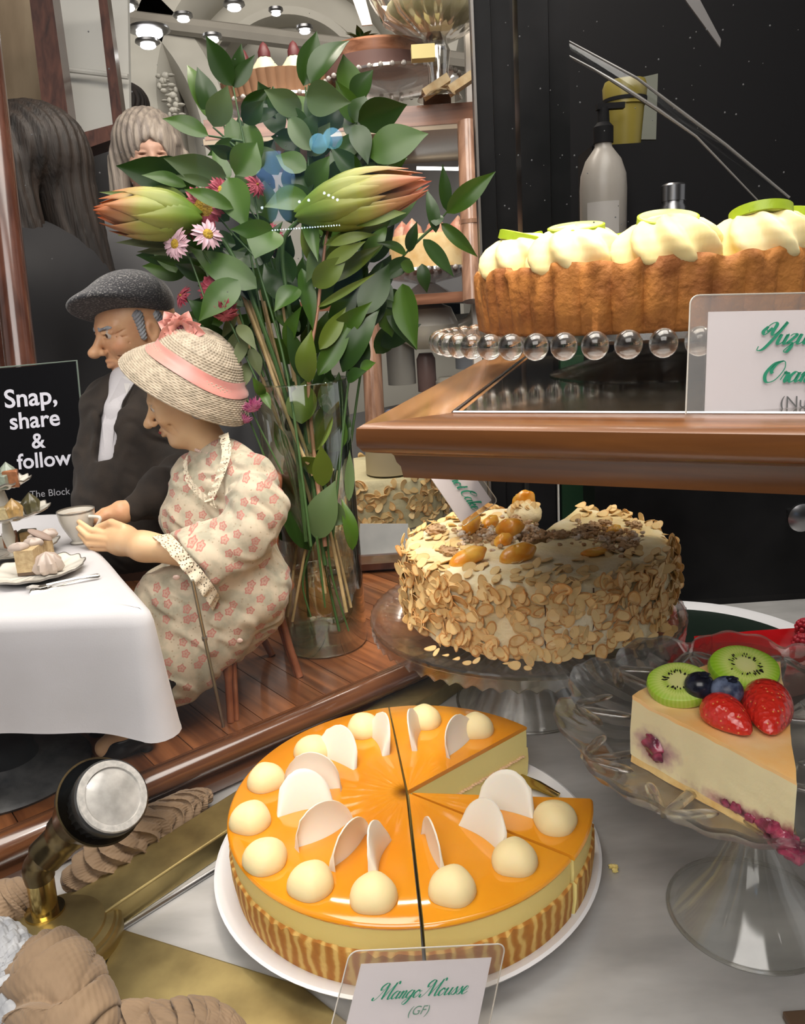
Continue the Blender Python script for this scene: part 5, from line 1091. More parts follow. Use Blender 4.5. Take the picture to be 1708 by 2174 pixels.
# dark inner fill of the bouquet (leaves seen in the depth between the named branches)
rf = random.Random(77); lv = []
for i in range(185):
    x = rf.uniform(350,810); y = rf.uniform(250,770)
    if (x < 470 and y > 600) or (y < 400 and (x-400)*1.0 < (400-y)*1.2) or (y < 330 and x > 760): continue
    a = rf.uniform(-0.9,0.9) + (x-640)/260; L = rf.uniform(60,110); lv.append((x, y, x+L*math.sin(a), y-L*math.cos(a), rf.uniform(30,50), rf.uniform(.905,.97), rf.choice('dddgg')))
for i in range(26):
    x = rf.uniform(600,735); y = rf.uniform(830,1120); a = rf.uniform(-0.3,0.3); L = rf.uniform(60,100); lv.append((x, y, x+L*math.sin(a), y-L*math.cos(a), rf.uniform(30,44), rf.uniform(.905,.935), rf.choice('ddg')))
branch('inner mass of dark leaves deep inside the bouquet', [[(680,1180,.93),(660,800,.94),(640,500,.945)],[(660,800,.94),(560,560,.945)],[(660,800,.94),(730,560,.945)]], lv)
# tan flower stems down into the vase
b = MB(); t = thing('flower_stems', P(680,1300,.90), 'bundle of tan woody stems running down into the vase', 'stems')
for k, s in enumerate([[(505,600),(545,700),(590,830),(640,960),(656,985)],[(520,598),(556,720),(610,850),(650,960),(664,1010)],[(612,690),(622,780),(650,900),(662,990)],[(520,640),(565,760),(600,840),(650,985),(700,1130),(735,1300)],[(480,620),(540,760),(585,880),(655,1050),(690,1260)],[(560,640),(590,760),(628,900),(664,1040),(620,1320)],[(600,650),(618,770),(640,900),(700,1100),(745,1290)],[(540,560),(570,700),(600,830),(640,1020),(610,1310)],[(575,600),(600,740),(660,1000),(690,1200),(720,1340)],[(500,560),(530,680),(600,900),(640,1100),(655,1310)]]):
    q = curve([P(x,y,.872+0.006*k) for x,y in s], 5); b.build if False else None
    c_ = MB(); c_.tube(q, [0.0021 if k < 5 else 0.0016]*len(q), 8); c_.build('stem', M_bstem if k < 8 else M_stem, t)
# wilted leaves on the left of the stems
branch('drooping wilted grey-green leaves beside the stems', [[(560,800,.87),(520,700,.865),(505,650,.86)]],
 [(505,690,545,745,26,.855,'w'),(520,720,500,780,24,.855,'w'),(515,700,475,760,22,.86,'w'),(530,740,552,800,26,.86,'w'),(500,660,470,720,20,.86,'w'),(525,770,510,830,24,.86,'w'),(560,840,535,800,20,.865,'g'),(555,830,575,870,18,.865,'g')], name='wilted_leaves', cat='leaves')

# ---- large pointed buds (bracts tipped red)
def bract_mat(name, Lg, red):
    m = mat(name, (0.22,0.30,0.04), 0.42, sss=0.1, sssr=(0.003,)); nt = m.node_tree; N = nt.nodes; L = nt.links; b = N['Principled BSDF']
    tc = N.new('ShaderNodeTexCoord'); ln = N.new('ShaderNodeVectorMath'); ln.operation = 'LENGTH'; L.new(tc.outputs['Object'], ln.inputs[0])
    nz = N.new('ShaderNodeTexNoise'); nz.inputs['Scale'].default_value = 30; L.new(tc.outputs['Object'], nz.inputs['Vector']); ad = N.new('ShaderNodeMath'); ad.operation = 'MULTIPLY_ADD'; ad.inputs[1].default_value = Lg*0.3; L.new(nz.outputs[0], ad.inputs[0]); L.new(ln.outputs['Value'], ad.inputs[2])
    mr = N.new('ShaderNodeMapRange'); mr.inputs['From Max'].default_value = Lg*1.15; L.new(ad.outputs[0], mr.inputs['Value']); r = N.new('ShaderNodeValToRGB'); cr = r.color_ramp
    cr.elements[0].position = 0.3; cr.elements[0].color = (0.11,0.19,0.02,1); cr.elements[1].position = 1; cr.elements[1].color = _col(red)
    e = cr.elements.new(0.62); e.color = (0.30,0.31,0.06,1); e = cr.elements.new(0.82); e.color = (0.42,0.20,0.09,1); L.new(mr.outputs[0], r.inputs[0]); L.new(r.outputs[0], b.inputs['Base Color']); return m
def bud(px0, px1, d, W, label, red, seed, stem):
    a, c = P(*px0, d), P(*px1, d-0.02); ax = c-a; L = ax.length; ax.normalize(); X = ax.orthogonal().normalized(); Y = ax.cross(X); rg = random.Random(seed)
    t = thing('pointed_flower_bud', a, label, 'flower'); mm = bract_mat('bract_'+label.split()[0], L, red)
    for lay, (n, r0, rt, s0, s1) in enumerate(((4,0.10,0.25,0.05,0.98),(5,0.25,0.75,0.0,1.0),(6,0.35,1.25,-0.03,0.86),(6,0.4,1.5,-0.05,0.66))):
        for i in range(n):
            q = 2*math.pi*(i+0.5*lay)/n + rg.uniform(-.1,.1); u = X*math.cos(q)+Y*math.sin(q); j = rg.uniform(-0.04,0.05)
            p0 = a+ax*(L*s0)+u*(W*r0*0.6); pm = u*(W*rt*0.55); p1 = a+ax*(L*(s1+j))+pm; b = MB()
            leaf(b, p0, p1, W*0.50, u, bend=0.15, fold=-0.50, blunt=0.35, seg=12); b.build('bract', mm, t, ang=70)
    b = MB(); b.tube(curve([a+ax*0.01]+[P(*s) for s in stem], 6), 0.0024, 8); b.build('stem', M_stem, t)
bud((640,455),(906,388),0.855,0.026,'green and pink pointed bud on the right of the bouquet', (0.50,0.13,0.09), 3, [(600,520,.87),(620,700,.88),(660,1000,.885),(690,1200,.89)])
bud((420,462),(205,447),0.845,0.029,'brownish red tipped pointed bud on the left of the bouquet', (0.30,0.055,0.012), 5, [(480,520,.86),(560,700,.87),(620,900,.88),(650,1150,.885)])
branch('narrow leaves around the left pointed bud', [[(470,520,.86),(400,500,.86)]], [(360,425,210,408,20,.85,'o'),(400,430,300,405,34,.85,'o'),(400,500,262,470,30,.86,'o'),(395,515,245,515,22,.865,'w'),(420,530,290,535,20,.87,'w'),(430,560,315,545,24,.87,'g'),(380,490,250,500,24,.86,'o'),(440,590,370,560,30,.88,'d')])
branch('rounded olive leaves below the right pointed bud', [[(680,520,.87),(700,460,.86)]], [(705,465,768,418,42,.845,'o'),(745,472,862,452,34,.845,'o'),(700,520,800,498,22,.85,'o'),(690,560,776,512,28,.85,'o')])

# ---- daisies and chrysanthemums
M_pink = mat('pale_pink_petal', (0.62,0.40,0.46), 0.5, sss=0.15, sssr=(0.002,)); M_crim = mat('crimson_petal', (0.26,0.022,0.045), 0.5, col2=(0.45,0.10,0.13), nscale=120); M_mag = mat('magenta_petal', (0.42,0.06,0.20), 0.5, col2=(0.62,0.22,0.38), nscale=120)
M_yel = mat('yellow_flower_eye', (0.50,0.33,0.02), 0.7, bump=1.0, bscale=500, bdist=0.002, col2=(0.30,0.17,0.02), nscale=300)
def bloom(px, py, d, rpx, axis, pm, label, eye=0.32, n=18, droop=0.1, layers=2, name='daisy', green=False):
    c = P(px,py,d); r = rpx*d/F_PX; n_ = (axis[0]*CR_+axis[1]*CU_-axis[2]*ray(px,py).normalized()*1.0); n_.normalize(); X = n_.orthogonal().normalized(); Y = n_.cross(X); t = thing(name, c, label, 'flower'); rg = random.Random(int(px+py))
    b = MB()
    for l in range(layers):
        for i in range(n):
            q = 2*math.pi*(i+0.5*l)/n + rg.uniform(-.08,.08); u = X*math.cos(q)+Y*math.sin(q); L = r*(1-0.16*l)*rg.uniform(0.85,1.05)
            leaf(b, c+u*(r*eye*0.6)+n_*(0.0006*l), c+u*L-n_*(droop*L*(1-0.5*l)*rg.uniform(.6,1.3)), L*0.14, n_, bend=0.10*rg.uniform(-.5,1.5), fold=0.3, blunt=0.8, seg=5)
    b.build('petals', pm, t, ang=70)
    if eye > 0.05:
        b = MB(); b.lathe([(r*eye,-0.001),(r*eye,0.0012),(r*eye*0.6,0.0026),(0.0001,0.0030)], c, 20, axes=(X,Y,n_), caps=False); b.build('eye', M_yel, t)
    b = MB(); b.lathe([(0.0001,-0.004),(r*0.25,-0.0035),(r*0.34,-0.0008)], c, 12, axes=(X,Y,n_), caps=False); s = curve([c-n_*0.003, c-n_*0.02+Vector((0,0,-0.012)), P(min(px+70,600), py+140, d+0.02)], 5); b.tube(s, 0.001, 6); b.build('stalk', M_stem, t)
    return t
bloom(372,518,.835,38,(-0.55,0.15,0.75),M_pink,'pale pink daisy at the left, its yellow eye turned sideways',0.28,20)
bloom(441,497,.835,36,(0.25,0.40,0.85),M_pink,'pale pink daisy at the right of the other daisy, below the crimson bloom',0.30,18,0.25,1)
bloom(432,440,.845,48,(0.05,0.25,1.0),M_crim,'crimson bloom with a wide yellow centre',0.42,24,0.2,2,'chrysanthemum')
bloom(470,405,.85,34,(0.5,0.3,0.7),M_crim,'red bloom partly hidden beside the reddish leaves',0.30,20,0.3,2,'chrysanthemum')
bloom(392,470,.855,38,(-0.5,0.3,0.6),M_crim,'crimson bloom behind the pale daisies',0.0,22,0.4,2,'chrysanthemum')
bloom(475,668,.835,33,(0.0,-0.75,0.5),M_crim,'drooping crimson bloom just above the pink hat rose',0.0,26,0.5,3,'chrysanthemum')
bloom(452,612,.86,36,(-0.2,0.2,0.8),M_crim,'dark crimson bloom between the leaves above the hat',0.2,24,0.3,2,'chrysanthemum')
bloom(575,500,.88,34,(0.1,0.3,0.8),M_crim,'dark red bloom in the shade at the bouquet centre',0.0,26,0.3,2,'chrysanthemum')
bloom(538,866,.84,24,(0.3,-0.7,0.4),M_mag,'hanging magenta bloom at the right of the straw hat',0.0,22,0.5,3,'chrysanthemum')
bloom(517,893,.845,20,(-0.1,-0.8,0.3),M_mag,'small magenta bloom tucked under the hat brim',0.0,20,0.5,3,'chrysanthemum')
bloom(385,628,.87,26,(-0.6,0.3,0.5),M_crim,'small dark bloom right of the flat cap',0.1,20,0.3,2,'chrysanthemum')
bloom(545,392,.885,28,(0.5,0.3,0.5),M_crim,'small red bloom behind the tall bright leaf',0.1,20,0.3,2,'chrysanthemum')
# ================================================================ table with cloth
TZ = 0.22
def dep(p): return (p-CAM).dot(ROT @ Vector((0,0,-1)))
M_linen = mat('white_linen', (0.53,0.52,0.54), 0.8, col2=(0.49,0.48,0.49), nscale=14, bump=0.25, bscale=900, bdist=0.0003, sheen=0.2)
K1 = Z(322,1296,TZ); K2 = Z(138,1088,TZ); K4 = K1+(Z(0,1312,TZ)-K1).normalized()*0.42; K3 = K2+(K4-K1)
t = thing('pedestal_table', Vector((-0.36,0.66,STZ)), 'small round-footed black pedestal table under the white cloth', 'table')
pcx = Z(22,1640,STZ); b = MB(); b.lathe([(0.0001,STZ),(0.070,STZ),(0.072,STZ+0.003),(0.069,STZ+0.006),(0.045,STZ+0.010),(0.030,STZ+0.014),(0.024,STZ+0.020),(0.0001,STZ+0.020)], (pcx.x,pcx.y,0), 72, caps=False); b.build('base', mat('iron_grey',(0.022,0.023,0.025),0.5,col2=(0.06,0.06,0.06),nscale=60,bump=0.3,bscale=200), t)
b = MB(); b.lathe([(0.026,STZ+0.012),(0.0275,STZ+0.018),(0.025,STZ+0.024),(0.024,TZ-0.014),(0.035,TZ-0.008),(0.0001,TZ-0.008)], (pcx.x,pcx.y,0), 48, caps=False); b.build('column', M_blackmat, t)
b = MB(); tcx = (K1+K2+K3+K4)/4; qq = [lerp(p, tcx, 0.12) for p in (K1,K2,K3,K4)]; b.prism([Vector((p.x,p.y,TZ-0.008)) for p in qq], (0,0,0.006)); b.build('table_top', M_blackmat, t, smooth=False)
# cloth: perimeter with rounded corner, sides hang in soft folds
per = []
def seg(a, c, n): return [lerp(a, c, i/n) for i in range(n)]
rc_ = 0.018; e1 = (K4-K1).normalized(); e2 = (K2-K1).normalized(); e3 = (K3-K2).normalized()
per = seg(K4, K1+e1*rc_, 60)
for i in range(13):
    s = i/12; p = (K1+e1*rc_)*(1-s)**2 + K1*(2*s*(1-s)) + (K1+e2*rc_)*s**2; per.append(p)
per += seg(K1+e2*rc_, K2-e2*rc_, 50)[1:]
for i in range(9):
    s = i/8; per.append((K2-e2*rc_)*(1-s)**2 + K2*(2*s*(1-s)) + (K2+e3*rc_)*s**2)
per += seg(K2+e3*rc_, K3, 20)[1:]
cen = (K1+K2+K3+K4)/4; rows = []; n = len(per)
def outn(i): 
    tg = (per[min(i+1,n-1)]-per[max(i-1,0)]).normalized(); o = Vector((tg.y,-tg.x,0)); return o if o.dot(per[i]-cen) > 0 else -o
for k, (off, z) in enumerate([(None,0.0),(10.2,0.0),(10.09,0.0),(-0.006,0.0),(-0.003,-0.0012),(0.0015,-0.005),(0.003,-0.012),(0.0035,-0.03),(0.004,-0.055),(0.0045,-0.078),(0.005,-0.0955),(0.0055,-0.100),(0.0046,-0.100)]):
    row = []
    for i, p in enumerate(per):
        if off is None or off > 1: f_ = 0.5 if off is None else off-10; row.append(Vector((lerp(p.x,cen.x,f_), lerp(p.y,cen.y,f_), TZ))); continue
        o = outn(i); h = max(0, -z)/0.10; s = i*0.006; wv = h*(0.0045*math.sin(s*36+1.0)+0.003*math.sin(s*71)); corner = math.exp(-((i-66)/9.0)**2)
        bump_ = 0.0
        row.append(Vector((p.x+o.x*(off+wv+corner*h*0.010), p.y+o.y*(off+wv+corner*h*0.010), TZ+z+bump_-corner*h*0.004)))
    rows.append(row)
b = MB(); b.grid(rows); b.add(rows[0], [tuple(range(n))]); tag(b.build('tablecloth', M_linen, ang=60), 'white linen cloth hanging from the little pedestal table', 'tablecloth')
M_china = mat('ivory_china', (0.70,0.67,0.60), 0.15, coat=0.5); M_silver = mat('worn_silver_edge', (0.30,0.28,0.25), 0.3, 0.7)
# ---- cup
cb = Z(172,1152,TZ); dcup = dep(cb); t = thing('tea_cup', cb, 'white cup with grey rim full of milky coffee in the dolls hands', 'cup'); sc_ = dcup/F_PX
b = MB(); b.lathe([(0.0001,0.0),(21*sc_,0),(21.5*sc_,0.0012),(15*sc_,0.003),(22*sc_,0.009),(31*sc_,0.018),(36*sc_,0.026),(38*sc_,0.034),(37*sc_,0.0345),(35*sc_,0.030),(30*sc_,0.028)], cb, 48, caps=False); b.build('bowl', M_china, t)
b = MB(); b.lathe([(38.2*sc_,0.0335),(38.4*sc_,0.0350),(36.8*sc_,0.0352),(36.6*sc_,0.0335)], cb, 48, caps=False); b.build('rim_line', M_silver, t); b = MB(); b.lathe([(21.8*sc_,0.0004),(21.8*sc_,0.0015),(20.5*sc_,0.0016)], cb, 40, caps=False); b.build('foot_line', M_silver, t)
b = MB(); b.lathe([(33*sc_,0.0300),(20*sc_,0.0306),(0.0001,0.0306)], cb, 36, caps=False); b.build('coffee', mat('milky_coffee',(0.30,0.23,0.17),0.25,col2=(0.40,0.33,0.26),nscale=150), t)
hp = cb+Vector((0.024,-0.012,0.020)); b = MB(); b.tube(curve([cb+Vector((0.016,-0.008,0.029)), hp+Vector((0.004,0,0.008)), hp, cb+Vector((0.013,-0.007,0.010))], 5), 0.0018, 8); b.build('handle', M_china, t)
# ---- plate with slice, fork and knife
M_msponge = mat('mini_sponge', (0.42,0.30,0.16), 0.8, bump=0.8, bscale=400, bdist=0.001, col2=(0.55,0.42,0.24), nscale=200); M_choco = mat('mini_chocolate', (0.10,0.06,0.035), 0.4); M_mcream = mat('mini_cream', (0.44,0.36,0.31), 0.45, coat=0.3)
def mini_plate(c, r, label, name='small_plate', parent=None, lob=14, squash=1.0):
    b = MB(); b.lathe([(0.0001,0.001),(r*0.55,0.001),(r*0.62,0.0022),(r*0.95,0.0058),(r,0.0072),(r*0.995,0.0058),(r*0.6,0.0),(0.0001,0.0)], c, 96, caps=False, fr=lambda a, rr_, z, k: (rr_*(1+0.03*(rr_/r)*math.cos(lob*a)), z+0.0008*(rr_/r)*math.cos(lob*a)))
    o = b.build(name, M_china, parent)
    if label: tag(o, label, 'plate')
    b = MB(); b.lathe([(r*0.985,0.0074),(r*1.005,0.0074),(r*1.003,0.0062)], c, 96, caps=False, fr=lambda a, rr_, z, k: (rr_*(1+0.03*math.cos(lob*a)), z+0.0009*math.cos(lob*a))); b.build('gilt_edge', M_silver, o); return o
pc2 = Z(80,1218,TZ+0.002); pc2.z = TZ+0.0008; mini_plate(pc2, 0.041, 'little scalloped china plate holding the toy cake slice on the cloth')
t = thing('toy_cake_slice', pc2+Vector((0,0,0.002)), 'toy sponge cake slice with piped cream on the little china plate', 'cake slice')
q = [P(35,1195,dep(pc2)-0.01), P(83,1225,dep(pc2)-0.018), P(118,1160,dep(pc2)+0.01)]
b0_ = Vector((0,0,pc2.z+0.002)); base = [Vector((p.x,p.y,b0_.z)) for p in (Z(38,1224,b0_.z), Z(78,1220,b0_.z), Z(118,1185,b0_.z), Z(95,1178,b0_.z))]
b = MB(); b.prism([p+Vector((0,0,0.003)) for p in base], (0,0,0.020)); b.build('sponge', M_msponge, t, smooth=False)
b = MB(); b.prism(base, (0,0,0.003)); b.build('chocolate_base', M_choco, t, smooth=False)
tp = (base[0]+base[2])/2+Vector((0,0,0.0255)); b = MB()
for i in range(4): b.ell(lerp(base[0],base[2],0.1+0.28*i)+Vector((0.004*math.sin(i*2),0.003,0.0245)), (0.0085,0.007,0.0045), 12, 8, fr=lambda th, ph: 1+0.15*math.sin(4*th+i))
b.build('icing', M_mcream, t)
b = MB(); b.ell(tp+Vector((0.006,0.004,0.004)), (0.012,0.006,0.003), 12, 8, Matrix.Rotation(0.5,3,'Y')); b.build('wafer', mat('mini_wafer',(0.30,0.22,0.18),0.6), t)
sw = Z(102,1212,b0_.z); b = MB(); b.lathe([(0.0001,0),(0.010,0.0),(0.0125,0.004),(0.0115,0.010),(0.007,0.016),(0.0001,0.019)], sw+Vector((0.002,-0.002,0)), 48, caps=False, fr=lambda a, r, z, k: (r*(1+0.16*math.sin(7*a+z*160)), z)); b.build('cream_swirl', M_mcream, t)
fa, fb = Z(50,1258,TZ+0.001), Z(213,1226,TZ+0.0015); t = thing('fork', fa, 'small silver fork on the white cloth in front of the plate', 'fork'); M_fork = mat('tarnished_silver', (0.45,0.43,0.40), 0.25, 1.0)
fx = (fb-fa).normalized(); fy = Vector((-fx.y,fx.x,0)); L_ = (fb-fa).length; b = MB(); U = lambda s, v, z=0: fa+fx*(L_*s)+fy*v+Vector((0,0,0.001+z))
b.tube([U(0.30,0,0.001),U(0.40,0,0.002),U(0.7,0,0.0024),U(0.97,0,0.001),U(1.0,0,0.001)], [0.0022,0.0012,0.0016,0.0024,0.0012], 8, flat=0.5)
b.ell(U(0.24,0,0.0012), (0.008,0.0042,0.0008), 14, 6, Matrix.Rotation(math.atan2(fx.y,fx.x),3,'Z'))
for k in (-1.5,-0.5,0.5,1.5): b.tube([U(0.22,k*0.0022,0.001), U(0.12,k*0.0022,0.0028), U(0.04,k*0.0020,0.0022)], [0.0006,0.0006,0.0004], 5)
b.build('fork_body', M_fork, t)
ka, kb = Z(62,1262,TZ+0.0004), Z(196,1226,TZ+0.0004); b = MB(); kx = (kb-ka).normalized(); b.tube([ka, lerp(ka,kb,0.05), lerp(ka,kb,0.3), lerp(ka,kb,0.38), kb], [0.001,0.0048,0.0040,0.0014,0.0018], 10, flat=0.22); tag(b.build('spoon', M_fork), 'small silver spoon lying under the fork', 'spoon')
# ---- three tier cake stand
tc_ = Z(28,1185,TZ); tc_.z = TZ; t = thing('tiered_cake_stand', tc_, 'toy three tier china stand of tiny cakes at the left edge', 'tiered stand')
b = MB(); b.tube([tc_, tc_+Vector((0,0,0.092))], 0.0028, 10); b.lathe([(0.004,0.012),(0.006,0.022),(0.004,0.036)], tc_, 16, caps=False); b.lathe([(0.004,0.050),(0.006,0.058),(0.004,0.068)], tc_, 16, caps=False); b.build('pole', M_china, t)
tiers = [(0.006,0.044),(0.041,0.041),(0.071,0.029)]
for z, r in tiers: mini_plate(tc_+Vector((0,0,z)), r, None, 'tier_plate', t)
rg = random.Random(2); mcols = [((0.45,0.28,0.10),'honey'),((0.10,0.09,0.04),'dark'),((0.55,0.45,0.25),'pale'),((0.40,0.16,0.07),'amber'),((0.30,0.35,0.28),'mint'),((0.50,0.36,0.33),'rosy')]
mm_ = [mat('mini_cake_%s' % nme, c, 0.4, col2=[x*0.6 for x in c], nscale=180, coat=0.4, bump=0.4, bscale=300) for c, nme in mcols]
def minicake(c, kind, m_, label):
    b = MB(); s = 0.008
    if kind == 0: b.lathe([(0.0001,0),(s*0.8,0),(s*1.05,s*1.4),(s*0.8,s*1.8),(0.0001,s*2.6)], c, 36, caps=False, fr=lambda a, r, z, k: (r*(1+0.07*math.sin(9*a)), z))
    elif kind == 1: b.prism([c, c+Vector((s*2,-s*0.3,0)), c+Vector((s*1.4,s*1.3,0))], (0,0,s*2.0))
    else: b.box((c.x-s,c.y-s*0.7,c.z),(c.x+s,c.y+s*0.7,c.z+s*1.6))
    o = b.build('toy_cake', m_, smooth=(kind==0)); 
    if kind: bv = o.modifiers.new('bevel','BEVEL'); bv.width = 0.001; bv.segments = 2
    return tag(o, label, 'toy cake')
labs = [['tiny amber wedge on the lowest tier at the left edge','tiny honey coloured wedge on the lowest tier in front','tiny dark block on the lowest tier at the right'],['tiny pale block on the middle tier at the left edge','tiny cream topped bundle on the middle tier in front','tiny dark green lump on the middle tier at the right'],['tiny mint striped cake on the top tier','tiny amber wedge on the top tier','tiny pale green disc standing on the top tier']]
spec_ = [[(8,1165,1,3),(45,1165,1,0),(62,1150,2,1)],[(8,1105,2,2),(40,1105,0,0),(80,1088,0,1)],[(10,1050,2,4),(38,1050,1,3),(20,1025,0,4)]]
for k in range(3):
    for j, (px, py, kd, mi) in enumerate(spec_[k]):
        z = TZ+tiers[k][0]+0.0022; c = Z(px, py, z); rr_ = Vector((c.x-tc_.x, c.y-tc_.y, 0))
        if rr_.length > tiers[k][1]*0.62: c = Vector((tc_.x,tc_.y,z))+rr_.normalized()*tiers[k][1]*0.62
        minicake(c, kd, mm_[mi], labs[k][j])
# ================================================================ black sign
dS = 1.10; ux = (CR_*math.cos(rad(5.2))+CU_*math.sin(rad(5.2))).normalized(); dn = (P(185,1090,dS)-P(163,768,dS)).normalized(); uy = -(dn-ux*dn.dot(ux)).normalized(); n = ux.cross(uy).normalized()
TLs = P(163,768,dS); t = thing('black_sign', P(60,1120,dS), 'black glossy sign reading Snap, share and follow behind the tea table', 'sign')
b = MB(); hgt = 0.24; b.prism([TLs, TLs-ux*0.19, TLs-ux*0.19-uy*hgt, TLs-uy*hgt], -n*0.004); b.build('panel', mat('sign_black',(0.006,0.006,0.007),0.12), t, smooth=False)
b = MB(); b.tube([TLs-ux*0.19+uy*0.0015, TLs+uy*0.0015, TLs+ux*0.001-uy*hgt], 0.0014, 6); b.build('edge', mat('sign_edge',(0.16,0.20,0.17),0.3), t)
M_letter = mat('white_lettering', (0.66,0.66,0.74), 0.5); pxm = dS/F_PX; O_s = TLs+n*0.0006
for s, x0, y0, x1, y1, bold in (('Snap,',10,866,121,857,0.018),('share',21,912,127,902,0.018),('&',68,952,97,949,0.018),('follow',38,996,153,986,0.018),('The Block Arcade',64,1057,214,1040,0.0)):
    a, c = on_plane(x0,y0,O_s,n), on_plane(x1,y1,O_s,n); vs, fs = text_mesh(s, 1.0, bold=bold); w_ = max(v.x for v in vs)-min(v.x for v in vs); size = (c-a).length/w_; b = MB(); text_on(b, s, a, ux, uy, n, size, bold=bold); b.build('lettering', M_letter if y0 < 1000 else mat('grey_lettering',(0.30,0.30,0.33),0.5), t, smooth=False)

# ================================================================ the two dolls
M_skin = mat('doll_skin_fair', (0.74,0.50,0.29), 0.42, col2=(0.66,0.40,0.22), nscale=25, sss=0.15, sssr=(0.004,), bump=0.12, bscale=120, bdist=0.0008)
M_skinm = mat('doll_skin_ruddy', (0.78,0.47,0.26), 0.42, col2=(0.64,0.31,0.17), nscale=32, sss=0.15, sssr=(0.004,), bump=0.35, bscale=95, bdist=0.0012)
def head_sdf(Q, M, O, H, male):
    q = ((Q-V_(O)) @ M)/H      # local: x forward, y left, z up
    y = np.abs(q[:,1]); q2 = np.stack([q[:,0], y, q[:,2]], 1)
    d = s_ell(q, (-.07,0,.12), (.43,.34,.37)); d = smin(d, s_ell(q, (.08,0,-.12), (.29,.255,.38)), .12)
    d = smin(d, s_ell(q, (.25,0,-.405), (.10,.10,.085)), .10); d = smin(d, s_cap(q2, (-.05,.21,-.2), (.2,.07,-.40), .07, .06), .10)
    d = smin(d, s_cap(q2, (.345,.03,.105), (.27,.19,.10), .040, .035), .06)            # brow
    d = smax(d, -s_ell(q2, (.40,.125,.035), (.085,.075,.050)), .05)                     # eye sockets
    d = smin(d, s_ell(q2, (.25,.165,-.10), (.10,.09,.085)), .08)                        # cheeks
    nl = .13 if male else .12
    d = smin(d, s_cap(q, (.345,0,.06), (.455,0,-.085), .034, .045), .05); d = smin(d, s_ell(q, (.480 if male else .475,0,-.118), (.075 if male else .060,.068 if male else .056,.060 if male else .052)), .03)
    d = smin(d, s_ell(q2, (.415,.052,-.135), (.045,.032,.032)), .02); d = smax(d, -s_ell(q2, (.435,.028,-.168), (.022,.014,.014)), .012)
    d = smin(d, s_cap(q2, (.375,0,-.232), (.335,.085,-.245), .026, .012), .025); d = smin(d, s_cap(q2, (.370,0,-.285), (.33,.07,-.272), .030, .012), .025)
    d = smax(d, -s_cap(q2, (.415,0,-.256), (.345,.105,-.250), .010, .008), .012)        # mouth line
    d = smax(d, -s_cap(q2, (.40,.075,-.13), (.31,.135,-.27), .010, .012), .03)           # fold beside nose
    d = smin(d, s_cap(q2, (.355,.075,.012), (.315,.175,.010), .016, .014), .02)          # lower lid
    d = smin(d, s_cap(q2, (.368,.075,.058), (.325,.18,.050), .018, .016), .02)           # upper lid
    if male:
        for k in range(3): d = smax(d, -s_cap(q2, (.29,.20,.03-.03*k), (.20,.265,.06-.07*k), .006, .004), .012)
        d = smax(d, -s_cap(q2, (.30,.15,-.18), (.24,.21,-.30), .010, .006), .03); d = smax(d, -s_cap(q2, (.22,.215,-.12), (.18,.23,-.28), .009, .006), .03)
    else: d = smax(d, -s_cap(q2, (.24,.21,-.14), (.20,.21,-.30), .010, .006), .04)
    e = s_ell(q2, (-.06,.335,-.02), (.075,.035,.115)); e = smax(e, -s_ell(q2, (-.045,.375,-.01), (.042,.028,.070)), .02); e = smin(e, s_ell(q2, (-.04,.345,-.115), (.03,.022,.035)), .03); d = smin(d, e, .02)
    return d*H
def frame(fwd, up=Vector((0,0,1))):
    x = fwd.normalized(); y = up.cross(x).normalized(); z = x.cross(y); return np.array([[x.x,y.x,z.x],[x.y,y.y,z.y],[x.z,y.z,z.z]])
def loc(M, O, H, p): v = M @ (V_(p)*H); return Vector(v)+Vector(O)
# ---------------- woman
WO = P(392,848,.845); WH = 0.094; WF = Vector((-0.955,-0.16,-0.27)); WM = frame(WF); wseat = Z(540,1380,STZ)
wt = thing('woman_doll', (wseat.x, wseat.y, STZ), 'seated old woman doll in floral dress and straw hat with a pink ribbon', 'doll')
nk0, nk1 = P(428,915,.850), P(462,975,.862)
imp_obj('body', lambda Q: smin(head_sdf(Q, WM, WO, WH, False), s_cap(Q, nk0, nk1, .0185, .021), .012), Vector(WO)-Vector((.075,.07,.085)), Vector(WO)+Vector((.075,.07,.07)), 150, M_skin, wt)
def eye(par, M, O, H, sy, iris):
    c = loc(M, O, H, (.312, sy*.125, .034)); f = Vector(M @ V_((1,0,0))); b = MB(); b.ell(c, .055*H, 20, 14); e = b.build('eye', mat('eye_white',(0.60,0.52,0.45),0.2), par)
    g = (f+Vector(M @ V_((0,sy*0.15,-0.12)))).normalized(); X = g.orthogonal().normalized(); Y = g.cross(X); b = MB(); b.lathe([(.022*H,.0515*H),(.016*H,.0545*H),(0.0001,.0565*H)], c, 18, axes=(X,Y,g), caps=False); b.build('iris', iris, e)
M_iris = mat('brown_iris', (0.06,0.025,0.012), 0.1)
for sy in (1,-1): eye(wt, WM, WO, WH, sy, M_iris)
b = MB(); b.tube([loc(WM,WO,WH,p) for p in ((.392,-.06,-.248),(.408,0,-.243),(.388,.07,-.248))], 0.0011, 6); b.build('lips', mat('red_lips',(0.28,0.03,0.03),0.4), wt)
hair = MB()
for i in range(7): 
    p = loc(WM,WO,WH,(-.12-.05*i,.325-.035*i,-.13-.02*(i%3))); hair.ell(p, (0.009,0.006,0.010), 10, 8)
hair.build('hair', mat('grey_hair',(0.28,0.25,0.23),0.6,bump=0.8,bscale=300), wt)
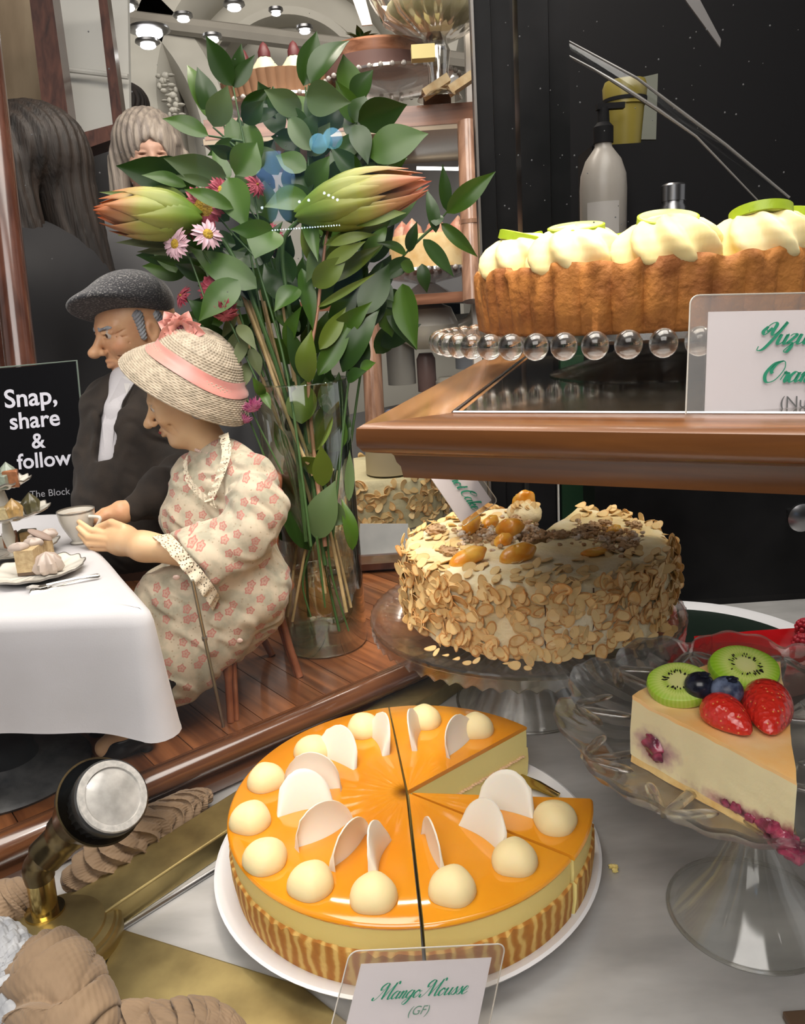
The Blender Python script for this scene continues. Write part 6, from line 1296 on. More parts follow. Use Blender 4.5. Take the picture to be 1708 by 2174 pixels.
# dress
def flower_mat():
    m = mat('floral_cotton', (0.60,0.52,0.38), 0.8, sheen=0.2, bump=0.25, bscale=500, bdist=0.0004); nt = m.node_tree; N = nt.nodes; L = nt.links; b = N['Principled BSDF']
    tc = N.new('ShaderNodeTexCoord'); base = N.new('ShaderNodeMixRGB'); nz = N.new('ShaderNodeTexNoise'); nz.inputs['Scale'].default_value = 60; nz.inputs['Detail'].default_value = 6; L.new(tc.outputs['Object'], nz.inputs['Vector'])
    r0 = N.new('ShaderNodeValToRGB'); r0.color_ramp.elements[0].position = .42; r0.color_ramp.elements[1].position = .62; L.new(nz.outputs[0], r0.inputs[0]); L.new(r0.outputs[0], base.inputs[0]); base.inputs[1].default_value = (0.55,0.47,0.35,1); base.inputs[2].default_value = (0.38,0.35,0.26,1)
    sx0 = N.new('ShaderNodeSeparateXYZ'); L.new(tc.outputs['Object'], sx0.inputs[0]); cb0 = N.new('ShaderNodeCombineXYZ'); L.new(sx0.outputs[0], cb0.inputs[0]); L.new(sx0.outputs[2], cb0.inputs[1])
    v = N.new('ShaderNodeTexVoronoi'); v.voronoi_dimensions = '2D'; v.inputs['Scale'].default_value = 64; v.inputs['Randomness'].default_value = 0.8; L.new(cb0.outputs[0], v.inputs['Vector'])
    # petals: local vector to the cell centre, five-fold ripple
    sb = N.new('ShaderNodeVectorMath'); sb.operation = 'SUBTRACT'; sc = N.new('ShaderNodeVectorMath'); sc.operation = 'SCALE'; sc.inputs['Scale'].default_value = 1.0; L.new(cb0.outputs[0], sb.inputs[0]); L.new(v.outputs['Position'], sb.inputs[1])
    sx = N.new('ShaderNodeSeparateXYZ'); L.new(sb.outputs[0], sx.inputs[0]); at = N.new('ShaderNodeMath'); at.operation = 'ARCTAN2'; L.new(sx.outputs[1], at.inputs[0]); L.new(sx.outputs[0], at.inputs[1])
    mu = N.new('ShaderNodeMath'); mu.operation = 'MULTIPLY'; mu.inputs[1].default_value = 5; L.new(at.outputs[0], mu.inputs[0]); sn = N.new('ShaderNodeMath'); sn.operation = 'COSINE'; L.new(mu.outputs[0], sn.inputs[0])
    ad = N.new('ShaderNodeMath'); ad.operation = 'MULTIPLY_ADD'; ad.inputs[1].default_value = -0.035; L.new(sn.outputs[0], ad.inputs[0]); L.new(v.outputs['Distance'], ad.inputs[2])
    r = N.new('ShaderNodeValToRGB'); cr = r.color_ramp; cr.interpolation = 'CONSTANT'; cr.elements[0].position = 0; cr.elements[0].color = (1,1,1,1); cr.elements[1].position = 0.235; cr.elements[1].color = (0,0,0,1)
    e = cr.elements.new(0.055); e.color = (0.42,0.42,0.42,1); e = cr.elements.new(0.15); e.color = (0.9,0.9,0.9,1); L.new(ad.outputs[0], r.inputs[0])
    m1 = N.new('ShaderNodeMixRGB'); L.new(r.outputs[0], m1.inputs[0]); L.new(base.outputs[0], m1.inputs[1]); m1.inputs[2].default_value = (0.46,0.17,0.14,1)
    v2 = N.new('ShaderNodeTexVoronoi'); v2.inputs['Scale'].default_value = 190; L.new(tc.outputs['Object'], v2.inputs['Vector']); r2 = N.new('ShaderNodeValToRGB'); r2.color_ramp.interpolation = 'CONSTANT'; r2.color_ramp.elements[0].color = (.7,.7,.7,1); r2.color_ramp.elements[1].color = (0,0,0,1); r2.color_ramp.elements[1].position = 0.17; L.new(v2.outputs['Distance'], r2.inputs[0])
    m2 = N.new('ShaderNodeMixRGB'); L.new(r2.outputs[0], m2.inputs[0]); L.new(m1.outputs[0], m2.inputs[1]); m2.inputs[2].default_value = (0.34,0.26,0.17,1); L.new(m2.outputs[0], b.inputs['Base Color']); return m
M_floral = flower_mat()
def pp(x, y, d): return P(x, y, d)
SL_c = pp(414,1200,.775); SL_n = (pp(352,1245,.765)-pp(440,1178,.78)).normalized()
def dress(Q):
    W = Q + 0.0035*np.stack([vnoise(Q, 70, i+40) for i in range(3)], 1)
    d = chain(W, [pp(470,985,.862),pp(482,1040,.86),pp(485,1120,.855),pp(502,1215,.84)], [.026,.037,.040,.046], .03)
    d = smin(d, s_cap(W, pp(532,1010,.82), pp(428,1000,.90), .022, .020), .03)           # shoulders
    d = smin(d, s_cap(W, pp(420,1050,.85), pp(405,1095,.845), .028, .026), .04)           # bust
    d = smin(d, s_cap(W, pp(505,1250,.82), pp(350,1275,.805), .045, .028), .03)            # lap
    d = smin(d, s_cap(W, pp(505,1265,.845), pp(350,1250,.865), .042, .028), .03)
    d = smin(d, s_cap(W, pp(500,1290,.825), pp(420,1390,.80), .040, .028), .03)           # hanging skirt
    d = smin(d, s_cap(W, pp(360,1290,.80), pp(352,1450,.79), .026, .020), .03); d = smin(d, s_cap(W, pp(430,1330,.81), pp(365,1450,.79), .036, .020), .03)
    d = smin(d, chain(W, [pp(535,1012,.82),pp(545,1080,.795),pp(530,1140,.785)], [.022,.026,.026], .02), .012)   # sleeve
    sl = s_cap(W, pp(525,1140,.785), SL_c+SL_n*0.016, .026, .043); sl = smax(sl, (Q-V_(SL_c))@V_(SL_n), .004)
    sl = smax(sl, -s_cap(Q, SL_c+SL_n*0.03, SL_c-SL_n*0.004, .030, .026), .003)
    d = smin(d, sl, .012); n_ = vnoise(W, 95, 61); d = d + 0.0011*np.sin(n_*5+W[:,2]*130)
    hem = Q[:,2]-0.060; return smax(d, -hem, .003)
imp_obj('dress', dress, np.array([-.335,.70,.058]), np.array([-.085,.965,.335]), 185, M_floral, wt)
# collar, cuff lace, pearls
def lace_mat():
    m = mat('cream_lace', (0.66,0.58,0.44), 0.85); nt = m.node_tree; N = nt.nodes; L = nt.links; out = N['Material Output']; b = N['Principled BSDF']; tr = N.new('ShaderNodeBsdfTransparent'); mx = N.new('ShaderNodeMixShader')
    tc = N.new('ShaderNodeTexCoord'); v = N.new('ShaderNodeTexVoronoi'); v.inputs['Scale'].default_value = 420; L.new(tc.outputs['Object'], v.inputs['Vector']); r = N.new('ShaderNodeValToRGB'); r.color_ramp.elements[0].position = .30; r.color_ramp.elements[0].color = (0,0,0,1); r.color_ramp.elements[1].position = .36; L.new(v.outputs['Distance'], r.inputs[0])
    L.new(r.outputs[0], mx.inputs[0]); L.new(tr.outputs[0], mx.inputs[1]); L.new(b.outputs[0], mx.inputs[2]); L.new(mx.outputs[0], out.inputs[0]); return m
M_lace = lace_mat()
def ruffle(pts, dv, w0, waves, amp, name, par):
    """frilled ribbon along pts, hanging along dv(i)"""
    q = curve(pts, 14); rows = [[], [], [], []]; K = len(q)
    for i, p in enumerate(q):
        s = i/(K-1); v = dv(s); nn = (q[min(i+1,K-1)]-q[max(i-1,0)]).normalized().cross(v).normalized(); wv = math.sin(s*waves*6.283)
        for j in range(4):
            t_ = j/3; rows[j].append(p+v*(w0*t_*(1+0.10*wv))+nn*(amp*wv*t_))
    b = MB(); b.grid(rows); b.grid([[p+Vector((0.0002,-0.0002,0)) for p in r] for r in rows]); return b.build(name, M_lace, par, ang=80)
X_ = SL_n.orthogonal().normalized(); Y_ = SL_n.cross(X_); ring_ = [SL_c+SL_n*0.001+(X_*math.cos(a)+Y_*math.sin(a))*(0.0395) for a in [2*math.pi*i/20 for i in range(21)]]
ruffle(ring_, lambda s: (SL_n+(X_*math.cos(6.283*s)+Y_*math.sin(6.283*s))*0.35).normalized(), 0.014, 18, 0.0022, 'lace_cuff', wt)
ruffle([pp(398,965,.822),pp(400,1005,.806),pp(425,1040,.797),pp(452,1062,.795)], lambda s: (CR_*-0.35-CU_*0.6+CR_*s*0.6).normalized(), 0.009, 9, 0.0015, 'lace_collar', wt)
ruffle([pp(484,918,.825),pp(490,960,.803),pp(475,1010,.795),pp(452,1062,.793)], lambda s: (CR_*-0.8-CU_*0.3).normalized(), 0.010, 10, 0.0015, 'lace_collar', wt)
pq = curve([pp(481,925,.835),pp(474,950,.828),pp(458,962,.828),pp(436,963,.832),pp(416,955,.84)], 5); M_pearl = mat('pink_pearl', (0.70,0.50,0.42), 0.2, coat=0.6); b = MB()
for p in pq: b.ell(p, 0.0019, 10, 8)
b.build('pearl_necklace', M_pearl, wt)
for k, (x, y, d) in enumerate(((422,1112,.80),(374,1226,.757),(508,1360,.785))): b = MB(); b.ell(pp(x,y,d), (0.0035,0.0012,0.0026), 12, 8); b.build('button', M_pearl, wt)
# arm and hand holding the cup
dh = dcup
fing = [([(232,1136),(194,1127),(168,1108)], .0040,.0026, -.022),([(228,1146),(188,1141),(166,1121)], .0040,.0026,-.025),([(224,1155),(188,1154),(170,1135)], .0038,.0025,-.024),([(224,1164),(196,1166),(180,1150)], .0034,.0022,-.020),([(262,1122),(236,1110),(206,1121)], .0052,.0034,-.024)]
def hand(Q):
    d = s_cap(Q, pp(395,1172,.775), pp(305,1160,dh-.055), .0150, .0125); d = smin(d, s_cap(Q, pp(305,1160,dh-.055), pp(262,1148,dh-.030), .0125, .0150), .012)
    d = smin(d, s_ell(Q, pp(248,1145,dh-.026), (.0175,.0100,.0125)), .012)
    for i, (ps, ra, rb, off) in enumerate(fing):
        pts = [pp(x, y, dh+off-.006*(2-j)) for j, (x, y) in enumerate(ps)]; d = smin(d, chain(Q, pts, [ra,(ra+rb)/2,rb], .001), .0016)
    return d
imp_obj('arm', hand, np.array(pp(160,1200,dh))-np.array([.02,.12,.03]), np.array(pp(410,1080,.80))+np.array([.02,.12,.03]), 190, M_skin, wt)
# legs and shoes
ft = Z(262,1605,STZ); an = pp(305,1520,dep(ft)-.0)
for k, (dx, dy, dz_) in enumerate(((0,0,0),(-0.028,0.045,0))):
    o = Vector((dx,dy,0)); heel = Z(312,1592,STZ)+o; toe = Z(222,1612,STZ)+o; dr = (toe-heel).normalized(); a_ = heel+dr*0.010+Vector((0,0,0.050))
    def leg(Q, heel=heel, toe=toe, a_=a_, dr=dr): return smin(chain(Q, [a_+Vector((0.012,0.01,0.05)), a_, heel+dr*0.018+Vector((0,0,0.022)), heel+dr*0.036+Vector((0,0,0.012))], [.014,.0115,.0115,.0095], .006), s_ell(Q, heel+dr*0.006+Vector((0,0,0.024)), (.011,.011,.011)), .006)
    imp_obj('leg', leg, np.array(heel)-np.array([.06,.04,.0]), np.array(heel)+np.array([.05,.05,.12]), 90, M_skin, wt)
    def shoe(Q, heel=heel, toe=toe, dr=dr):
        s = chain(Q, [heel+Vector((0,0,0.020)), heel+dr*0.020+Vector((0,0,0.014)), toe-dr*0.006+Vector((0,0,0.0075))], [.0135,.0125,.0100], .01); s = smax(s, -(chain(Q, [heel+dr*0.000+Vector((0,0,0.040)), heel+dr*0.020+Vector((0,0,0.028)), heel+dr*0.038+Vector((0,0,0.020))], [.0135,.0120,.0085], .004)), .003)
        hl = s_cap(Q, heel+Vector((0,0,0.012)), heel+Vector((0.0,0,0.003)), .0075, .0065); s = smin(s, hl, .005); s = smax(s, -s_cap(Q, heel+dr*0.022-Vector((0,0,0.002)), heel+dr*0.012-Vector((0,0,0.002)), .006, .005), .003); return smax(s, STZ+0.0005-Q[:,2], .001)
    imp_obj('shoe', shoe, np.array(toe)-np.array([.02,.03,.002]), np.array(heel)+np.array([.025,.03,.05]), 100, mat('black_leather',(0.012,0.013,0.015),0.3), wt)
# hat
ax_ = (CU_*0.86+CR_*0.42-ray(400,800).normalized()*0.27).normalized(); Hc = P(390,832,.845); Bc = P(427,775,.845); Tc = P(452,706,.846)
X_ = ax_.orthogonal().normalized(); X_ = (CR_-ax_*CR_.dot(ax_)).normalized(); Y_ = ax_.cross(X_); s_ = .845/F_PX
ht = thing('straw_hat', Hc, 'woven straw cloche hat with pink ribbon on the old woman doll', 'hat')
ctrl = [(0.0,141),(0.12,139),(0.28,128),(0.45,112),(0.58,98),(0.66,93),(0.78,82),(0.88,64),(0.95,42),(0.99,20),(1.0,0.3)]
def hat_pt(f, extra=0):
    for i in range(len(ctrl)-1):
        if f <= ctrl[i+1][0]: t_ = (f-ctrl[i][0])/(ctrl[i+1][0]-ctrl[i][0]); r = lerp(ctrl[i][1], ctrl[i+1][1], t_); break
    c = lerp(Hc, Bc, f/0.58) if f < 0.58 else lerp(Bc, Tc, (f-0.58)/0.42); return c, r*s_+extra
M_straw = mat('woven_straw', (0.36,0.30,0.22), 0.55, col2=(0.54,0.45,0.34), nscale=130, sheen=0.2)
rows = []; NR = 110
for k in range(NR+1):
    f = 1-(1-k/NR)**1.25; c, r = hat_pt(f); row = []
    for i in range(240):
        a = 2*math.pi*i/240; rr_ = r*(1+0.010*math.sin(2*a)); w_ = 0.0009*abs(math.sin(k*math.pi/3)) + 0.0006*math.sin(60*a+(k//3)*math.pi)*abs(math.sin(k*math.pi/3))
        row.append(c+(X_*math.cos(a)+Y_*math.sin(a))*(rr_+w_)+ax_*(w_*0.6))
    rows.append(row)
b = MB(); b.grid(rows, closev=True)
inn = [[p-(p-hat_pt(1-(1-k/NR)**1.25)[0]).normalized()*0.002 for p in rows[k][::4]] for k in range(0, NR-4, 5)]; b.grid(inn, closev=True, flip=True)
b.build('straw', M_straw, ht, ang=80)
M_ribbon = mat('pink_satin', (0.72,0.30,0.24), 0.35, sheen=0.4, col2=(0.60,0.24,0.21), nscale=22)
rows = []
for k in range(7):
    f = 0.455+0.20*k/6; c, r = hat_pt(f, 0.0026+0.0005*math.sin(k*1.3)); rows.append([c+(X_*math.cos(a)+Y_*math.sin(a))*(r+0.0005*math.sin(5*a+k))+ax_*(0.0012*math.sin(3*a+1)) for a in [2*math.pi*i/96 for i in range(96)]])
b = MB(); b.grid(rows, closev=True); b.build('ribbon', M_ribbon, ht, ang=80)
rc = P(384,700,.83); b = MB(); rg = random.Random(9)
for i in range(15):
    q = i*2.4; r = 0.0035+0.0009*i; p = rc+CR_*(r*math.cos(q))+CU_*(r*0.55*math.sin(q)); u = (CR_*math.cos(q)+CU_*math.sin(q)-ray(384,700).normalized()*0.6).normalized(); leaf(b, p, p+u*0.014, 0.0075, -ray(384,700).normalized()+u*0.5, bend=0.35, fold=0.5, blunt=0.9, seg=7)
b.build('rosette', M_ribbon, ht, ang=80); b = MB()
for i in range(8): b.ell(rc+CR_*(-0.014+0.0025*i)+CU_*(0.004*math.sin(i*2)+0.004), (0.0035,0.003,0.003), 8, 6)
b.build('dark_buds', mat('wine_red',(0.16,0.02,0.035),0.4), ht)
# walking stick
sa, sb = P(408,1232,.715), Z(474,1543,STZ); b = MB(); b.tube([sa, lerp(sa,sb,.5), sb], 0.0017, 10); t = thing('walking_stick', sb, 'thin grey metal walking stick leaning against the woman doll', 'walking stick'); b.build('shaft', mat('dull_steel',(0.35,0.34,0.28),0.35,0.8), t)
b = MB(); b.tube([lerp(sa,sb,.36), lerp(sa,sb,.38)], 0.0026, 10); b.build('collar', M_silver, t)
# ---------------- bentwood chair
M_bent = mat('bentwood_red', (0.30,0.105,0.045), 0.38, col2=(0.20,0.06,0.025), nscale=40, coat=0.4)
f1, f2, f3, f4 = Z(490,1533,STZ), Z(636,1437,STZ), Z(497,1412,STZ), Z(578,1392,STZ)
ch = thing('bentwood_chair', (f1+f2)/2, 'small red-brown bentwood chair the woman doll sits on', 'chair')
sz = 0.148; up = Vector((0,0,1)); mid = (f1+f2+f3+f4)/4
b = MB(); sc0 = Vector((mid.x-0.006, mid.y, sz)); b.lathe([(0.0001,-0.006),(0.052,-0.006),(0.055,-0.002),(0.053,0.002),(0.0001,0.003)], sc0, 48, caps=False); b.build('seat', M_bent, ch)
def cleg(p, ins, r=0.0042): 
    top = lerp(Vector((p.x,p.y,sz-0.004)), Vector((sc0.x,sc0.y,sz-0.004)), ins); b = MB(); b.tube(curve([top, lerp(top,p,.5)+(p-sc0).normalized()*0.002, p], 6), [r*1.15]*7+[r*0.9]*6, 12); return b.build('leg', M_bent, ch)
cleg(f1, 0.25); cleg(f3, 0.25)
b = MB(); b.tube([lerp(Vector((f1.x,f1.y,sz-.02)),sc0,.3)+Vector((.004,0,0)), f1+Vector((0.0055,0.003,0))], 0.0026, 8); b.build('brace', M_bent, ch)
pb = [f2, P(606,1345,dep(f2)-.005), P(580,1240,dep(f2)-.015), P(582,1140,dep(f2)-.01), P(590,1040,dep(f2)-.005)]; b = MB(); b.tube(curve(pb, 7), [0.0042]*12+[0.0050]*17, 12); b.build('back_post', M_bent, ch)
b = MB(); b.tube(curve([f2+Vector((-.004,.004,0)), P(604,1360,dep(f2)), P(585,1310,dep(f2)-.01), P(562,1288,dep(f2)-.02)], 6), 0.0030, 10); b.build('brace', M_bent, ch)
pb = [f4, P(548,1330,dep(f4)), P(530,1240,dep(f4)-.01)]; b = MB(); b.tube(curve(pb, 7), 0.0042, 10); b.build('back_post', M_bent, ch)
b = MB(); b.tube(curve([P(520,975,.93),P(550,985,.915),P(578,1003,.895),P(585,1022,.88),P(578,1060,.868),P(570,1085,.865)], 6), [0.006]*16+[0.0075]*15, 12); b.build('back_rail', M_bent, ch)
b = MB(); b.tube([P(568,1080,.866),P(560,1145,.862)], 0.0042, 10); b.build('spindle', M_bent, ch)
# ---------------- man
MO = P(283,702,.995); MH = 0.116; MF = Vector((-0.72,-0.66,-0.16)); MM = frame(MF)
mt_ = thing('man_doll', (MO.x+0.02, MO.y+0.03, STZ), 'seated old man doll in dark jacket and flat tweed cap', 'doll')
imp_obj('body', lambda Q: smin(head_sdf(Q, MM, MO, MH, True), s_cap(Q, loc(MM,MO,MH,(-.08,0,-.3)), loc(MM,MO,MH,(-.12,0,-.65)), .026, .03), .02), Vector(MO)-Vector((.085,.085,.085)), Vector(MO)+Vector((.085,.085,.07)), 160, M_skinm, mt_)
for sy in (1,-1): eye(mt_, MM, MO, MH, sy, M_iris)
M_gh = mat('silver_hair', (0.40,0.42,0.45), 0.6, col2=(0.22,0.22,0.24), nscale=90, bump=1.0, bscale=350, bdist=0.002, stretch=(1,1,0.25))
def hairs(Q):
    q = ((Q-V_(MO)) @ MM)/MH; y = np.abs(q[:,1]); q2 = np.stack([q[:,0], y, q[:,2]], 1)
    d = s_cap(q2, (.050,.30,.16), (.055,.315,-.06), .062, .030); d = smin(d, s_cap(q2, (-.15,.30,.12), (-.22,.26,-.12), .06, .05), .03); d = smin(d, s_ell(q, (-.28,0,-.02), (.20,.28,.24)), .05)
    for z, x, y0, y1 in ((.125,.355,.06,.20),): d = np.minimum(d, s_cap(q2, (.378,.055,.098), (.315,.19,.108), .022, .015))
    return (d+0.006*np.sin(q[:,2]*170+q[:,0]*120))*MH
imp_obj('hair', hairs, Vector(MO)-Vector((.075,.075,.05)), Vector(MO)+Vector((.075,.075,.04)), 140, M_gh, mt_)
jd = 1.0; dm = dcup+0.022
def jacket(Q):
    W = Q + 0.003*np.stack([vnoise(Q, 60, i+80) for i in range(3)], 1)
    d = chain(W, [pp(300,840,1.02),pp(295,920,1.0),pp(285,1040,.985),pp(285,1140,.98)], [.040,.055,.058,.056], .03); d = smin(d, s_cap(W, pp(232,860,1.0), pp(390,850,1.04), .030, .032), .03)
    d = smin(d, chain(W, [pp(232,865,1.0),pp(212,960,.99),pp(200,1060,.97)], [.028,.026,.024], .02), .012)
    d = smin(d, chain(W, [pp(400,865,1.02),pp(400,990,.98),pp(345,1050,dm+.035),pp(285,1080,dm+.008)], [.032,.028,.023,.0155], .02), .014)
    d = smax(d, -s_cap(Q, pp(262,790,.965), pp(228,960,.945), .012, .016), .006)
    return d + 0.0008*np.sin(vnoise(W, 80, 91)*5)
M_jack = mat('brown_wool_jacket', (0.030,0.021,0.015), 0.9, sheen=0.05, bump=0.5, bscale=500, bdist=0.0005, col2=(0.018,0.013,0.010), nscale=50)
imp_obj('jacket', jacket, np.array([-.47,.78,.15]), np.array([-.20,1.09,.40]), 170, M_jack, mt_)
def shirt(Q): return chain(Q, [pp(262,805,.985),pp(250,880,.966),pp(238,980,.955)], [.016,.017,.016], .01)
imp_obj('shirt', shirt, np.array(pp(240,990,.96))-.04, np.array(pp(262,795,.98))+.04, 90, mat('striped_shirt',(0.50,0.48,0.50),0.7,bump=0.3,bscale=300), mt_)
def slabm(pts, th, m_, name, par):
    q = [P(*p) for p in pts]; n = (q[1]-q[0]).cross(q[2]-q[0]).normalized(); n = n if n.y > 0 else -n; b = MB(); b.prism(q, n*th); o = b.build(name, m_, par, smooth=False); bv = o.modifiers.new('bevel','BEVEL'); bv.width = 0.0008; bv.segments = 2; return o
slabm([(286,812,.963),(304,832,.963),(290,905,.950),(262,882,.947),(256,912,.944),(246,902,.944),(262,850,.950)], 0.003, M_jack, 'lapel', mt_)
slabm([(258,800,.960),(285,813,.964),(262,850,.952),(244,902,.945),(236,990,.940),(222,985,.940),(217,900,.945),(234,845,.952)], 0.002, MATS['striped_shirt'], 'shirt_front', mt_)
slabm([(258,798,.962),(284,802,.966),(268,838,.956)], 0.002, mat('shirt_collar',(0.55,0.53,0.52),0.6), 'collar', mt_)
def mhand(Q): return smin(s_cap(Q, pp(288,1078,dm+.008), pp(262,1088,dm), .0105, .0115), chain(Q, [pp(252,1086,dm-.002),pp(228,1092,dm-.006),pp(205,1106,dm-.012)], [.0095,.0062,.0048], .004), .008)
def mh2(Q):
    d = mhand(Q)
    for k in range(3): d = smin(d, chain(Q, [pp(240,1080+9*k,dm-.002*k),pp(220,1086+10*k,dm-.003),pp(206,1094+11*k,dm-.008)], [.0045,.0038,.003], .001), .0018)
    return d
imp_obj('arm', mh2, np.array(pp(195,1135,dm))-np.array([.01,.06,.01]), np.array(pp(310,1055,dm))+np.array([.01,.05,.01]), 110, M_skinm, mt_)
# flat cap
cr = np.array([[CR_.x,0,CU_.x],[CR_.y,0,CU_.y],[CR_.z,0,CU_.z]]); fw = CR_.cross(CU_); cth = rad(8); CXv = CR_*math.cos(cth)+CU_*math.sin(cth); CYv = CU_*math.cos(cth)-CR_*math.sin(cth); CMm = np.array([[CXv.x,fw.x,CYv.x],[CXv.y,fw.y,CYv.y],[CXv.z,fw.z,CYv.z]])
s_ = .99/F_PX
def cap(Q):
    d = s_ell(Q, P(285,640,.99), (80*s_,.064,60*s_), CMm); d = smin(d, s_ell(Q, P(214,656,.950), (66*s_,.045,32*s_), CMm), .03)
    d = smax(d, (Q-V_(P(260,674,.98)))@V_(-CYv*0.98+fw*0.10), .006); return d
def tweed():
    m = mat('grey_tweed', (0.045,0.045,0.050), 0.9, sheen=0.3, bump=0.8, bscale=420, bdist=0.001); nt = m.node_tree; N = nt.nodes; L = nt.links; b = N['Principled BSDF']; tc = N.new('ShaderNodeTexCoord'); mp = N.new('ShaderNodeMapping'); mp.inputs['Scale'].default_value = (1,1,2.2); L.new(tc.outputs['Object'], mp.inputs[0])
    v = N.new('ShaderNodeTexNoise'); v.inputs['Scale'].default_value = 420; v.inputs['Detail'].default_value = 2; L.new(mp.outputs[0], v.inputs['Vector']); r = N.new('ShaderNodeValToRGB'); r.color_ramp.elements[0].position = .54; r.color_ramp.elements[0].color = (0.030,0.030,0.035,1); r.color_ramp.elements[1].position = .70; r.color_ramp.elements[1].color = (0.30,0.29,0.28,1); L.new(v.outputs[0], r.inputs[0]); L.new(r.outputs[0], b.inputs['Base Color']); return m
ht = thing('flat_cap', P(270,670,.98), 'dark grey flecked tweed flat cap on the old man doll', 'cap'); imp_obj('crown', cap, np.array(P(270,632,.975))-np.array([.085,.085,.045]), np.array(P(270,632,.975))+np.array([.085,.085,.045]), 120, tweed(), ht)
# ================================================================ display case beyond the bouquet
def at(px, py, d): return P(px, py, d)
def hbar(name, px0, py0, px1, py1, d, hpx, th, m_, parent=None):
    a, c = P(px0,py0,d), P(px1,py1,d); a.z = c.z = (a.z+c.z)/2; h = hpx*d/F_PX; dr = (c-a); nn = Vector((-dr.y,dr.x,0)).normalized(); b = MB(); b.prism([a,c,c-Vector((0,0,h)),a-Vector((0,0,h))], nn*th); return b.build(name, m_, parent, smooth=False)
t = thing('back_display_case', P(850,1180,1.62), 'wooden glass-fronted display case with lit shelves seen beyond the bouquet', 'display case')
hbar('top_shelf', 430,248, 1014,222, 1.62, 40, 0.42, M_casewood, t); hbar('shelf_underside', 430,290, 1014,262, 1.63, 12, 0.40, mat('pale_underside',(0.45,0.36,0.26),0.4), t)
hbar('middle_shelf', 620,648, 1022,610, 1.62, 22, 0.36, M_casewood, t)
b = MB(); b.tube([P(992,262,1.60), P(1004,640,1.60)], 0.021, 20); b.tube([P(1000,470,1.60)-Vector((0,0,0.004)), P(1000,470,1.60)+Vector((0,0,0.004))], 0.024, 20); b.build('post', M_postwood, t)
b = MB(); b.tube([P(783,640,1.62), P(796,900,1.62)], 0.020, 20); b.build('post', M_postwood, t)
slab('back_panel', [(640,270),(1016,270),(1016,640),(640,640)], 2.05, 0.02, mat('case_white',(0.42,0.42,0.43),0.5), parent=t, smooth=False)
slab('side_panel', [(985,0),(1030,0),(1040,1000),(1012,1000)], 1.66, 0.03, mat('case_side',(0.62,0.58,0.54),0.35), parent=t, smooth=False)
slab('lower_panel', [(740,880),(1040,820),(1040,1240),(740,1240)], 2.0, 0.02, mat('case_lower',(0.36,0.35,0.33),0.4,col2=(0.22,0.21,0.20),nscale=5), parent=t, smooth=False)
for y in (300, 357):
    b = MB(); b.tube([P(884,y,1.95), P(1000,y+2,1.95)], 0.007 if y == 300 else 0.004, 8); tag(b.build('tube_light', M_tube), 'lit tube in the display case, %s of the two' % ('upper and brighter' if y == 300 else 'lower and thinner'), 'light')
# stand + strawberry pie top left of the case
M_dish = glass('far_glass', (0.92,0.90,0.88), rough=0.06, film=(0.5,0.15,0.6)); M_dish2 = mat('far_glass_bright', (0.36,0.34,0.32), 0.15, spec=0.8)
def far_stand(c, r, h, label):
    t = thing('glass_cake_stand', c, label, 'cake stand'); b = MB(); b.lathe([(0.0001,h),(r,h+0.002),(r*1.02,h-0.004),(r*0.6,h-0.02),(0.018,h-0.03),(0.012,h*0.45),(0.02,0.02),(r*0.45,0.0)], c, 60, caps=False); b.build('plate', M_dish, t)
    b = MB()
    for i in range(40): a = 2*math.pi*i/40; b.ell(c+Vector((r*1.02*math.cos(a), r*1.02*math.sin(a), h-0.002)), 0.0055, 8, 6)
    b.build('beaded_rim', M_dish2, t); return t
sp = P(560,215,1.66); ztop = P(700,236,1.62).z
far_stand(Vector((sp.x+0.03, sp.y+0.12, ztop+0.002)), 0.15, 0.045, 'beaded glass stand under the strawberry topped pie, upper left')
pc_ = Vector((sp.x+0.03, sp.y+0.12, ztop+0.05)); t = thing('strawberry_pie', pc_, 'fluted pie with piped cream and strawberries high behind the bouquet', 'pie')
b = MB(); b.lathe([(0.0001,0),(0.118,0),(0.132,0.048),(0.128,0.05),(0.12,0.043),(0.0001,0.043)], pc_, 200, caps=False, fr=lambda a, r, z, k: (r*(1+0.02*abs(math.sin(20*a)) if k in (1,2) else r/r*1.0) if False else r*(1+(0.03*abs(math.sin(20*a)) if k in (1,2) else 0)), z)); b.build('crust', mat('pie_crust',(0.26,0.14,0.075),0.7,bump=0.4,bscale=60), t)
Mp = mat('far_cream', (0.50,0.48,0.34), 0.6); 
for i in range(9):
    a = 2*math.pi*i/9+0.25; c = pc_+Vector((0.09*math.cos(a),0.09*math.sin(a),0.044)); b = MB(); b.lathe([(0.03,0),(0.028,0.012),(0.014,0.032),(0.0001,0.04)], c, 40, caps=False, fr=lambda A, r, z, k: (r*(1+0.08*math.sin(7*A+z*120)), z)); b.build('cream_swirl', Mp, t)
    b = MB(); b.lathe([(0.0001,-0.002),(0.013,0.0),(0.013,0.01),(0.007,0.024),(0.0001,0.030)], c+Vector((0,0,0.034)), 20, caps=False); b.build('strawberry', mat('far_strawberry',(0.09,0.018,0.020),0.5), t)
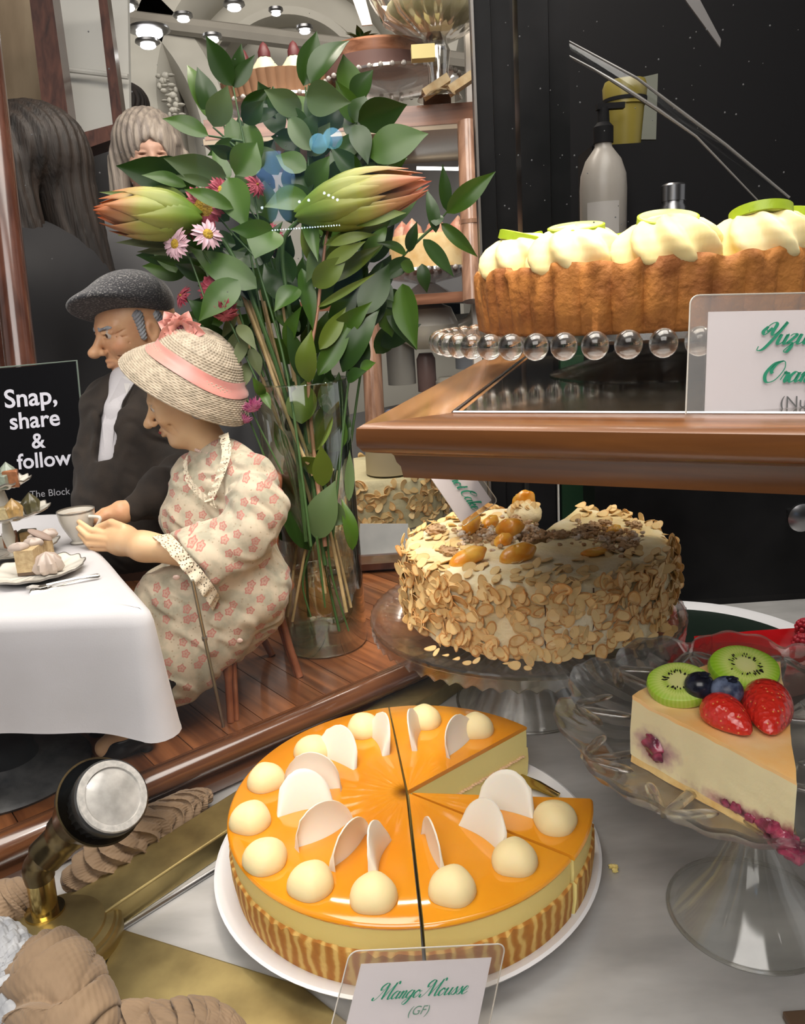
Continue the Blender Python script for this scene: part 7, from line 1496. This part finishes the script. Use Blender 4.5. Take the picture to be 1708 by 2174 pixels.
# layered slab cake with leaf garnish and big glass bowl at upper right
cc = P(760,120,1.66); zb_ = ztop+0.075
far_stand(Vector((P(830,150,1.72).x, P(830,150,1.72).y, ztop+0.002)), 0.145, 0.075, 'low beaded glass stand below the dark layered cake at the top')
c = Vector((P(800,120,1.70).x, P(800,120,1.70).y, ztop+0.079)); t = thing('layered_cake', c, 'dark layered cake with a wood-brown top behind the bouquet', 'cake')
b = MB(); b.lathe([(0.0001,0),(0.115,0),(0.117,0.028)], c, 60, caps=False); b.build('lower_layer', mat('dark_cocoa',(0.13,0.07,0.06),0.5), t); b = MB(); b.lathe([(0.117,0.028),(0.12,0.048),(0.116,0.053),(0.0001,0.053)], c, 60, caps=False); b.build('upper_layer', M_casewood, t)
gc = c+Vector((-0.03,-0.06,0.053)); b = MB()
for i in range(7): a = i*0.9; leaf(b, gc, gc+Vector((0.035*math.cos(a),0.03*math.sin(a),0.018+0.01*(i%2))), 0.008, Vector((0,0,1)), seg=6)
b.build('mint_garnish', LM['d'], t); tag(slab('cake_card', [(738,-30),(768,-30),(790,52),(768,54)], 1.60, 0.003, mat('far_card',(0.48,0.45,0.42),0.5), smooth=False), 'small pale card standing on the dark layered cake', 'price card')
bc = Vector((P(930,150,1.58).x, P(930,150,1.58).y, ztop+0.002)); t = thing('glass_bowl', bc, 'large cut glass footed bowl at the top behind the bouquet', 'bowl')
b = MB(); b.lathe([(0.045,0),(0.04,0.008),(0.022,0.02),(0.020,0.05),(0.026,0.085),(0.020,0.10),(0.034,0.105),(0.05,0.112),(0.10,0.14),(0.125,0.185),(0.13,0.20)], bc, 80, caps=False, fr=lambda a, r, z, k: (r*(1+(0.04 if k > 6 else 0)*math.sin(16*a)), z)); b.build('bowl', glass('cut_glass', (0.88,0.87,0.83), rough=0.1, film=(0.45,0.22,0.75)), t)
b = MB(); b.ell(bc+Vector((0,0,0.165)), (0.095,0.095,0.035), 24, 14, fr=lambda th, ph: 1+0.06*math.sin(7*th)*math.sin(ph)); tag(b.build('cream_dessert', mat('pale_dessert',(0.45,0.42,0.22),0.5,col2=(0.58,0.55,0.38),nscale=20)), 'pale yellow dessert in the large cut glass bowl', 'dessert')
b = MB(); q = P(898,108,1.50); b.box((q.x-0.022,q.y,q.z-0.012),(q.x+0.022,q.y+0.03,q.z+0.012)); tag(b.build('butter_block', mat('butter',(0.62,0.52,0.22),0.5), smooth=False), 'yellow block below the large glass bowl', 'block')
for i, (x, y) in enumerate(((930,178),(985,170))):
    q = P(x,y,1.56); b = MB(); b.box((q.x-0.028,q.y,q.z-0.008),(q.x+0.028,q.y+0.04,q.z+0.008)); o = b.build('sandwich', mat('toast',(0.50,0.33,0.16),0.7,col2=(0.62,0.48,0.28),nscale=50), smooth=False); o.rotation_euler = (0, rad(-28), 0); tag(o, ['toasted sandwich left of the bowl foot','toasted sandwich right of the bowl foot'][i], 'sandwich')
# middle shelf: cakes with figs, beaded stand
zm = P(820,630,1.62).z
far_stand(Vector((P(905,600,1.74).x, P(905,600,1.74).y, zm+0.002)), 0.12, 0.05, 'beaded glass stand on the middle shelf behind the thin branch')
c = Vector((P(925,560,1.74).x, P(925,560,1.74).y, zm+0.055)); t = thing('fig_cake', c, 'golden cake topped with pink fig halves on the middle shelf', 'cake')
b = MB(); b.lathe([(0.0001,0),(0.098,0),(0.10,0.06),(0.096,0.066),(0.0001,0.066)], c, 60, caps=False, fr=lambda a, r, z, k: (r*(1+0.015*math.sin(30*a)), z)); b.build('cake_body', mat('golden_cake',(0.62,0.38,0.14),0.6,col2=(0.75,0.58,0.30),nscale=30), t)
for i in range(8):
    a = 2*math.pi*i/8; b = MB(); b.lathe([(0.0001,-0.003),(0.022,0.0),(0.018,0.016),(0.0001,0.034)], c+Vector((0.068*math.cos(a),0.068*math.sin(a),0.066)), 20, caps=False); b.build('fig', mat('fig_pink',(0.55,0.20,0.14),0.4,col2=(0.65,0.42,0.28),nscale=60), t)
# mirror image of the almond cake and its stand, built as solid copies
zs2 = P(840,1108,1.52).z; c = P(800,1085,1.52); c = Vector((P(812,1100,1.60).x, 1.52, zs2))
t = thing('glass_cake_stand', Vector((c.x,c.y,zs2-0.09)), 'mirror image of the ribbed glass stand, built as a copy beyond the vase', 'cake stand')
b = MB(); b.lathe([(0.0001,0.09),(0.15,0.092),(0.155,0.088),(0.145,0.08),(0.03,0.07),(0.02,0.05),(0.05,0.01),(0.07,0.0)], Vector((c.x,c.y,zs2-0.09)), 160, caps=False, fr=lambda a, r, z, k: (r*(1+0.012*math.sin(48*a)), z)); b.build('plate', M_dish, t)
t = thing('mirrored_almond_cake', Vector((c.x,c.y,zs2+0.003)), 'mirror image of the almond covered cake, built as a copy beyond the vase and under the shelf corner', 'cake')
b = MB(); b.lathe([(0.0001,0),(0.125,0),(0.128,0.02),(0.128,0.085),(0.122,0.094),(0.0001,0.096)], Vector((c.x,c.y,zs2+0.003)), 80, caps=False, fr=lambda a, r, z, k: (r*(1+0.01*math.sin(9*a+z*60)), z)); b.build('frosted_cake', mat('far_frosting',(0.56,0.50,0.30),0.6,bump=0.6,bscale=60,bdist=0.004), t)
b = MB(); rg = random.Random(31)
for i in range(420):
    a = rg.uniform(0,6.283); z = rg.uniform(0.005,0.094); n_ = Vector((math.cos(a)+rg.gauss(0,.3), math.sin(a)+rg.gauss(0,.3), rg.gauss(0,.35))).normalized(); x = Vector((-math.sin(a),math.cos(a),0))*math.cos(i)+Vector((0,0,1))*math.sin(i); x = (x-n_*x.dot(n_)).normalized()
    put(b, Vector((c.x+0.129*math.cos(a), c.y+0.129*math.sin(a), zs2+0.003+z)), Matrix((x,n_.cross(x),n_)).transposed(), geos[i%10], (0,1) if i%3 else (1,2), 1.15)
b.build('almond_flakes', M_fl, t, ang=50)['kind'] = 'stuff'
# mirror image of the kiwi and blueberry slice, built as a solid copy
zc = zs2+0.10; q = P(822,905,1.46); t = thing('mirrored_fruit_slice', q, 'mirror image of the fruit topped slice, built as a copy above the shelf corner', 'cake slice')
b = MB(); b.lathe([(0.0001,zs2+0.101-q.z),(0.045,zs2+0.101-q.z),(0.043,-0.004),(0.0001,0.0)], q, 30, caps=False); b.build('slice_body', mat('slice_cream',(0.50,0.42,0.26),0.6), t)
b = MB(); b.ell(q+Vector((-0.0,0,-0.0)), (0.042,0.04,0.010), 20, 10); b.build('slice_top', mat('slice_orange',(0.62,0.36,0.16),0.5), t)
b = MB(); b.ell(q+Vector((0.0,-0.02,0.010)), (0.030,0.018,0.007), 20, 8, Matrix.Rotation(rad(-8),3,'Y')); b.build('kiwi', mat('far_kiwi',(0.30,0.45,0.05),0.3), t)
for k in range(2): b = MB(); b.ell(q+Vector((0.006+0.021*k,-0.022,0.023)), 0.0105, 14, 10); b.build('blueberry', M_blue2, t)
# tray and dark trim below
tag(slab('white_tray', [(764,1112),(866,1112),(866,1172),(760,1182)], 1.36, 0.02, mat('tray_white',(0.50,0.51,0.50),0.4,col2=(0.62,0.62,0.6),nscale=20), smooth=False), 'white tray edge beyond the vase at right', 'tray')
tag(slab('grey_box', [(764,1184),(866,1176),(866,1226),(770,1242)], 1.33, 0.03, mat('box_grey',(0.22,0.21,0.19),0.5), smooth=False), 'grey box below the white tray beyond the vase', 'box')
# white jugs / teapot shapes and blurry wares low in the case
q = P(905,690,1.75); b = MB(); b.lathe([(0.03,-0.05),(0.06,-0.03),(0.07,0.0),(0.055,0.035),(0.025,0.048),(0.012,0.058),(0.0001,0.062)], q, 40, caps=False); t = thing('white_teapot', q-Vector((0,0,0.05)), 'white round teapot on the case floor right of the bouquet', 'teapot'); b.build('body', M_china, t)
b = MB(); b.tube(curve([q+Vector((0.06,0,-0.01)), q+Vector((0.10,0,0.01)), q+Vector((0.11,0,0.045))], 5), 0.010, 10); b.build('spout', M_china, t)
for i, (x, y, w_, h_, cc_, lb) in enumerate(((850,760,60,110,(0.34,0.33,0.30),'grey wrapped jar left in the lower case'),(905,790,40,80,(0.16,0.10,0.09),'dark jar with a reddish cap in the lower case'),(1000,740,70,80,(0.30,0.32,0.36),'blue-grey tin at the right of the lower case'),(950,830,50,60,(0.44,0.42,0.36),'pale tin under the blue-grey tin'))):
    q = P(x,y,1.8); s = 1.8/F_PX; b = MB(); b.lathe([(0.0001,-h_/2*s),(w_/2*s,-h_/2*s),(w_/2*s,h_*0.35*s),(w_*0.35*s,h_/2*s),(0.0001,h_/2*s)], q, 28, caps=False); tag(b.build('jar', mat('jar_%d' % i, cc_, 0.4)), lb, 'jar')
# ================================================================ people beyond
M_hair1 = mat('dark_brown_hair', (0.008,0.006,0.005), 0.6, col2=(0.022,0.014,0.010), nscale=12, stretch=(6,6,0.6), bump=0.5, bscale=40, bdist=0.004)
M_hair2 = mat('grey_blond_hair', (0.20,0.17,0.15), 0.5, col2=(0.36,0.31,0.26), nscale=14, stretch=(6,6,0.6), bump=0.5, bscale=40, bdist=0.004)
M_ps = mat('passer_skin', (0.50,0.30,0.22), 0.5); M_coatd = mat('dark_coat', (0.010,0.010,0.012), 0.8); M_coatg = mat('grey_coat', (0.12,0.12,0.125), 0.8)
def person(c, H, F, hair, coat, label, hl, wide=1.0, seed=0):
    M = frame(F); t = thing('person', Vector((c.x,c.y,-1.0)), label, 'person'); sh = c-Vector((0,0,H*1.0))
    imp_obj('body', lambda Q: np.minimum(head_sdf(Q, M, c, H, False), s_cap(Q, c-Vector((0,0,H*.3)), sh, H*.22, H*.26)), np.array(c)-H*1.0, np.array(c)+H*.75, 80, M_ps, t)
    L_ = Vector(M @ V_((0,1,0)))
    def hr(Q):
        q = ((Q-V_(c)) @ M)/H; y = np.abs(q[:,1]); q2 = np.stack([q[:,0], y, q[:,2]], 1)
        d = s_ell(q, (-.10,0,.16), (.50,.42,.42)); d = smin(d, s_cap(q2, (-.05,.36,.0), (-.02,.40,-hl), .13, .15), .1); d = smin(d, s_cap(q, (-.3,0,0), (-.3,0,-hl), .28, .25), .1)
        d = smax(d, -s_ell(q, (.52,0,-.22), (.36,.235,.46)), .04); return (d+0.012*np.sin(q[:,1]*60+q[:,0]*35+2*np.sin(q[:,2]*5)))*H
    imp_obj('hair', hr, np.array(c)-np.array([H*.8,H*.8,H*(hl+.3)]), np.array(c)+np.array([H*.8,H*.8,H*.7]), 90, hair, t)
    def ct(Q):
        d = s_cap(Q, sh-L_*(H*.75*wide), sh+L_*(H*.75*wide), H*.28, H*.28); d = smin(d, chain(Q, [sh, sh-Vector((0,0,H*2.2)), Vector((c.x,c.y,-0.35))], [H*.65*wide,H*.75*wide,H*.70*wide], .1), .2)
        for s in (-1,1): d = smin(d, chain(Q, [sh+L_*(s*H*.85*wide), sh+L_*(s*H*1.0*wide)-Vector((0,0,H*1.5)), sh+L_*(s*H*.95*wide)-Vector((0,0,H*2.9))], [H*.28,H*.22,H*.18], .03), .06)
        return d
    imp_obj('coat', ct, np.array([c.x-H*1.9,c.y-H*1.9,-0.95]), np.array([c.x+H*1.9,c.y+H*1.9,c.z-H*.4]), 90, coat, t)
    b = MB()
    for s in (-1,1): b.tube([Vector((c.x,c.y,-0.3))+L_*(s*H*.35), Vector((c.x,c.y,-0.94))+L_*(s*H*.35)], [H*.34,H*.2], 14)
    b.build('trousers', M_coatd, t)
    b = MB()
    for s in (-1,1): b.ell(Vector((c.x,c.y,-0.97))+L_*(s*H*.35)+Vector((F.x,F.y,0)).normalized()*H*.2, (H*.3,H*.3,0.035), 14, 8)
    b.build('shoes', M_blackmat, t); return t
person(P(318,336,2.02), 0.205, Vector((0.35,-1,-0.15)), M_hair2, M_coatg, 'person with long grey-blond hair seen behind the bouquet leaves', .75, 0.85)
person(P(50,372,1.60), 0.23, Vector((-1,-0.05,-0.1)), M_hair1, M_coatd, 'person with long dark hair and dark coat at the left edge', 1.0, 0.85)
person(P(258,236,2.6), 0.15, Vector((-0.9,-0.4,0)), M_hair1, M_coatg, 'person in the distance with only the top of the head showing by the timber bar', .3)
tag(slab('red_cloth', [(98,488),(132,490),(130,720),(90,720)], 2.0, 0.03, mat('dull_red',(0.10,0.022,0.018),0.6), smooth=False), 'dull red panel behind the dark-haired person', 'panel')
tag(slab('blue_cloth', [(132,484),(172,486),(172,720),(130,720)], 2.0, 0.03, mat('dull_blue',(0.018,0.022,0.06),0.6), smooth=False), 'dark blue panel right beside the red one', 'panel')
# shelves of small goods in the shop window under the timber rail
rg = random.Random(6); t = None
row_z = []
for k, y in enumerate((352,402,455)):
    a, c = P(120,y,3.0), P(262,y-4,3.0); z = (a.z+c.z)/2; row_z.append(z); b = MB(); b.box((a.x,a.y-0.07,z-0.012),(c.x,a.y+0.10,z)); tag(b.build('ware_shelf', mat('ware_shelf_wood',(0.20,0.11,0.07),0.5), smooth=False), '%s small shelf of wares in the far shop window' % ('top','middle','bottom')[k], 'shelf')
for i in range(24):
    k = i%3; x = 140+14.5*(i//3)+rg.uniform(-4,4); s = rg.uniform(0.020,0.032); q = P(x,400,3.0); q.z = row_z[k]; cl = ((0.50,0.45,0.40),(0.26,0.10,0.08),(0.45,0.28,0.14),(0.48,0.34,0.30))[i*7%4]
    b = MB(); b.lathe([(0.0001,0),(s*0.8,0),(s*1.0,s),(s*0.6,s*1.7),(0.0001,s*2)], q, 14, caps=False); tag(b.build('shop_ware', mat('ware_%d' % (i*7%4), cl, 0.4)), 'small pale or reddish ware in the shop window below the timber rail', 'ware', 'wares in the far shop window')
q0 = P(205,400,3.25); b = MB(); b.box((q0.x-0.2,q0.y,q0.z-0.3),(q0.x+0.25,q0.y+0.05,q0.z+0.2)); tag(b.build('ware_board', mat('ware_back',(0.22,0.15,0.11),0.6), smooth=False), 'brown board behind the wares in the far shop window', 'board')

c = Z(1700,2172,0.0); b = MB(); b.box((c.x-0.010,c.y-0.012,0.0005),(c.x+0.02,c.y+0.004,0.006)); o = b.build('chocolate_piece', M_choco, smooth=False); bv = o.modifiers.new('bevel','BEVEL'); bv.width = 0.001; bv.segments = 2; tag(o, 'small dark chocolate piece on the steel counter in the bottom right corner', 'chocolate')
# ================================================================ shop window pane and the lit display across the arcade that it mirrors
PY = 0.245
Mw = bpy.data.materials.new('window_glass'); Mw.use_nodes = True; N_ = Mw.node_tree.nodes; L_2 = Mw.node_tree.links; N_.remove(N_['Principled BSDF'])
tr_ = N_.new('ShaderNodeBsdfTransparent'); gl_ = N_.new('ShaderNodeBsdfGlossy'); gl_.inputs['Roughness'].default_value = 0.0; mx_ = N_.new('ShaderNodeMixShader'); mx_.inputs[0].default_value = 0.055
L_2.new(tr_.outputs[0], mx_.inputs[1]); L_2.new(gl_.outputs[0], mx_.inputs[2]); L_2.new(mx_.outputs[0], N_['Material Output'].inputs[0])
b = MB(); b.add([(-0.9,PY,-0.3),(1.1,PY,-0.3),(1.1,PY,1.6),(-0.9,PY,1.6)], [(0,1,2,3)]); wo = b.build('window_1', Mw, smooth=False); struct(wo)
rd = random.Random(14); b = MB()
for i in range(95):
    x, y = (rd.uniform(1060,1700), rd.uniform(10,480)) if i < 70 else (rd.uniform(20,700), rd.uniform(10,640))
    p = YP(x, y, PY-0.0003); s = rd.choice((0.00012,0.00018,0.00025)); b.ell(p, (s,0.0001,s), 6, 4)
b.build('dust_specks', mat('dust', (0.14,0.14,0.14), 0.8), wo)['kind'] = 'stuff'
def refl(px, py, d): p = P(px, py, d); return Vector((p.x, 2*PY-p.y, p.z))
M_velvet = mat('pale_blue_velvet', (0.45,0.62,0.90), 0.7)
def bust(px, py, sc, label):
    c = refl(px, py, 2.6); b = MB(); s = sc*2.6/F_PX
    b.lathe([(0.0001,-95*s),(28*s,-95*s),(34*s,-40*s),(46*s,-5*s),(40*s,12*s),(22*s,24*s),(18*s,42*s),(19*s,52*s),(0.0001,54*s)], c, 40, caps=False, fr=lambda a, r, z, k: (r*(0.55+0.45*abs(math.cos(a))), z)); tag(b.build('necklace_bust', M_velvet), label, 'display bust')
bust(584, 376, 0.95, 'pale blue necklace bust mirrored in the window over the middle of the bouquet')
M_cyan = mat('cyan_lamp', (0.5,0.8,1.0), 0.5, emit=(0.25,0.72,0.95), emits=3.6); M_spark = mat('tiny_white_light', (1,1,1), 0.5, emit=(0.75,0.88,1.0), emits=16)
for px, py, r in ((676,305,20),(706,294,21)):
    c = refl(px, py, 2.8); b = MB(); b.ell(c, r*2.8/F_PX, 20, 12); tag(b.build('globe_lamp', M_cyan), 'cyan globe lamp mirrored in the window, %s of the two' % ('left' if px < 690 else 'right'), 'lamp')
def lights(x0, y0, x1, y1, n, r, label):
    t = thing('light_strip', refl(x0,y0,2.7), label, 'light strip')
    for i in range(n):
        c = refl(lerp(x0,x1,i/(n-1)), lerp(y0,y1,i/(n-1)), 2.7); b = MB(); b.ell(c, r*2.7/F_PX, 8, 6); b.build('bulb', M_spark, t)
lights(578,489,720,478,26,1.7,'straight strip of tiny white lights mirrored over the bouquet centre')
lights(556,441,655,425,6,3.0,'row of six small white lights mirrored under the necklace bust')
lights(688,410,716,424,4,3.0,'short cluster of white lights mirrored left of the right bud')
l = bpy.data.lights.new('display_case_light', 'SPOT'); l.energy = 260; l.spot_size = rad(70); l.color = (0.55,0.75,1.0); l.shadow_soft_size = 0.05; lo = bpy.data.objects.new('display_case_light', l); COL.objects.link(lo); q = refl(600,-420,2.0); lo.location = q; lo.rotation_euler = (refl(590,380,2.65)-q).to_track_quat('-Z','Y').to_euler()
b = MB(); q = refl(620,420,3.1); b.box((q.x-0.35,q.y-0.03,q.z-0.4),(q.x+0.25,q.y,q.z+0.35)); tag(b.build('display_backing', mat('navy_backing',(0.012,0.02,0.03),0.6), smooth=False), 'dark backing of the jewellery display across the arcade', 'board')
